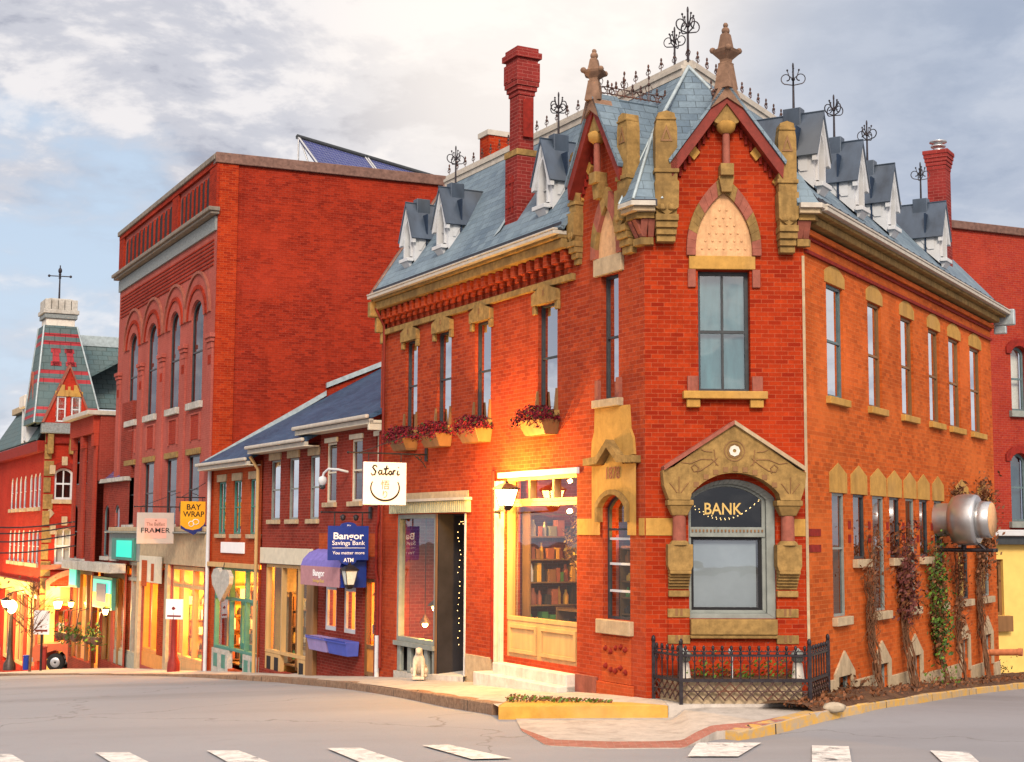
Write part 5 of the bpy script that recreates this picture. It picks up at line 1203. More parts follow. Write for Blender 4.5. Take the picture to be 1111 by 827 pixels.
# -- building with the blue awning
n1 = thing('shop_building', 'brown brick two-storey shop with purple awning and navy slate roof beside the corner bank', 'building', L.P(13, -3.4, -2)); DD = -.05
uE = 15.02
wn = [(13.88, 14.58), (12.22, 12.92), (10.92, 11.4)]; sw = [(13.74, 14.52), (12.5, 13.28)]; dr = (11.38, 12.06); al = (10.86, 11.24)
m = MB(); m.wall(L, [(10.78, -4.4), (10.78, 2.6), (uE, 2.6), (uE, -4.6)], [outline(a, b, .74, 2.22) for a, b in wn] + [outline(a, b, -2.38, -1.30) for a, b in sw] + [outline(*dr, -3.3, -1.06), outline(*al, -3.3, -1.12)], .22, DD)
m.build('wall', M['brick_brown'], n1)
small_windows(n1, wn, .74, 2.22, 'cream_paint', 'glass_dark', 'room_dark', d=DD, head='cream_paint', headh=.12)
for a, b in sw:
    f = window(L, (a, b, -2.38, -1.30), n1, 'white_paint', 'glass_shop', None, rec=.03, w=.10, rail=0, d=DD)
    part('blue_card', 'blue_box', f, [((a + b) / 2 - .14, (a + b) / 2 + .08, -2.24, -1.92, DD - .22, DD - .20)], L)
part('painted_band', 'brick_orange', n1, [(11.0, 14.98, -.55, -.02, DD - .01, DD + .012)], L)
part('pilaster', 'brown_wood', n1, [(15.0, 15.52, -4.4, -1.0, DD, DD + .12)], L, .015)
D_ = frame(L, dr[0], dr[1], -3.28, -1.06, .09, DD - .16, DD - .06, 'brown_wood', n1, 'door', rails=(-2.62,)); pane(L, dr[0] + .08, dr[1] - .08, -2.6, -1.15, DD - .11, D_, 'glass_shop')
part('door_panel', 'orange_door', D_, [(dr[0] + .07, dr[1] - .07, -3.22, -2.66, DD - .13, DD - .09)], L); part('handle', 'steel', D_, [(dr[0] + .1, dr[0] + .13, -2.3, -2.1, DD - .06, DD - .02)], L)
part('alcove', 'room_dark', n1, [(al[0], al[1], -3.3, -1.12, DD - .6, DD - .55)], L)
shop_room(L, (11.3, 14.9, -3.3, -.9), n1, 2.2, DD - .24)
for uu in (13.9, 11.8): pendant(tuple(L.P(uu, -1.55, -1.2)), .6, 'small glowing pendant lamp %s under the awning building' % ('behind the two narrow windows' if uu > 13 else 'behind the glazed orange door'), 110 if uu > 13 else 150, r=.09)
m = MB(); m.tube([L.P(10.95, 2.3, .03), L.P(10.95, .3, .05), L.P(11.05, .1, .05), L.P(11.05, -.9, .05), L.P(10.93, -1.1, .05), L.P(10.93, -2.6, .05)], .035, 8); dp = m.build('downpipe', M['brick_dark'], n1)
m = MB(); m.tube([L.P(10.93, -2.3, .055), L.P(10.93, -3.3, .055)], .055, 8); m.build('pipe_boot', M['white_paint'], dp)
eave_roof(n1, 10.80, 15.75, 2.66, .47, 8.5)
part('eave_return', 'cream_paint', n1, [(10.8, 10.9, 2.32, 2.55, 0, .38)], L, .01)
# -- middle shop
n2 = thing('shop_building', 'narrow brown brick shop with three sash windows and a boarded tan shop front', 'building', L.P(17.4, -3.7, -2)); DM = -.09
wn = [(18.15, 18.96), (16.70, 17.47), (15.18, 15.88)]
m = MB(); m.wall(L, [(15.03, -4.6), (15.03, 2.3), (19.6, 2.3), (19.6, -4.9)], [outline(a, b, .34, 1.96) for a, b in wn] + [outline(15.56, 19.22, -3.7, -.86)], .2, DM); m.build('wall', M['brick_brown'], n2)
small_windows(n2, wn, .34, 1.96, 'grey_paint', 'glass_bright', 'blind_or_dark_room', d=DM, head='stone_pale', headh=.2)
part('lintel_band', 'cream_paint', n2, [(15.5, 19.5, -.85, -.42, DM, DM + .08)], L, .01)
S3 = frame(L, 15.58, 19.2, -3.25, -.87, .08, DM - .16, DM - .02, 'tan_wood', n2, 'shop_window', mull=(16.62, 17.92)); pane(L, 15.62, 16.6, -3.2, -.92, DM - .1, S3, 'glass'); pane(L, 17.94, 19.16, -3.2, -.92, DM - .1, S3, 'glass')
D_ = frame(L, 16.66, 17.88, -3.68, -.95, .09, DM - .5, DM - .42, 'brown_wood', n2, 'door', rails=(-3.05,)); pane(L, 16.7, 17.84, -3.0, -1.0, DM - .46, D_, 'glass'); part('door_panel', 'tan_wood', D_, [(16.74, 17.8, -3.6, -3.1, DM - .48, DM - .44)], L)
part('transom_panel', 'brick_brown', D_, [(16.7, 17.84, -1.75, -1.0, DM - .52, DM - .49)], L)
for a, b in ((15.58, 16.58), (17.96, 19.2)):
    k = part('kick_panel', 'tan_wood', n2, [(a, b, -3.9, -3.26, DM - .14, DM - .03)], L)
    for i in range(2): uu = a + (b - a) * (i + .5) / 2; part('vent', 'room_dark', k, [(uu - .16, uu + .16, -3.75, -3.35, DM - .03, DM - .022)], L)
shop_room(L, (15.5, 19.3, -3.6, -.8), n2, 2.0, DM - .6, 'stone_pale', 'shop_floor')
pendant(tuple(L.P(18.4, -1.5, -1.3)), .5, 'lamp hanging inside the tan middle shop front', 90)
end_shelf(L, 19.28, -3.55, 1.9, 'shelf of goods on the far end wall of the tan middle shop', -.75, 1.1, 4)
eave_roof(n2, 15.02, 19.62, 2.36, .52, 6.4)
# -- orange shop with the green door
n3 = thing('shop_building', 'orange brick shop with green window frames and a green shop door', 'building', L.P(22, -4, -2)); DO = -.06
wn = [(22.95, 23.72), (21.45, 22.22), (19.92, 20.66)]
m = MB(); m.wall(L, [(19.61, -4.9), (19.61, 2.0), (24.32, 2.0), (24.32, -5.2)], [outline(a, b, -.06, 1.50) for a, b in wn] + [outline(19.75, 23.9, -3.98, -1.05)], .2, DO); m.build('wall', M['brick_orange'], n3)
small_windows(n3, wn, -.06, 1.50, 'green_paint', 'glass_sky', 'blind_or_dark_room', d=DO, head='stone_pale', headh=.22, mull=(.5,))
part('cornice', 'tan_wood', n3, [(19.65, 24.2, -1.04, -.90, DO, DO + .16)], L, .01); part('sign_panel', 'white_sign', n3, [(21.0, 23.2, -.62, -.30, DO, DO + .05)], L, .01)
S4 = frame(L, 19.75, 23.9, -3.45, -1.05, .08, DO - .16, DO - .02, 'green_paint', n3, 'shop_window', mull=(20.94, 22.36), rails=(-1.95,))
for a, b in ((19.8, 20.9), (20.98, 22.32), (22.4, 23.85)): pane(L, a, b, -1.92, -1.1, DO - .1, S4)
for a, b in ((19.8, 20.9), (22.4, 23.85)): pane(L, a, b, -3.4, -1.98, DO - .1, S4)
D_ = frame(L, 20.98, 22.32, -3.95, -1.99, .14, DO - .42, DO - .34, 'green_paint', n3, 'door', rails=(-3.3,)); pane(L, 21.1, 22.2, -3.25, -2.1, DO - .38, D_); part('door_panel', 'green_paint', D_, [(21.1, 22.2, -3.85, -3.36, DO - .4, DO - .36)], L); part('handle', 'steel', D_, [(21.16, 21.19, -3.1, -2.9, DO - .34, DO - .3)], L)
for a, b in ((19.72, 20.93), (22.37, 23.95)):
    k = part('kick_panel', 'stone_grey', n3, [(a, b, -4.3, -3.46, DO - .14, DO + .02)], L)
    for i in range(2): uu = a + (b - a) * (i + .5) / 2; part('vent', 'green_paint', k, [(uu - .18, uu + .18, -4.0, -3.6, DO + .02, DO + .028)], L)
shop_room(L, (19.7, 24.0, -3.9, -.95), n3, 2.8, DO - .46)
for uu in (20.6, 22.9): pendant(tuple(L.P(uu, -1.55, -1.3)), .55, 'bright pendant lamp inside the orange shop, %s of its green door' % ('downhill' if uu > 22 else 'uphill'), 330, r=.13)
end_shelf(L, 23.95, -3.88, 2.3, 'tall shelf of bright goods on the far end wall of the orange shop', -.5, 1.2)
m = MB(); m.tube([L.P(19.63, 2.1, .3), L.P(19.63, 1.75, .06), L.P(19.63, -4.1, .06)], .05, 8); m.build('downpipe', M['tan_wood'], n3)
m = MB(); m.tube([L.P(24.28, 1.9, .06), L.P(24.28, -4.2, .06)], .06, 8); m.build('downpipe', M['white_paint'], n3)
eave_roof(n3, 19.64, 24.5, 2.06, .56, 6.0)
t = thing('cone_sign', 'grey heart-shaped ice cream cone sign hanging in front of the green shop window', 'sign', L.P(22.4, -2.0, .1)); m = MB()
m.fp(L, [(22.4, -2.05), (21.55, -1.5), (21.5, -1.28), (21.75, -1.1), (22.15, -1.1), (22.4, -1.22), (22.7, -1.06), (23.1, -1.1), (23.3, -1.3), (23.2, -1.55)], .10, .22); m.build('cone', M['stone_grey'], t, bevel=.03); m = MB(); m.tube([L.P(22.4, -1.2, .16), L.P(22.4, -.9, .1)], .012, 5); m.build('hook', M['iron'], t)

# awning over the two narrow windows
t = thing('shop_awning', 'rounded purple cloth awning with mauve front over the narrow bank windows', 'awning', L.P(14.1, -1.3, .2)); a0, a1 = 11.75, 14.35; m = MB(); prof = [(-.42, .0), (-.40, .22), (-.48, .44), (-.64, .60), (-.80, .66)]
k = 14; vs = []
for i in range(k + 1):
    u = a0 + (a1 - a0) * i / k
    for z, d in prof: vs.append(L.P(u, z - (.03 if i % 2 else 0), d))
n = len(prof); m.add(vs, [(i * n + j, i * n + j + 1, (i + 1) * n + j + 1, (i + 1) * n + j) for i in range(k) for j in range(n - 1)], False); m.build('awning_top', M['purple_cloth'], t)
m = MB(); m.fb(L, a0, a1, -1.26, -.80, .62, .66); m.build('awning_front', M['mauve_cloth'], t)
for u in (a0, a1 - .02): m = MB(); m.fp(L, [(u, -.42), (u + .02, -.42), (u + .02, -1.26), (u, -1.26)], .0, .02); m.v = []; m.f = []; m.m = []; m.s = []; ps = [L.P(u, z, d) for z, d in prof] + [L.P(u, -1.26, .66), L.P(u, -1.26, .0)]; m.add(ps, [tuple(range(len(ps)))]); m.build('awning_side', M['blue_sign'], t)
text('Bangor', L, 13.1, -.98, .75, .20, 'letter_white', t, .668, 'lettering', bold=.01); text('Savings Bank', L, 13.1, -1.15, .75, .10, 'letter_gold', t, .668, 'lettering')
def planter(u0, u1, label, mat, grp): 
    t = thing('planter_box', label, 'planter', L.P((u0 + u1) / 2, -2.85, .2), grp); m = MB(); z0, z1 = -2.86, -2.52
    m.hexa([L.P(u0 + .06, z0, .02), L.P(u1 - .06, z0, .02), L.P(u1 - .06, z0, .30), L.P(u0 + .06, z0, .30), L.P(u0, z1, .02), L.P(u1, z1, .02), L.P(u1, z1, .36), L.P(u0, z1, .36)]); o = m.build('box', M[mat], t, bevel=.012)
    m = MB(); m.ring(L, outline(u0 - .01, u1 + .01, z1 - .05, z1 + .012), outline(u0 + .02, u1 - .02, z1 - .03, z1 + .005), .35, .375); m.build('rim', M['blue_box'], t)
planter(13.4, 14.7, 'lilac painted window box, the downhill one of the pair under the awning', 'lilac_box', 'painted window boxes under the awning'); planter(12.06, 13.34, 'blue painted window box, the uphill one of the pair under the awning', 'blue_box', 'painted window boxes under the awning')
# security camera
t = thing('security_camera', 'white dome security camera on a curved arm between the brick windows', 'camera', L.P(13.3, 1.25, .1)); m = MB(); m.tube([L.P(13.0, 1.45, 0), L.P(13.0, 1.5, .25), L.P(13.2, 1.52, .42), L.P(13.35, 1.42, .48), L.P(13.38, 1.3, .5)], .03, 8); m.build('arm', M['white_paint'], t)
m = MB(); m.lathe(L.P(13.38, 1.12, .5), [(.05, 0), (.10, .06), (.11, .12), (.09, .2), (.03, .23)], 12); m.build('housing', M['white_paint'], t); m = MB(); m.ball(L.P(13.38, 1.10, .5), .075, 10, 7); m.build('dome', M['dark_frame'], t)

# ------------------------------------------------------------------ hanging signs
def sign_frame(px, py):
    u, z = L.px(px, py); return Fr(L.P(u, 0), -118)
def bracket(fr, z, ln, par, scroll=True, tie=.55):
    m = MB(); m.tube([fr.P(0, z, 0), fr.P(ln, z, 0)], .018, 6); m.box(fr.P(.01, z - .14, 0), .04, .12, .28, rad(28)); m.tube([fr.P(0, z + tie, 0), fr.P(ln * .85, z + .01, 0)], .010, 5); m.ball(fr.P(ln, z, 0), .03, 6, 5)
    if scroll:
        m.tube([fr.P(.02, z - .28, 0), fr.P(.10, z - .16, 0), fr.P(.30, z - .02, 0)], .012, 5)
        m.tube([fr.P(.18 + .07 * math.cos(a * .6) * (1 - a * .05), z - .08 + .06 * math.sin(a * .6) * (1 - a * .05), 0) for a in range(13)], .010, 5)
    return m.build('bracket', M['iron'], par)
F1 = sign_frame(463, 520)
t = thing('hanging_sign', 'white square hanging sign with black brush circle and brown characters', 'sign', tuple(F1.P(.96, .58, 0)), 'shop signs hanging over the sidewalk'); sc = (.485, 1.455, .58, 1.475)
m = MB(); m.fb(F1, *sc, -.025, .025); m.build('board', M['white_sign'], t, bevel=.006); bracket(F1, 1.66, 1.8, t)
m = MB()
for u in (.6, 1.34): m.tube([F1.P(u, 1.47, 0), F1.P(u, 1.66, 0)], .012, 5)
m.build('hanger', M['iron'], t)
uc = .97
for dd, mir in ((.028, 1),):
    ST = [[(.16, .86), (.12, 1.0), (.04, .98), (.0, .82), (.06, .66), (.12, .48), (.08, .22), (-.02, .18), (-.06, .34)], [(.34, .56), (.27, .60), (.22, .42), (.25, .24), (.32, .30), (.355, .58), (.345, .30), (.39, .22), (.44, .36)], [(.54, 1.0), (.49, .55), (.48, .26), (.53, .22), (.58, .36)], [(.42, .70), (.60, .76)], [(.69, .56), (.63, .50), (.61, .32), (.66, .22), (.72, .32), (.71, .52), (.66, .56)], [(.79, .62), (.77, .22)], [(.775, .40), (.81, .58), (.87, .60)], [(.96, .60), (.93, .30), (.96, .22), (1.02, .30)], [(.975, .84), (.985, .88)]]
    m = MB()
    for st in ST: k_ = len(st); m.tube([F1.P(uc + F1.sg * (x - .48) * .60, 1.155 + z_ * .25, .027) for x, z_ in st], [.011 + .009 * math.sin(math.pi * (i + .5) / k_) for i in range(k_)], 6)
    m.build('lettering', M['letter_black'], t)
    text('悟', F1, uc, 1.0, .19, .19, 'letter_brown', t, dd, 'lettering'); text('り', F1, uc, .80, .10, .15, 'letter_brown', t, dd, 'lettering')
    m = MB(); k = 30; sg = F1.sg; oo, ii = [], []
    for i in range(k + 1):
        a = rad(150 + 240 * i / k); w = .018 + .014 * math.sin(math.pi * i / k); oo.append((uc + sg * math.cos(a) * .34, .93 + math.sin(a) * .28)); ii.append((uc + sg * math.cos(a) * (.34 - w * 1.3), .93 + math.sin(a) * (.28 - w * 1.3)))
    m.ring(F1, oo, ii, .02, .030, close=False); m.build('brush_circle', M['letter_black'], t)
F2 = sign_frame(402, 555)
t = thing('hanging_sign', 'blue bank sign with white lettering and rounded tabs above and below', 'sign', tuple(F2.P(.54, -.63, 0)), 'shop signs hanging over the sidewalk'); m = MB(); m.fb(F2, .05, 1.03, -.63, .15, -.03, .03); m.build('board', M['blue_sign'], t, bevel=.006)
m = MB(); E1 = [(.54 + .19 * math.cos(a * math.pi / 8), .15 + .085 * math.sin(a * math.pi / 8)) for a in range(16)]; m.fp(F2, E1, -.036, .036); m.build('tab', M['blue_sign'], t)
m = MB(); E1 = [(.54 + .20 * math.cos(a * math.pi / 8), -.63 + .105 * math.sin(a * math.pi / 8)) for a in range(16)]; m.fp(F2, E1, -.036, .036); m.build('tab', M['blue_sign'], t)
bracket(F2, .46, 1.2, t, False, .0); m = MB()
for u in (.2, .88): m.tube([F2.P(u, .15, 0), F2.P(u, .46, 0)], .018, 6)
m.build('hanger', M['iron'], t); m = MB()
for u in (.38, .7): m.lathe(F2.P(u, .40, .06), [(.03, 0), (.07, .04), (.05, .12), (.02, .14)], 8, axis=V((0, -.5, -1)))
m.split('spotlight', M['iron'], t)
text('Bangor', F2, .54, -.10, .74, .20, 'letter_white', t, .034, bold=.02); text('Savings Bank', F2, .54, -.25, .80, .13, 'letter_white', t, .034); text('You matter more', F2, .54, -.46, .78, .07, 'letter_white', t, .034); text('ATM', F2, .54, -.625, .24, .09, 'letter_white', t, .040, bold=.01); text('24 hr', F2, .54, .165, .10, .035, 'letter_white', t, .040)
m = MB(); m.fb(F2, .14, .94, -.355, -.345, .03, .034); m.build('rule', M['letter_white'], t)
lantern(F2.P(.52, -.98, .06), F2, 'black lantern with frosted glass hanging under the blue bank sign', False, .50, .30)
def small_sign(px, py, box, zbr, label, ln): 
    F = sign_frame(px, py); t = thing('hanging_sign', label, 'sign', tuple(F.P((box[0] + box[1]) / 2, box[2], 0)), 'shop signs hanging over the sidewalk'); bracket(F, zbr, ln, t, False, .5)
    m = MB()
    for u in (box[0] + .12, box[1] - .12): m.tube([F.P(u, box[3], 0), F.P(u, zbr, 0)], .012, 5)
    m.build('hanger', M['iron'], t); return F, t
F3, t = small_sign(225, 545, (.03, .83, -.10, .93), 1.05, 'amber and navy pointed hanging sign nearest the white downpipe', .95)
m = MB(); m.fp(F3, [(.03, .93), (.83, .93), (.83, .10), (.62, .0), (.43, -.10), (.24, 0), (.03, .10)], -.03, .03); m.build('board', M['sign_amber'], t, bevel=.005)
m = MB(); m.fp(F3, [(.03, .42), (.10, .22), (.24, .10), (.45, .05), (.66, .09), (.83, .20), (.83, .10), (.62, .0), (.43, -.10), (.24, 0), (.03, .10)], .031, .036); m.build('navy_wave', M['sign_navy'], t)
text('BAY', F3, .43, .76, .44, .17, 'letter_black', t, .036, bold=.008); text('WRAP', F3, .43, .54, .66, .17, 'letter_black', t, .036, bold=.008)
m = MB(); m.tube([F3.P(.36 + .10 * math.cos(a * .5), .30 + .08 * math.sin(a * .5), .036) for a in range(13)], .012, 4); m.tube([F3.P(.5 + .08 * math.cos(a * .5), .24 + .08 * math.sin(a * .5), .036) for a in range(13)], .012, 4); m.build('emblem', M['white_sign'], t)
F4, t = small_sign(196, 548, (.21, 1.41, -.39, .61), .80, 'beige hanging sign with a pink panel and dark serif lettering', 1.5)
m = MB(); m.fb(F4, .21, 1.41, -.39, .61, -.035, .035); m.build('board', M['sign_beige'], t, bevel=.008); m = MB(); m.fb(F4, .45, 1.17, -.22, .42, .035, .040); m.build('panel', M['sign_pink'], t)
text('The Belfast', F4, .81, .24, .60, .11, 'letter_brown', t, .044); text('FRAMER', F4, .81, .04, .94, .16, 'letter_black', t, .044, bold=.004); m = MB(); m.ball(F4.P(.81, .36, .042), .025, 6, 4); m.build('emblem', M['letter_brown'], t)

# ------------------------------------------------------------------ red flower window boxes on the bank
rng = random.Random(21)
for i, ((a, b), lab) in enumerate(zip(WL, ('window box of dark red flowers under the upper window nearest the tower', 'window box of dark red flowers under the upper window over the shop doorway', 'window box of red flowers, middle one of the downhill three', 'window box of red flowers at the upper window nearest the bank sign'))):
    t = thing('window_box', lab, 'window box', L.P((a + b) / 2, 1.78, .25), 'flower boxes under the upper windows'); m = MB(); z0, z1 = 1.78, 2.05
    m.hexa([L.P(a - .02, z0, .0), L.P(b + .02, z0, .0), L.P(b + .02, z0, .26), L.P(a - .02, z0, .26), L.P(a - .10, z1, .0), L.P(b + .10, z1, .0), L.P(b + .10, z1, .40), L.P(a - .10, z1, .40)]); m.build('box', M['brown_wood'], t, bevel=.01)
    m = MB()
    for _ in range(1300):
        u = rng.uniform(a - .16, b + .16); e = 1 - abs((u - (a + b) / 2) / ((b - a) / 2 + .2)) ** 3; d = rng.uniform(.02, .52); z = 2.02 + rng.random() ** .7 * .30 * max(.2, e) - (.16 * rng.random() if d > .4 else 0)
        m.mi = 0 if rng.random() < .6 else (1 if rng.random() < .75 else 2); m.leaf(L.P(u, z, d), .032, rng)
    m.build('foliage', [M['flower_red'], M['flower_deep'], M['leaf_dark']], t)
# ------------------------------------------------------------------ the tall brick block
ub = L.px(224, 700)[0]; CB = L.P(ub, 0); B = Fr(CB, -27); SD = Fr(CB, 67); BL = 13.9; BT = 11.55
tall = thing('brick_block', 'tall red brick commercial block with four arched bays and a blank side wall', 'building', tuple(B.P(6, -4.5, -3)))
bays = [(1.39, 2.52), (4.31, 5.31), (7.44, 8.56), (10.48, 11.57)]; AZ0, AZ1 = 4.15, 7.45
bb = [(a - .05, b + .25) for a, b in bays]; mids = [(a + b) / 2 for a, b in bays]
low = [(m_ - .60, m_ + .80) for m_ in mids]
m = MB(); m.wall(B, [(0, -6), (0, BT), (BL, BT), (BL, -6)], [outline(a, b, AZ0, AZ1, 'round', .55) for a, b in bb] + [outline(a, b, .25, 2.46) for a, b in low] + [outline(.5, 4.5, -4.6, -1.1), outline(5.0, 8.6, -4.7, -1.1), outline(9.1, 13.2, -5.0, -1.1)] , .4)
m.build('wall', M['brick_pink'], tall)
m = MB(); m.wall(SD, [(0, -6), (0, BT), (13, BT), (13, -6)]); m.fb(SD, 13, 13.2, -6, BT, -12, 0); m.build('side_wall', M['brick_tall'], tall)
m = MB(); m.add([B.P(0, BT - .6, 0), SD.P(13, BT - .6, 0), SD.P(13, BT - .6, -12), B.P(BL, BT - .6, 0)], [(0, 1, 2, 3)]); m.build('roof', M['room_dark'], tall)
part('coping', 'copper', tall, [(-.12, 13.2, BT, BT + .34, -.35, .12)], SD, .02); part('coping', 'ledge', tall, [(-.02, BL + .1, BT + .12, BT + .30, -.3, .16)], B, .02)
part('corner_quoin', 'brick_front', tall, [(.003, .62, -5, BT, -.003, .06)], SD)
part('parapet_band', 'brick_tall', tall, [(0, BL, BT - .05, BT + .118, -.02, .10)], B)
for u in (.35, 5.1, BL - .35): part('parapet_pier', 'brick_tall', tall, [(u - .42, u + .42, 10.12, BT + .13, -.02, .08)], B, .01)
i = 0
for a, b in ((.85, 4.6), (5.6, BL - .85)):
    k = 7 if b < 5 else 11
    for j in range(k):
        u = a + (b - a) * (j + .5) / k; w = (b - a) / k * .36; m = MB(); m.fp(B, outline(u - w, u + w, 10.30, 11.32, 'round', w), -.01, .012); m.build('parapet_arch_shade', M['room_dark'], tall)  # near-black plate on the wall stands in for a shaded recess
        u = a + (b - a) * j / k; part('parapet_colonnette', 'brick_tall', tall, [(u - w * .3, u + w * .3, 10.22, 11.3, 0, .05)], B)
part('cornice', 'ledge', tall, [(-.20, BL + .15, 9.99, 10.12, -.02, .34), (-.14, BL + .1, 9.90, 9.988, -.02, .26)], B, .02)
part('granite_band', 'granite', tall, [(.02, BL, 9.42, 9.86, -.02, .07)], B)
for j in range(7): part('brick_course', 'brick_tall', tall, [(.3, BL - .3, 8.35 + j * .13, 8.40 + j * .13, -.01, .03)], B)
for i, ((a, b), mm) in enumerate(zip(bb, mids)):
    f = window(B, (a, b, AZ0, AZ1), tall, 'dark_frame', 'glass_black', 'room_navy', rec=.05, w=.06, rail=.5, arch='round', rise=.55)
    part('sill', 'stone_grey', f, [(a - .15, b + .15, AZ0 - .22, AZ0 - .003, -.2, .12)], B, .01)
    w = (b - a) / 2
    for q, (g0, g1, d, mt) in enumerate(((.03, .34, .04, 'brick_pink'), (.34, .46, .08, 'brick_tall'), (.46, .78, .03, 'brick_pink'), (.78, .86, .09, 'stone_pink'))):
        m = MB(); m.ring(B, outline(a - g1, b + g1, 6.2, AZ1 + g1 * 1.12, 'round', .55 + g1 * 1.1, 10)[1:-1], outline(a - g0, b + g0, 6.2, AZ1 + g0 * 1.12, 'round', .55 + g0 * 1.1, 10)[1:-1], -.02, d, close=False); m.build('arch_mould', M[mt], f)
    fl_ = window(B, (*low[i], .25, 2.46), tall, 'dark_frame', 'glass_black', 'room_navy', rec=.05, w=.06)
    part('sill', 'stone_grey', fl_, [(low[i][0] - .1, low[i][1] + .1, .08, .247, -.1, .10)], B, .01); part('lintel', 'stone', fl_, [(low[i][0] - .15, low[i][1] + .15, 2.463, 2.66, -.02, .07)], B, .01)
    part('panel', 'brick_rear', tall, [(mm - .5, mm + .5, 2.95, 3.75, -.01, .02)], B); part('panel_frame', 'brick_pink', tall, [(mm - .62, mm - .5, 2.9, 3.8, -.01, .05), (mm + .5, mm + .62, 2.9, 3.8, -.01, .05), (mm - .5, mm + .5, 3.75, 3.8, -.01, .05)], B)
for u in [.28] + [(bb[i][1] + bb[i + 1][0]) / 2 for i in range(3)] + [BL - .5]:
    w = .26; part('pier', 'brick_pink', tall, [(u - w, u + w, .2, 5.7, -.01, .07)], B); part('pier_band', 'brick_tall', tall, [(u - w + .1, u + w - .1, 5.2, 5.5, .07, .08)], B)
    o = part('pier_capital', 'brick_pink', tall, [(u - w - .05, u + w + .05, 5.9, 6.02, 0, .13), (u - w - .1, u + w + .1, 6.023, 6.16, 0, .17), (u - w, u + w, 5.703, 5.897, 0, .09)], B, .012)
part('string_course', 'stone_pale', tall, [(.02, BL, .0, .16, -.02, .16)], B, .02)
# ground floor shops
part('fascia', 'stone_pale', tall, [(.1, 8.7, -1.08, -.06, -.02, .10)], B, .01); part('fascia', 'grey_paint', tall, [(8.75, BL - .05, -1.08, -.06, -.02, .12)], B, .01); part('fascia_cornice', 'grey_paint', tall, [(.05, BL, -.055, .0, -.02, .32)], B, .01)
for i, (a, b, z0, fm, W) in enumerate(((.5, 4.5, -4.6, 'tan_wood', 1100), (5.0, 8.6, -4.7, 'orange_door', 500), (9.1, 13.2, -5.0, 'grey_paint', 420))):
    f = frame(B, a, b, z0 + .5, -1.12, .12, -.24, -.06, fm, tall, 'shop_window', mull=(a + (b - a) * .36, a + (b - a) * .66), rails=(-1.75,)); pane(B, a + .1, b - .1, z0 + .6, -1.2, -.16, f)
    k = part('kick_panel', fm, tall, [(a, b, z0 - .5, z0 + .497, -.26, -.04)], B)
    shop_room(B, (a - .2, b + .3, z0 + .1, -1.0), tall, 3.0, -.42)
    side = ('uphill end', 'middle', 'downhill end')[i]
    pendant(tuple(B.P(a + (b - a) * .35, -1.9, -1.0)), .7, 'bright shop lamp in the %s window of the tall brick block' % side, W, r=.2, mat='lamp_soft')
    pendant(tuple(B.P(a + (b - a) * .8, -2.1, -1.6)), .9, 'second shop lamp further back in the %s window of the tall block' % side, W * .6, r=.16, mat='lamp_soft')
    end_shelf(B, b + .26, z0 + .12, 2.6, 'shelf of goods in the %s shop of the tall block' % side, -.46, 1.5, 5)
part('red_panel', 'brick_front', tall, [(5.5, 6.5, -4.2, -1.3, -.235, -.05)], B)
part('pilaster', 'stone_pale', tall, [(4.55, 4.95, -5.2, -1.09, -.01, .12), (8.65, 9.05, -5.4, -1.09, -.01, .12)], B, .02)
t = thing('lit_sign', 'glowing teal rectangular shop sign on the tall block', 'sign', tuple(B.P(11, -1, .2))); part('sign_frame', 'green_paint', t, [(9.2, 12.9, -1.05, -.25, .125, .22)], B, .01); part('sign_face', 'sign_teal', t, [(9.5, 12.0, -.95, -.33, .221, .24)], B)
# small banner with letters under the beige sign
t = thing('shop_banner', 'cream banner with red patches across the middle shop of the tall block', 'banner', tuple(B.P(6.5, -1.9, .2))); part('cloth', 'cream_paint', t, [(5.2, 8.4, -1.75, -.85, .14, .18)], B, .01); part('patch', 'brick_orange', t, [(7.2, 8.0, -1.9, -1.0, .181, .19)], B); part('patch', 'brick_orange', t, [(6.2, 6.6, -1.7, -1.1, .181, .19)], B)

m = MB(); q_ = [(-.2, 2.2), (3.2, 4.25), (3.6, 4.5), (3.6, 4.75), (5.6, 5.6), (9, 7.3)]
for k in range(5): m.fp(SD, [(q_[k][0], q_[k][1] - .16), q_[k], q_[k + 1], (q_[k + 1][0] + .001, q_[k + 1][1] - .16)], 0, .10) if q_[k + 1][0] > q_[k][0] else None
m.build('roof_flashing', M['lead'], tall)
# solar panels on its roof
so = ray(322, 149); so = so * (50 / so.y); SP = Fr((so.x, so.y), 38); zt = so.z
for i in range(3):
    t = thing('solar_panel', ('solar panel at the tall end of the roof rack, with its prop showing', 'middle solar panel of the three on the brick block roof', 'smallest looking solar panel, far end of the roof rack')[i], 'solar panel', tuple(SP.P(1.6 + i * 3.5, zt - 1.6, 1.2)), 'solar panels on the tall block')
    a, b = .08 + i * 3.45, 3.38 + i * 3.45; m = MB(); m.slab([SP.P(a, zt, 0), SP.P(b, zt, 0), SP.P(b, zt - 1.9, 1.7), SP.P(a, zt - 1.9, 1.7)], .06); m.build('panel', M['solar'], t)
    m = MB(); m.tube([SP.P(a - .03, zt + .03, -.02), SP.P(b + .03, zt + .03, -.02)], .10, 6); m.build('header_pipe', M['dark_frame'], t)
    m = MB(); m.tube([SP.P(a, zt, 0), SP.P(a, zt - 2.0, 0)], .035, 5); m.tube([SP.P(a + .05, zt - .2, .1), SP.P(a + .05, zt - 1.9, .9)], .03, 5); m.tube([SP.P(a, zt, .02), SP.P(a, zt - 1.9, 1.72)], .045, 5); m.tube([SP.P(b, zt, .02), SP.P(b, zt - 1.9, 1.72)], .045, 5); m.build('rack', M['steel'], t)

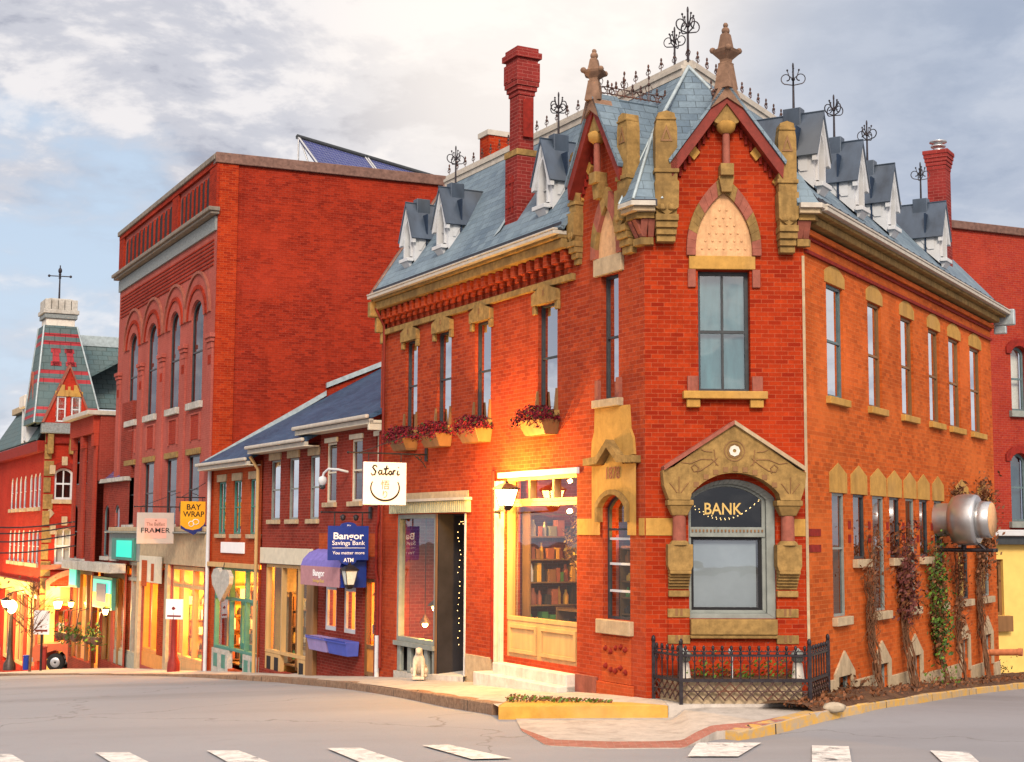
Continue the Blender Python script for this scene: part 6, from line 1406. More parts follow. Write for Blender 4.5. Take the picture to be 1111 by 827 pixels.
# ------------------------------------------------------------------ narrow brick building further down
nb = thing('narrow_building', 'narrow dark red brick building with slit windows and slanted roof glazing', 'building', tuple(L.P(40, -4.8, -2)))
A0, A1, A2 = 38.3, 39.6, 44.0
z_of = lambda x, y: L.px(x, y)[1]
wA = [(L.px(x1, 505)[0], L.px(x0, 505)[0]) for x0, x1 in ((84.5, 89.5), (93, 98))]; wB = [(L.px(x1, 575)[0], L.px(x0, 575)[0]) for x0, x1 in ((108.5, 114), (119.5, 125))]
zA = (z_of(90, 526), z_of(90, 478)); zA2 = (z_of(90, 606), z_of(90, 548)); zB2 = (z_of(117, 604), z_of(117, 548))
m = MB(); m.wall(L, [(A1, -7), (A1, 4.6), (A2, 4.6), (A2, -7)], [outline(a, b, *zA, 'round', .25) for a, b in wA] + [outline(a, b, *zA2, 'point', .4) for a, b in wA] + [outline(39.9, 43.7, -5.2, -1.6)], .25, .12); m.hexa([L.P(A2, -7, .12), L.P(A2, -7, -5), L.P(A2 + .05, -7, -5), L.P(A2 + .05, -7, .12), L.P(A2, 4.6, .12), L.P(A2, 4.6, -5), L.P(A2 + .05, 4.6, -5), L.P(A2 + .05, 4.6, .12)]); m.build('wall', M['brick_brown'], nb)
m = MB(); m.wall(L, [(35.3, -7), (35.3, 2.0), (A1, 2.0), (A1, -7)], [outline(a, b, *zB2, 'point', .45) for a, b in wB] + [outline(35.6, 39.3, -5.0, -1.6)], .25, -.15); m.fb(L, 35.2, 36.9, 2.0, 4.9, -.6, -.15); m.fb(L, A1 - .2, A1, 2.0, 4.6, -3, .1); m.fb(L, 36.9, A1 - .2, 2.0, 4.6, -3.2, -2.6); m.build('wall', M['brick_brown'], nb)
for a, b in wA: window(L, (a, b, *zA), nb, 'teal_frame', 'glass_dark', 'room_navy', rec=.03, w=.05, arch='round', rise=.25, d=.12); f = window(L, (a, b, *zA2), nb, 'teal_frame', 'glass_dark', 'room_navy', rec=.03, w=.05, arch='point', rise=.4, d=.12); part('sill', 'stone_grey', f, [(a - .1, b + .1, zA2[0] - .15, zA2[0] - .004, .02, .22)], L)
for a, b in wB: f = window(L, (a, b, *zB2), nb, 'teal_frame', 'glass_dark', 'room_navy', rec=.03, w=.05, arch='point', rise=.45, d=-.15); part('sill', 'stone_grey', f, [(a - .1, b + .1, zB2[0] - .15, zB2[0] - .004, -.2, -.03)], L)
part('cornice', 'gutter', nb, [(A1 - .3, A2 + .2, 4.62, 4.80, -3, .65)], L, .02); part('cornice', 'brick_rear', nb, [(A1, A2 + .1, 3.9, 4.617, 0, .34)], L)
for u in (A1 + .25, 41.9, A2 - .2): part('pier', 'brick_rear', nb, [(u - .22, u + .22, -1.5, 4.1, .1, .19)], L); part('bracket', 'brick_rear', nb, [(u - .24, u + .24, 3.4, 4.4, .1, .3)], L)
m = MB(); m.slab([L.P(36.95, 2.05, -.1), L.P(A1 - .22, 2.05, -.1), L.P(A1 - .22, 4.3, -2.6), L.P(36.95, 4.3, -2.6)], .08); m.build('roof_glazing', M['solar'], nb); part('string_course', 'stone_grey', nb, [(35.3, A1, 1.9, 2.05, -.2, .05)], L)
part('shop_cornice', 'stone_grey', nb, [(35.3, A2 + .1, -1.55, -1.2, -.1, .5)], L, .02)
for i, (a, b, d) in enumerate(((35.6, 39.3, -.15), (39.9, 43.7, .12))):
    f = frame(L, a, b, -5.6, -1.62, .14, d - .2, d - .05, 'brown_wood', nb, 'shop_window', mull=(a + 1.2, b - 1.2)); pane(L, a + .1, b - .1, -5.4, -1.7, d - .12, f); shop_room(L, (a - .2, b + .2, -5.6, -1.4), nb, 2.5, d - .27, 'shop_wall')
    pendant(tuple(L.P((a + b) / 2, -2.6, -1.2)), .9, 'warm lamp in the %s shop front of the narrow building' % ('uphill', 'downhill')[i], 480, r=.2, mat='lamp_soft')
    for q in ((-1, 1)[i],):
        P = L.P((a + b) / 2 + q * .95, -3.0, .32); t = lantern(P, L, 'small lit lantern on the narrow building, %s side of the %s shop' % (('uphill', 'downhill')[q > 0], ('uphill', 'downhill')[i]), True, .34, .22); o = lamp_light(P + L.n * .3, 120, (1, .6, .2), .1); o.parent = t; o.location = o.location - WPOS[t.name]
t = thing('lit_sign', 'yellow-green lit shop sign with dark centre panel on the narrow building', 'sign', tuple(L.P(37.8, -2.9, .3))); part('sign_frame', 'green_paint', t, [(36.1, 39.3, -2.95, -1.75, .05, .2)], L); part('sign_face', 'sign_yellow', t, [(36.2, 39.2, -2.85, -2.35, .2, .23)], L); part('sign_face', 'sign_teal', t, [(36.2, 39.2, -2.34, -1.85, .2, .23)], L); part('sign_panel', 'sign_navy', t, [(36.9, 38.5, -2.7, -2.0, .231, .25)], L)
t = thing('lit_sign', 'small teal lit sign at the downhill corner of the narrow building', 'sign', tuple(L.P(42.4, -2.3, .3))); part('sign_frame', 'green_paint', t, [(41.6, 43.3, -2.3, -1.2, .22, .34)], L); part('sign_face', 'sign_teal', t, [(41.8, 43.1, -2.2, -1.3, .341, .36)], L)
rng = random.Random(4)
for i, u in enumerate((36.6, 38.0, 40.3, 41.7, 43.2)):
    t = thing('hanging_planter', 'hanging planter of dark leaves before the narrow building, %s from the uphill end' % ('first', 'second', 'third', 'fourth', 'fifth')[i], 'planter', tuple(L.P(u, -4.9, .6)), 'planters in front of the narrow building'); z = -3.95 - .06 * i; m = MB(); m.lathe(L.P(u, z - .3, .6), [(.10, 0), (.2, .12), (.22, .3)], 10); m.build('pot', M['copper'], t); m = MB()
    for _ in range(90): m.mi = 0 if rng.random() < .8 else 1; m.leaf(L.P(u + rng.gauss(0, .16), z + rng.gauss(.0, .2), .6 + rng.gauss(0, .14)), .08, rng)
    m.build('foliage', [M['leaf_dark'], M['leaf_green']], t); m = MB(); m.tube([L.P(u, z, .6), L.P(u, z + .9, .5), L.P(u, z + 1.0, .1)], .02, 4); m.build('hook', M['iron'], t)

# ------------------------------------------------------------------ gothic building with the slate tower at the end of the street
ug = L.px(40, 727)[0]; G0 = L.P(ug, 0); GR = Fr(G0, 63); GL = Fr(G0, -27)
go = thing('gothic_building', 'red brick gothic building with striped slate tower and stone crenellated crown', 'building', tuple(GR.P(1.5, -6.5, -1)))
gz = lambda x, y: GR.px(x, y)[1]; gu = lambda x, y: GR.px(x, y)[0]
wins = [GR.r(59, 79, 508, 542), GR.r(59, 78, 573, 612)]; ge = gz(70, 470)
m = MB(); m.wall(GR, [(0, -7.5), (0, ge), (5.5, ge), (5.5, -7.5)], [outline(*wins[0], 'seg', .2), outline(*wins[1]), outline(.75, 1.75, -6.6, gz(70, 660)), outline(2.0, 4.4, -6.6, gz(70, 655))], .25); m.build('wall', M['brick_gothic'], go)
gw = [(u, u + .85) for u in (.8, 2.0, 3.2, 5.0, 6.4, 7.8, 9.2)]
m = MB(); m.wall(GL, [(0, -8), (0, ge - .4), (16, ge - .4), (16, -9)], [outline(a, b, gz(60, 550), gz(60, 512), 'round', .3) for a, b in gw] + [outline(a, b, gz(60, 612), gz(60, 575), 'round', .25) for a, b in gw] + [outline(.8, 3.4, -6.4, -3.0), outline(4.2, 7.0, -6.6, -3.0), outline(7.8, 11, -6.8, -3.0)], .25); m.build('wall', M['brick_gothic'], go)
for k, b in enumerate(wins):
    f = window(GR, b, go, 'white_paint', 'glass_dark' if k == 0 else 'glass_shop', 'room_dark' if k == 0 else 'lace', rec=.1, w=.10, mull=(.5,), arch='seg' if k == 0 else None, rise=.2 if k == 0 else 0); part('sill', 'stone_pale', f, [(b[0] - .12, b[1] + .12, b[2] - .2, b[2] - .004, -.1, .12)], GR, .01)
    m = MB(); m.ring(GR, outline(b[0] - .16, b[1] + .16, b[3] - .3, b[3] + .30, 'seg', .34), outline(b[0] - .02, b[1] + .02, b[3] - .3, b[3] + .04, 'seg', .22), -.02, .10, close=False); m.build('arch_mould', M['brick_dark'], f); um = (b[0] + b[1]) / 2
    for q, zz in ((um, b[3] + .12), (b[0] - .12, b[3] - .3)): part('stone_block', 'stone_pale', f, [(q - .13, q + .13, zz, zz + .42, 0, .14)], GR, .02)
for a, b in gw:
    for z0, z1, rs in ((gz(60, 550), gz(60, 512), .3), (gz(60, 612), gz(60, 575), .25)): f = window(GL, (a, b, z0, z1), go, 'white_paint', 'glass_dark', 'room_dark', rec=.03, w=.05, arch='round', rise=rs); part('sill', 'stone_pale', f, [(a - .1, b + .1, z0 - .18, z0 - .004, -.1, .1)], GL)
for i in range(14): z = -6 + i * .78; w = .42 if i % 2 else .30; part('quoin', 'stone', go, [(-.02, w, z, z + .70, -.02, .06)], GR, .01)
part('cornice', 'granite', go, [(-.25, 5.6, ge - .05, ge + .45, -.02, .42)], GR, .03); part('cornice', 'brick_dark', go, [(0, 5.5, ge - .5, ge - .055, -.01, .14)], GR); part('cornice', 'brick_dark', go, [(.05, 16, ge - .9, ge - .38, -.02, .35)], GL, .02)
for u in (.2, 1.2, 2.6): part('bracket', 'stone', go, [(u - .13, u + .13, ge - 1.0, ge - .06, 0, .36)], GR, .03)
part('diamond_tile', 'stone_pink', go, [], GR) if False else None
m = MB(); um, zz = gu(54, 557), gz(54, 557); m.fp(GR, [(um - .2, zz), (um, zz + .24), (um + .2, zz), (um, zz - .24)], 0, .05); m.build('diamond_tile', M['stone_pale'], go)
part('string_course', 'stone_pink', go, [(0, 5.5, gz(70, 618), gz(70, 613), -.01, .14)], GR); part('string_course', 'stone_pink', go, [(.05, 16, -2.7, -2.4, -.01, .2)], GL)
# tower roof: stacked slate frusta with red bands
tb = ge + .45; tz = gz(65, 352); c0 = (gu(36, 452), gu(110, 452)); c1 = (gu(50, 352), gu(86, 352)); DW = c0[1] - c0[0]
def fr_ring(f): 
    a = c0[0] + (c1[0] - c0[0]) * f; b = c0[1] + (c1[1] - c0[1]) * f; k = (c0[1] - c0[0]); ins = (k - (b - a)) / 2; z = tb + (tz - tb) * f
    return [GR.P(a, z, .30 - ins), GR.P(b, z, .30 - ins), GR.P(b, z, .30 - k + ins), GR.P(a, z, .30 - k + ins)]
prev = 0.0
for f0, mt in ((.06, 'slate_far'), (.09, 'slate_red'), (.13, 'slate_far'), (.16, 'slate_red'), (.41, 'slate_far'), (.45, 'slate_red'), (.50, 'slate_far'), (.54, 'slate_red'), (.80, 'slate_far'), (.84, 'slate_red'), (.885, 'slate_far'), (.92, 'slate_red'), (1.0, 'slate_far')):
    m = MB(); m.hexa(fr_ring(prev) + fr_ring(f0)); m.build('tower_roof', M[mt], go); prev = f0
for q in (.34, .66):   # red cross shaped slate figures on the tower face
    f0, f1 = .58, .76; R0, R1 = fr_ring(f0), fr_ring(f1); lift_ = V((0, -.03, .015)); P = lambda s_, t_: R0[0].lerp(R0[1], s_).lerp(R1[0].lerp(R1[1], s_), t_) + lift_
    m = MB(); w = .075
    for (s0, s1, t0, t1) in ((q - w, q + w, .0, 1.0), (q - w * 1.5, q + w * 1.5, .0, .25), (q - w * 1.5, q + w * 1.5, .75, 1.0)): m.slab([P(s0, t0), P(s1, t0), P(s1, t1), P(s0, t1)], .03)
    m.build('slate_figure', M['slate_red'], go)
for k in range(4): m = MB(); m.tube([fr_ring(0)[k], fr_ring(1)[k]], .05, 5); m.build('hip_flashing', M['lead'], go)
cz = lambda y: gz(65, y); cu0, cu1 = gu(49, 344), gu(88, 344); cw = cu1 - cu0; dm = .30 - DW / 2
def crown(w, z0, z1, mat, name): 
    uc_ = (cu0 + cu1) / 2; m = MB(); m.fb(GR, uc_ - w / 2, uc_ + w / 2, z0, z1, dm - w / 2, dm + w / 2); return m.build(name, M[mat], go, bevel=.02)
crown(cw * .80, tz - .05, tz + .35, 'white_stone', 'tower_neck'); crown(cw * .92, tz + .353, tz + .58, 'granite', 'tower_cornice'); crown(cw, tz + .583, tz + .78, 'stone_grey', 'tower_cornice'); crown(cw * .66, tz + .783, tz + 1.35, 'stone_grey', 'tower_parapet')
uc_ = (cu0 + cu1) / 2; hw = cw * .37; zc0, zc1 = tz + .785, cz(323)
for s_ in range(4):
    for q in range(5):
        o_ = -hw + 2 * hw * q / 4
        if q == 4: continue
        uu, dd = ((uc_ + o_, dm + hw), (uc_ + hw, dm - o_), (uc_ - o_, dm - hw), (uc_ - hw, dm + o_))[s_]; m = MB(); m.fb(GR, uu - .14, uu + .14, zc0, zc1, dd - .14, dd + .14); m.build('merlon', M['stone_grey'], go, bevel=.02)
m = MB(); p = GR.P(uc_, zc0, dm); m.tube([p, at(p, cz(283))], [.06, .03], 6); zz = cz(295)
for a in range(4): w = a * math.pi / 2 + .3; e = V((math.cos(w), math.sin(w), 0)); m.tube([at(p, zz), at(p, zz) + e * .5], .03, 4); m.ball(at(p, zz) + e * .5, .07, 6, 4)
m.ball(at(p, cz(289)), .1, 6, 5, sq=(1, 1, 1.5)); m.build('weather_vane', M['iron'], go)
# gables at the tower foot
def gothic_gable(fr, u0, u1, z0, z1, mat='brick_gothic', wn=True):
    um = (u0 + u1) / 2; m = MB(); m.fp(fr, [(u0, z0), (um, z1), (u1, z0)], -.2, .42); g_ = m.build('gable', M[mat], go)
    for a in (u0, u1): m = MB(); m.fp(fr, [(a + (.05 if a < um else -.05) * -1, z0), (um, z1 + .16), (um, z1), (a + (.05 if a < um else -.05), z0)], -.6, .50); m.build('coping', M['stone_pink'], g_)
    for s_ in (-1, 1): m = MB(); m.slab([fr.P(um, z1 + .05, .4), fr.P(um, z1 + .05, -2), fr.P(u0 if s_ < 0 else u1, z0, -2), fr.P(u0 if s_ < 0 else u1, z0, .4)], .05); m.build('gable_roof', M['slate_far'], g_)
    if wn:
        for q in (-.33, .33): f = window(fr, (um + q - .2, um + q + .2, z0 + .05, z0 + 1.25), go, 'white_paint', 'glass_dark', 'lace', rec=-.02, w=.06, d=.42, bd=.02); part('stone_head', 'stone_warm', f, [(um + q - .3, um + q + .3, z0 + 1.255, z0 + 1.5, .40, .5)], fr); part('stone_head', 'stone_warm', f, [(um + q - .12, um + q + .12, z0 + 1.503, z0 + 1.8, .40, .5)], fr)
        part('cross', 'stone_warm', g_, [(um - .06, um + .06, z1 - 1.35, z1 - .9, .40, .47), (um - .2, um + .2, z1 - 1.18, z1 - 1.07, .40, .472)], fr)
gothic_gable(GR, gu(45, 452), gu(99, 452), tb, gz(73, 400)); gothic_gable(GL, .4, 2.9, tb, gz(73, 405), wn=False)
# main roofs behind the tower
e0 = gz(110, 440); e1 = gz(110, 370)
m = MB(); m.slab([GR.P(1.2, e0, -1.5), GR.P(10, e0, -1.5), GR.P(9.5, e1 + .3, -4.5), GR.P(.9, e1 + .3, -4.5)], .1); m.build('main_roof', M['slate_far'], go); part('roof_wall', 'brick_gothic', go, [(1.4, 10, -6, e0 - .3, -2.1, -1.7)], GR); part('eave', 'stone_pale', go, [(1.2, 10, e0 - .55, e0 - .25, -1.9, -1.35)], GR); part('roof_curb', 'lead', go, [(.9, 9.6, e1 + .25, e1 + .8, -5.0, -4.4)], GR, .02)
m = MB(); m.slab([GL.P(.8, ge - .3, .35), GL.P(16, ge - .3, .35), GL.P(16, ge + 1.9, -1.0), GL.P(.8, ge + 1.9, -1.0)], .1); m.build('mansard_roof', M['slate_far'], go); m = MB(); m.slab([GL.P(.8, ge + 2.2, -.9), GL.P(16, ge + 2.2, -.9), GL.P(16, ge + 4.6, -5), GL.P(.8, ge + 4.6, -5)], .1); m.build('main_roof', M['slate_far'], go); part('roof_curb', 'stone_pale', go, [(.8, 16, ge + 1.9, ge + 2.25, -1.2, -.75)], GL, .02); part('slate_band', 'slate_red', go, [], GL) if False else None
f = window(GL, (3.1, 4.1, ge - .2, ge + 1.4), go, 'white_paint', 'glass_bright', 'lace', rec=-.1, w=.1, d=.3); part('dormer_head', 'white_stone', f, [(2.8, 4.4, ge + 1.41, ge + 2.0, -.6, .6)], GL, .04); part('dormer_cheek', 'white_paint', f, [(2.85, 3.09, ge - .3, ge + 1.4, -.8, .45), (4.11, 4.35, ge - .3, ge + 1.4, -.8, .45)], GL)
# lit ground floor
f = frame(GR, 2.0, 4.4, -6.6, gz(70, 655), .14, -.2, -.05, 'brown_wood', go, 'shop_window', mull=(3.1,)); pane(GR, 2.1, 4.3, -6.5, gz(70, 657), -.12, f)
D_ = frame(GR, .78, 1.72, -6.6, gz(70, 660), .13, -.2, -.06, 'hydrant', go, 'door', mull=(1.25,)); pane(GR, .86, 1.64, -6.2, gz(70, 663), -.12, D_); part('door_panel', 'hydrant', D_, [(.9, 1.6, -6.5, -5.9, -.16, -.1)], GR)
shop_room(GR, (.6, 4.6, -6.7, -2.9), go, 2.4, -.3)
part('portal_band', 'yellow_wall', go, [(.25, 4.6, gz(70, 657), gz(70, 636), 0, .10)], GR, .01); part('portal_pier', 'yellow_wall', go, [(.25, .70, -6.8, gz(70, 658), 0, .10)], GR, .01)
m = MB(); uA, uB = .2, 3.2; m.ring(GR, outline(uA, uB, gz(70, 640), gz(70, 617), 'seg', .55), outline(uA + .2, uB - .2, gz(70, 640), gz(70, 623), 'seg', .45), 0, .3, close=False); m.build('portal_arch', M['stone_pink'], go)
part('notice_board', 'brown_wood', go, [(gu(65, 645), gu(76, 645), gz(70, 655), gz(70, 638), .10, .17)], GR)
for k, (a, b) in enumerate(((.8, 3.4), (4.2, 7.0), (7.8, 11.0))):
    f = frame(GL, a, b, -6.6, -3.02, .16, -.2, -.05, 'tan_wood', go, 'shop_window', mull=((a + b) / 2,)); pane(GL, a + .1, b - .1, -6.5, -3.1, -.12, f); shop_room(GL, (a - .2, b + .2, -6.8, -2.9), go, 2.6, -.3)
    pendant(tuple(GL.P((a + b) / 2, -4.0, -1.2)), 1.0, 'bright lamp in the %s street window of the gothic building' % ('corner', 'middle', 'farthest')[k], 500, r=.28, mat='lamp_soft')
pendant(tuple(GR.P(2.6, -4.2, -1.2)), 1.1, 'bright lamp behind the red door of the gothic building', 400, r=.22, mat='lamp_soft')
part('shop_fascia', 'yellow_wall', go, [(.5, 16, -2.98, -2.42, 0, .35)], GL, .02)
P = GR.P(gu(60, 655), gz(60, 655), .6); t = lantern(P, GR, 'lit globe lantern beside the red gothic doorway', True, .5, .4); o = lamp_light(P + GR.n * .5 + V((0, 0,   .2)), 420, (1, .62, .2), .2); o.parent = t; o.location = o.location - WPOS[t.name]
for k, u in enumerate((2.0, 6.0, 10)):
    P = GL.P(u, -3.4, 1.2); t = lantern(P, GL, 'lit hanging lantern over the street windows of the gothic building, %s from the corner' % ('first', 'second', 'third')[k], True, .5, .4); m = MB(); m.tube([P + V((0, 0, .35)), GL.P(u, -2.9, .9), GL.P(u, -2.8, .35)], .03, 5); m.build('bracket', M['iron'], t); o = lamp_light(P + GL.n * .6, 420, (1, .62, .2), .2); o.parent = t; o.location = o.location - WPOS[t.name]

# ------------------------------------------------------------------ buildings behind on the right
RBo = ray(1034, 600); RBo = RBo * (46 / RBo.y); RB = Fr((RBo.x, RBo.y), 66)
rb = thing('brick_building', 'dark red brick building with arched windows rising behind the right side', 'building', tuple(RB.P(5, -4, -3)))
rw = [RB.r(1097, 1114, 376, 446), RB.r(1097, 1116, 492, 566)]; rw2 = [(a + 3.0, b + 3.0, c_, d_) for a, b, c_, d_ in rw]
ZT = RB.px(1040, 249)[1]
m = MB(); m.wall(RB, [(-8, -5), (-8, ZT), (16, ZT), (16, -5)], [outline(*b, 'seg', .2) for b in rw + rw2], .3); m.build('wall', M['brick_rear'], rb); part('coping', 'copper', rb, [(-8, 16, ZT, ZT + .26, -.3, .12)], RB, .02)
for k, b in enumerate(rw + rw2):
    f = window(RB, b, rb, 'teal_frame', 'glass_shop' if k == 0 else 'glass_dark', 'lace' if k != 1 else 'curtain_teal', rec=.16, w=.08, rail=.5, arch='seg', rise=.2)
    m = MB(); m.ring(RB, outline(b[0] - .2, b[1] + .2, b[3] - .25, b[3] + .24, 'seg', .28), outline(b[0], b[1], b[3] - .25, b[3] + .01, 'seg', .21), -.02, .06, close=False); m.build('arch_mould', M['brick_dark'], f); part('sill', 'grey_paint', f, [(b[0] - .12, b[1] + .12, b[2] - .2, b[2] - .004, -.1, .14)], RB, .01)
YBo = ray(1074, 700); YBo = YBo * (43.2 / YBo.y); YB = Fr((YBo.x, YBo.y), 70)
yb = thing('yellow_building', 'low pale yellow building with dark flat cornice at the end of the side street', 'building', tuple(YB.P(3, -4, -1)))
yt = YB.px(1095, 588)[1]; yw = YB.r(1079.5, 1089, 607, 668); m = MB(); m.wall(YB, [(-4, -5), (-4, yt), (14, yt), (14, -5)], [outline(*yw), outline(2.6, 3.4, yw[2], yw[3])], .2); m.build('wall', M['yellow_wall'], yb)
zc1_, zc0_ = YB.px(1095, 575)[1], YB.px(1095, 591)[1]; part('cornice', 'dark_frame', yb, [(-4, 14, zc0_, zc1_ - .18, -.02, .28)], YB, .02); part('cornice_cap', 'white_paint', yb, [(-4, 14, zc1_ - .178, zc1_, -2.0, .42)], YB, .02)
for b in (yw, (2.6, 3.4, yw[2], yw[3])): f = window(YB, b, yb, 'brown_wood', 'glass_shop', 'shop_wall', rec=.1, w=.10, rail=.5, bd=1.2); part('sill', 'brown_wood', f, [(b[0] - .15, b[1] + .15, b[2] - .45, b[2] - .004, -.1, .2)], YB, .01)
part('base_course', 'stone_grey', yb, [(-4, 14, -5, -4.0, -.01, .06)], YB)
pendant(tuple(YB.P((yw[0] + yw[1]) / 2 + .1, yw[2] + .9, -.7)), .5, 'small warm lamp glowing in the yellow building window', 14, r=.1)

# ------------------------------------------------------------------ things on the right wall
FO = R.px(1014, 564); ax = R.n; c = R.P(FO[0] + .12, FO[1], 0)
t = thing('exhaust_fan', 'large round steel kitchen exhaust fan sticking out of the right wall', 'fan', tuple(c + ax * .5 - V((0, 0, .6))))
m = MB(); m.lathe(c, [(.34, .0), (.34, .30)], 24, axis=ax); m.build('collar', M['steel'], t); m = MB(); m.lathe(c, [(.36, .30), (.47, .36), (.52, .48), (.53, .62), (.52, .80), (.50, .86), (.47, .87)], 28, axis=ax); m.build('drum', M['steel'], t)
m = MB(); m.lathe(c, [(.37, .872), (.38, .9), (.37, 1.12), (.355, 1.13)], 24, axis=ax); m.build('outlet', M['steel'], t); m = MB(); m.lathe(c, [(.35, 1.131), (.345, 1.15), (.02, 1.155)], 24, axis=ax); m.build('outlet_cover', M['stone_tan'], t)
m = MB(); q0 = c - V((0, 0, .62)); m.tube([q0, q0 + ax * 1.15], .04, 6); m.tube([q0 + R.u * .35, q0 + R.u * .35 + ax * 1.15], .04, 6); m.tube([q0 + ax * 1.1, q0 + ax * 1.1 + R.u * .35], .04, 6); m.tube([q0 + ax * 1.0, q0 + ax * .75 + V((0, 0, .22))], .03, 6); m.tube([q0 + ax * .55 + V((0, 0, .0)), q0 + ax * .55 + V((0, 0, .14))], .05, 6); m.build('bracket', M['iron'], t)
pu = R.px(1068, 706); t = thing('wall_pipe', 'short rusty red drain pipe poking out of the right wall', 'pipe', tuple(R.P(pu[0], pu[1], .4))); m = MB(); m.tube([R.P(pu[0], pu[1] - .05, -.1), R.P(pu[0], pu[1], .8)], .075, 12); m.build('pipe', M['pipe_red'], t); m = MB(); m.tube([R.P(pu[0], pu[1], .75), R.P(pu[0], pu[1] + .002, .84)], .09, 12); m.build('collar', M['pipe_red'], t)

def vine(px_base, py_base, px_top, py_top, width, label, leaves, nleaf, stems, seed, lfrom=.3, r0=.018):
    rng = random.Random(seed); b = R.px(px_base, py_base); e = R.px(px_top, py_top); zb = HS(*R.P(b[0], 0, .25).xy); t = thing('wall_vine', label, 'vine', tuple(R.P(b[0], zb, .2)), 'vines climbing the right wall'); m = MB(); tips = []
    for s_ in range(stems):
        u = b[0] + rng.gauss(0, .10); z = zb; d = .22; pts = []; n = 15; tu = e[0] + rng.uniform(-width, width); tz_ = e[1] - rng.random() ** 2 * (e[1] - zb) * .4
        for i in range(n + 1):
            f = i / n; uu = u + (tu - u) * f ** 1.6 + math.sin(f * rng.uniform(6, 9) + s_) * .06 + rng.gauss(0, .025); pts.append(R.P(uu, zb + (tz_ - zb) * f, max(.03, .22 * (1 - f * 2.2)) + rng.uniform(0, .07)))
        rr = r0 * rng.uniform(.4, 1.1); m.tube(pts, [rr * (1 - .7 * i / n) + .003 for i in range(n + 1)], 5); tips += pts[4:]
        for _ in range(13):
            i = min(n, int(rng.uniform(.35, 1.02) * n)); p = pts[i]; w = R.u * rng.uniform(-.55, .55) + V((0, 0, rng.uniform(-.4, .4))) + R.n * rng.uniform(.0, .12); m.tube([p, p + w * .5 + R.n * .04, p + w + V((0, 0, -.05))], [.007, .005, .003], 4); tips += [p + w * .5, p + w]
    m.build('stems', M['twig'], t)
    if nleaf:
        m = MB(); lo = zb + (e[1] - zb) * lfrom; T_ = [p for p in tips if p.z > lo]
        for _ in range(nleaf): p = rng.choice(T_); m.mi = rng.randrange(len(leaves)); m.leaf(p + V((rng.gauss(0, .07), rng.gauss(0, .07), rng.gauss(0, .09))) + R.n * .03, .05, rng)
        m.build('leaves', [M[q] for q in leaves], t)
vine(941, 742, 938, 572, .50, 'bare brown vine with a fan of twigs between the first two tall windows', ['leaf_dry'], 90, 10, 1, .7)
vine(979, 742, 976, 570, .45, 'vine with reddish purple leaves over the third and fourth windows', ['leaf_purple', 'leaf_dry', 'leaf_purple'], 1300, 9, 2, .45)
vine(1014, 738, 1008, 582, .40, 'leafy green vine climbing below the steel exhaust fan', ['leaf_green', 'leaf_dark', 'leaf_dry'], 1700, 10, 3, .12, .016)
vine(1036, 734, 1035, 592, .35, 'thin bare vine under the exhaust fan outlet', ['leaf_dry'], 220, 7, 4, .3, .015)
vine(1061, 730, 1060, 532, .55, 'tall vine with a bushy brown crown near the far end of the wall', ['leaf_dry', 'twig', 'leaf_dry'], 520, 12, 5, .55)
# bushy dry crown of the last vine and the clump over the fan
rng = random.Random(8)
for lab, px, py, n, su, sz in (('dense clump of dry brown vine hanging behind the exhaust fan', 1063, 562, 900, .55, .42), ('small clump of dry vine above the exhaust fan', 1034, 542, 260, .32, .16)):
    u, z = R.px(px, py); t = thing('vine_clump', lab, 'vine', tuple(R.P(u, z - .5, .2))); m = MB()
    for _ in range(n): m.mi = rng.randrange(2); m.leaf(R.P(u + rng.gauss(0, su * .5), z + rng.gauss(0, sz), abs(rng.gauss(.12, .12))), .055, rng)
    for _ in range(40): p = R.P(u + rng.gauss(0, su * .5), z + rng.gauss(0, sz), .1); m.mi = 1; m.tube([p, p + V((rng.gauss(0, .15), rng.gauss(0, .15), rng.gauss(-.1, .2)))], .006, 4)
    m.build('tangle', [M['leaf_dry'], M['twig']], t)
# low plants and litter in the bed
PB = [('low grassy tuft in the soil bed beneath the green vine', 1022, 742, 'leaf_green', 130), ('dry russet shrub in the bed under the bare thin vine', 1042, 722, 'leaf_dry', 330), ('small brown plant in the soil bed near the first basement window', 925, 752, 'leaf_dry', 90), ('low dry plant in the bed by the second basement window', 968, 744, 'leaf_dry', 110), ('green and brown weeds at the far end of the soil bed', 1080, 734, 'leaf_dark', 120), ('bright green weed at the kerb edge of the soil bed', 1014, 746, 'leaf_green', 70)]
for lab, px, py, mt, n in PB:
    p = ghit(px, py, HS); t = thing('low_plant', lab, 'plant', tuple(p), 'plants in the soil bed'); m = MB(); s = MB(); hh = .55 if n > 300 else .22
    for _ in range(n): m.mi = 0 if rng.random() < .7 else 1; m.leaf(p + V((rng.gauss(0, .22), rng.gauss(0, .18), abs(rng.gauss(0, hh)) + .02)), .045, rng)
    for _ in range(16): s.tube([p + V((rng.gauss(0, .05), rng.gauss(0, .05), 0)), p + V((rng.gauss(0, .2), rng.gauss(0, .2), hh * rng.uniform(.5, 1.4)))], [.008, .003], 4)
    m.build('leaves', [M[mt], M['leaf_dry']], t); s.build('stems', M['twig'], t)
m = MB()
for _ in range(900):
    f = rng.random(); p = polyidx(kr[2:], f); u = (p - R.O).dot(R.u); q_ = R.P(u, 0, .1).lerp(V((p.x, p.y, 0)), rng.random() * .9); m.leaf(V((q_.x, q_.y, HS(q_.x, q_.y) + rng.uniform(.05, .12))), .045, rng)
m.build('leaf_litter', M['leaf_dry'], kind='stuff', label='dry brown leaves scattered over the soil bed along the right wall', cat='leaf litter')
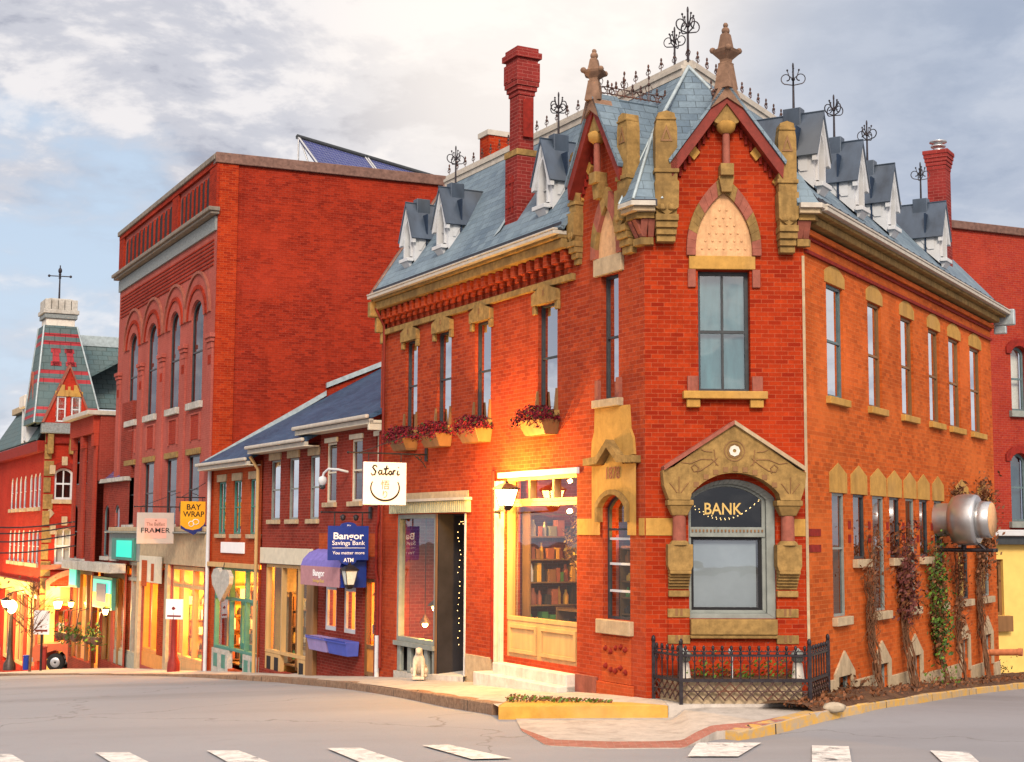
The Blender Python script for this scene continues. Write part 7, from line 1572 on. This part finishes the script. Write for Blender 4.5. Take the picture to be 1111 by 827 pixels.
p = ghit(904, 770, HS); t = MB(); t.ball(p + V((0, 0, .03)), .125, 10, 8, .12, (1.5, 1.0, .65), random.Random(3)); t.build('rock', M['rock'], label='rounded pale boulder at the foot of the iron railing', cat='rock')

# ------------------------------------------------------------------ iron railing with lattice skirt round the tower front
pA, pB = ghit(739, 765, HS), ghit(879, 765, HS); pL, pR = ghit(713, 762, HS), ghit(904, 764, HS)
# returns run back to the wall
du = (pB - pA); du.z = 0; FF = Fr((pA.x, pA.y), math.degrees(math.atan2(du.x, du.y))); FW_ = du.length; gz0 = pA.z
wl = T.P(.12, 0, .02); wr = R.P(.55, 0, .12)
FLr = Fr((pA.x, pA.y), math.degrees(math.atan2(wl.x - pA.x, wl.y - pA.y))); FRr = Fr((pB.x, pB.y), math.degrees(math.atan2(wr.x - pB.x, wr.y - pB.y)))
fence = thing('iron_railing', 'black iron railing with spear tops and rusty lattice skirt below the bank window', 'railing', tuple((pA + pB) / 2))
zl, zr, zt_ = gz0 + .38, gz0 + .76, gz0 + .90
def rail_panel(fr, w, n, tilt=0.0):
    m = MB(); m.fb(fr, .02, w, zl - .03, zl + .02, -.02, .02); m.fb(fr, .02, w, zr - .02, zr + .015, -.018, .018); m.fb(fr, .02, w, zr + .05, zr + .066, -.012, .012); m.split('rail', M['iron'], fence)
    m = MB(); h = zl - .03 - gz0 - .07; k = max(2, round(w / .165)); st = w / k
    m.fb(fr, .02, w, gz0 + .07 + h * .5 - .008, gz0 + .07 + h * .5 + .008, -.012, .012)
    span = h / st
    for i in range(-int(span) - 1, k + 1):
        for s_ in (0, 1):
            u0_, u1_ = i * st, i * st + h; z0_, z1_ = gz0 + .07, gz0 + .07 + h
            if u0_ < .02: z0_ += .02 - u0_; u0_ = .02
            if u1_ > w: z1_ -= u1_ - w; u1_ = w
            if z1_ - z0_ < .02 or u1_ <= u0_: continue
            pts = [(u0_, z0_), (u1_, z1_)] if s_ == 0 else [(w + .02 - u0_, z0_), (w + .02 - u1_, z1_)]
            m.tube([fr.P(*pts[0], .008 * (1 if s_ else -1)), fr.P(*pts[1], .008 * (1 if s_ else -1))], .014, 4, False)
    m.build('lattice', M['iron_rust'], fence)
    for i in range(n):
        u = w * (i + .5) / n; m = MB(); m.tube([fr.P(u, zl, 0), fr.P(u, zt_ - .06, 0)], .010, 6); m.ball(fr.P(u, zt_ - .03, 0), .026, 6, 5, sq=(1, 1, 1.7)); m.ball(fr.P(u, zr + .03, 0), .022, 6, 4)
        for s_ in (-1, 1): m.tube([fr.P(u, zr - .12, 0), fr.P(u + s_ * .035, zr - .07, 0), fr.P(u + s_ * .045, zr - .03, 0), fr.P(u + s_ * .015, zr + .04, 0), fr.P(u + s_ * .05, zr + .09, 0)], .007, 4, False)
        m.build('picket', M['iron'], fence)
rail_panel(FF, FW_, 14); wll, wrl = (wl - pA).xy.length, (wr - pB).xy.length; rail_panel(FLr, wll - .02, 5); rail_panel(FRr, wrl - .02, 7)
for p in (pA, pB, V((wl.x, wl.y, gz0)), V((wr.x, wr.y, gz0))): m = MB(); m.box((p.x, p.y, gz0 - .1), .055, .055, 1.02, rad(2)); m.ball((p.x, p.y, gz0 + .96), .035, 6, 5, sq=(1, 1, 1.8)); m.build('post', M['iron'], fence)
t = thing('stone_planter', 'low stone planting bed with dry plants behind the iron lattice', 'planter', tuple((pA + pB) / 2 + V((0, .4, 0)))); m = MB(); q = [FF.P(.10, gz0 - .1, -.10), FF.P(FW_ - .10, gz0 - .1, -.10), T.P(2.5, gz0 - .1, .08), T.P(.22, gz0 - .1, .08)]; m.hexa(q + [at(p, gz0 + .36) for p in q]); m.build('planter_wall', M['stone_pale'], t); m = MB(); m.hexa([at(p, gz0 + .363) for p in q] + [at(p, gz0 + .39) for p in q]); m.build('planter_soil', M['soil'], t)
m = MB(); rng = random.Random(12)
for _ in range(430): u = rng.uniform(.1, FW_ - .1); m.mi = rng.choice((0, 0, 1, 0, 2)); dn = .06 + .10 * abs(math.sin(u * 3.1)); m.leaf(FF.P(u, gz0 + .40 + abs(rng.gauss(0, dn)), -.2 - rng.random() * .35), .034, rng)
m.build('foliage', [M['leaf_green'], M['leaf_dry'], M['leaf_purple']], t)
p = FF.P(FW_ * .415, gz0 + .37, -.22); t = thing('garden_pipe', 'upright pale grey pipe with bent cap behind the railing', 'pipe', tuple(p)); m = MB(); m.tube([p, p + V((0, 0, .36)), p + V((-.02, 0, .42))], .018, 8); m.build('pipe', M['white_paint'], t); m = MB(); m.lathe(p + V((-.02, 0, .40)), [(.03, 0), (.04, .02), (.035, .06), (.02, .08)], 8); m.build('cap', M['lead'], t)
for lab, u in (('white garden lantern with metal cap at the left end behind the railing', .10), ('white garden lantern with metal cap at the right end behind the railing', FW_ - .12)):
    p = FF.P(u, gz0 + .38, -.30); t = thing('garden_lantern', lab, 'lantern', tuple(p), 'garden lanterns behind the railing'); m = MB(); m.lathe(p, [(.11, 0), (.10, .04), (.075, .24), (.06, .25)], 8); m.build('base', M['white_stone'], t); m = MB(); m.lathe(p + V((0, 0, .25)), [(.06, 0), (.10, .03), (.10, .09), (.14, .1), (.04, .2), (.02, .22)], 8); m.build('cap', M['grey_paint'], t)

# ------------------------------------------------------------------ street furniture down the hill
def street_post(px, py, top_y, label, kind):
    p = ghit(px, py, HS); s = p.y / FPX; H = (py - top_y) * s; t = thing({'lamp': 'street_lamp', 'sign': 'sign_post', 'park': 'sign_post'}[kind], label, {'lamp': 'street lamp', 'sign': 'sign', 'park': 'sign'}[kind], tuple(p))
    if kind == 'lamp':
        m = MB(); m.lathe(p, [(.30, 0), (.28, .3), (.16, .5), (.12, 1.0), (.09, H * .8), (.12, H * .82), (.08, H * .84)], 10); m.build('pole', M['iron'], t)
        m = MB(); m.ball(p + V((0, 0, H * .93)), .26, 12, 8, sq=(1, 1, 1.25)); m.build('globe', M['lamp_warm'], t); o = lamp_light(p + V((0, -.7, H * .93)), 330, (1, .64, .22), .25); o.parent = t; o.location = o.location - p
    else:
        m = MB()
        if kind == 'park': m.lathe(p, [(.20, 0), (.19, .3), (.11, .5), (.09, 1.9), (.12, 1.95), (.05, 2.1)], 12); o = m.build('base', M['hydrant'], t)
        m = MB(); m.tube([p, p + V((0, 0, H))], .05 if kind == 'sign' else .04, 8); m.build('post', M['iron'], t)
        w, h = (.75, .95) if kind == 'sign' else (.62, .62); m = MB(); q = p + V((0, -.08, H - h)); m.box(q, w, .03, h, rad(-20)); m.build('sign_plate', M['white_sign'], t, bevel=.004)
        Fs = Fr((q.x, q.y), 90 + 20); part('sign_band', 'hydrant', t, [(-w * .4, w * .4, q.z + h * .12, q.z + h * .2, .016, .022)], Fs)
street_post(10, 727, 655, 'lit globe street lamp on a dark post at the downhill corner', 'lamp'); street_post(44, 728, 664, 'white plate on a dark post standing before the gothic doorway', 'sign'); street_post(188, 729, 652, 'parking sign post with a fat red base outside the tall block', 'park')
def bare_tree(px, py, top, label, seed):
    rng = random.Random(seed); p = ghit(px, py, HS); H = (py - top) * p.y / FPX; t = thing('bare_tree', label, 'tree', tuple(p), 'young bare street trees'); m = MB(); m.tube([p, p + V((.05, 0, H * .35)), p + V((-.02, 0, H * .7)), p + V((.03, 0, H))], [.06, .05, .03, .01], 6); m.build('trunk', M['twig'], t); m = MB()
    for _ in range(22):
        f = rng.uniform(.35, .95); a = rng.uniform(0, 6.28); l = (1.1 - f) * H * .5; e = V((math.cos(a), math.sin(a), 0)); b = p + V((0, 0, H * f)); k = b + e * l * .6 + V((0, 0, l * .5)); m.tube([b, k, b + e * l + V((0, 0, l * .95))], [.016, .011, .005], 5)
        for _ in range(4): g_ = b.lerp(k, rng.random()); m.tube([g_, g_ + V((rng.gauss(0, .3), rng.gauss(0, .3), rng.uniform(.1, .5)))], [.012, .005], 4)
    m.build('branches', M['twig'], t); m = MB()
    for _ in range(60): m.leaf(p + V((rng.gauss(0, H * .16), rng.gauss(0, H * .16), H * rng.uniform(.4, 1.05))), .08, rng)
    m.build('leaves', [M['leaf_dry']], t)
bare_tree(32, 729, 632, 'young bare tree by the sign post before the gothic building', 1); 
def bin_(px, py, hpx, wpx, mat, label, name, cat):
    p = ghit(px, py, HS); s = p.y / FPX; h, w = hpx * s, wpx * s; t = thing(name, label, cat, tuple(p)); m = MB(); m.box(p, w * .92, w * .8, h * .84); m.build('body', M[mat], t, bevel=.03); m = MB(); m.box(p + V((0, 0, h * .842)), w, w * .9, h * .14); m.build('lid', M[mat], t, bevel=.04)
bin_(3, 726, 24, 14, 'bin_grey', 'pale grey litter bin at the left end of the far sidewalk', 'litter_bin', 'bin'); bin_(28, 727, 16, 6, 'blue_sign', 'small blue newspaper box by the bare trees', 'newspaper_box', 'box'); bin_(47, 727, 26, 6, 'hydrant', 'narrow red box standing beside the pick-up truck', 'newspaper_box', 'box')

# pick-up truck waiting in the cross street
tp = V((GR.P(.4, 0, 2.4).x, GR.P(.4, 0, 2.4).y, 0)); tr0 = ray(60, 726); Yt = tp.y; xf = (47.5 - 553) / FPX * Yt; zg = (579 - 726.5) / FPX * Yt
t = thing('pickup_truck', 'orange red pick-up truck with lit headlights nosing out of the cross street', 'truck', (xf + 2.6, Yt, zg))
K_ = Fr((xf, Yt - .9), 90); KD = 1.8      # side plane of the truck facing the camera, u runs back from the nose
m = MB(); m.fp(K_, [(.05, zg + .45), (0, zg + .62), (.0, zg + 1.0), (.12, zg + 1.16), (1.35, zg + 1.26), (1.95, zg + 1.82), (3.2, zg + 1.86), (3.4, zg + 1.25), (5.3, zg + 1.25), (5.35, zg + .5), (4.6, zg + .45), (4.5, zg + .75), (4.1, zg + .92), (3.7, zg + .75), (3.6, zg + .42), (1.55, zg + .42), (1.5, zg + .72), (1.35, zg + .88), (1.0, zg + .94), (.65, zg + .82), (.52, zg + .5)], -KD, 0, False); m.build('body', M['truck_red'], t, bevel=.05)
for s_ in (0, 1):
    d = .01 if s_ == 0 else -KD - .01; m = MB(); m.fp(K_, [(1.5, zg + 1.29), (2.0, zg + 1.76), (2.45, zg + 1.78), (2.45, zg + 1.29)], d - .01, d + .01); m.fp(K_, [(2.52, zg + 1.29), (2.52, zg + 1.78), (3.12, zg + 1.78), (3.25, zg + 1.29)], d - .01, d + .01); m.build('side_window', M['glass_dark'], t)
    for u in (1.05, 4.1):
        w = MB(); dd = -.12 if s_ == 0 else -KD + .12; w.lathe(K_.P(u, zg + .40, dd - .13), [(.25, 0), (.38, .02), (.40, .06), (.40, .2), (.38, .25), (.25, .27)], 20, axis=V((0, -1, 0))); W = w.build('wheel', M['tyre'], t); w = MB(); w.lathe(K_.P(u, zg + .40, dd - .14), [(.02, 0), (.24, .02), (.24, .27), (.2, .29), (.05, .28)], 14, axis=V((0, -1, 0))); w.build('rim', M['steel'], W)
    m = MB(); z0 = zg + .78; dd = -.22 if s_ == 0 else -KD + .22; m.lathe(K_.P(-.02, z0 + .12, dd), [(.02, 0), (.12, .005), (.13, .08)], 12, axis=V((1, 0, 0))); m.build('headlight', M['headlight'], t)
part('bumper', 'steel', t, [(-.12, .06, zg + .42, zg + .62, -KD - .02, .02)], K_, .03); part('grille', 'dark_frame', t, [(-.02, .02, zg + .68, zg + 1.0, -KD + .4, -.4)], K_, .01)
m = MB(); m.hexa([K_.P(1.42, zg + 1.30, -KD + .1), K_.P(1.42, zg + 1.30, -.1), K_.P(1.40, zg + 1.30, -.1), K_.P(1.40, zg + 1.30, -KD + .1), K_.P(1.93, zg + 1.79, -KD + .14), K_.P(1.93, zg + 1.79, -.14), K_.P(1.90, zg + 1.79, -.14), K_.P(1.90, zg + 1.79, -KD + .14)]); m.build('windscreen', M['glass_dark'], t)

# overhead wires across the far street
for i, (y0, y1) in enumerate(((565, 566), (573, 571), (582, 580), (594, 592))):
    a = ray(-60, y0); b = ray(82, y1); a = a * (58 / a.y); b = b * (57 / b.y); t = MB(); t.tube([a.lerp(b, k / 12) - V((0, 0, .25 * math.sin(math.pi * k / 12))) for k in range(13)], .028, 5)
    t.build('overhead_wire', M['iron'], label=('topmost', 'second from top', 'third from top', 'lowest')[i] + ' overhead wire crossing before the gothic building', cat='wire', group='overhead wires')
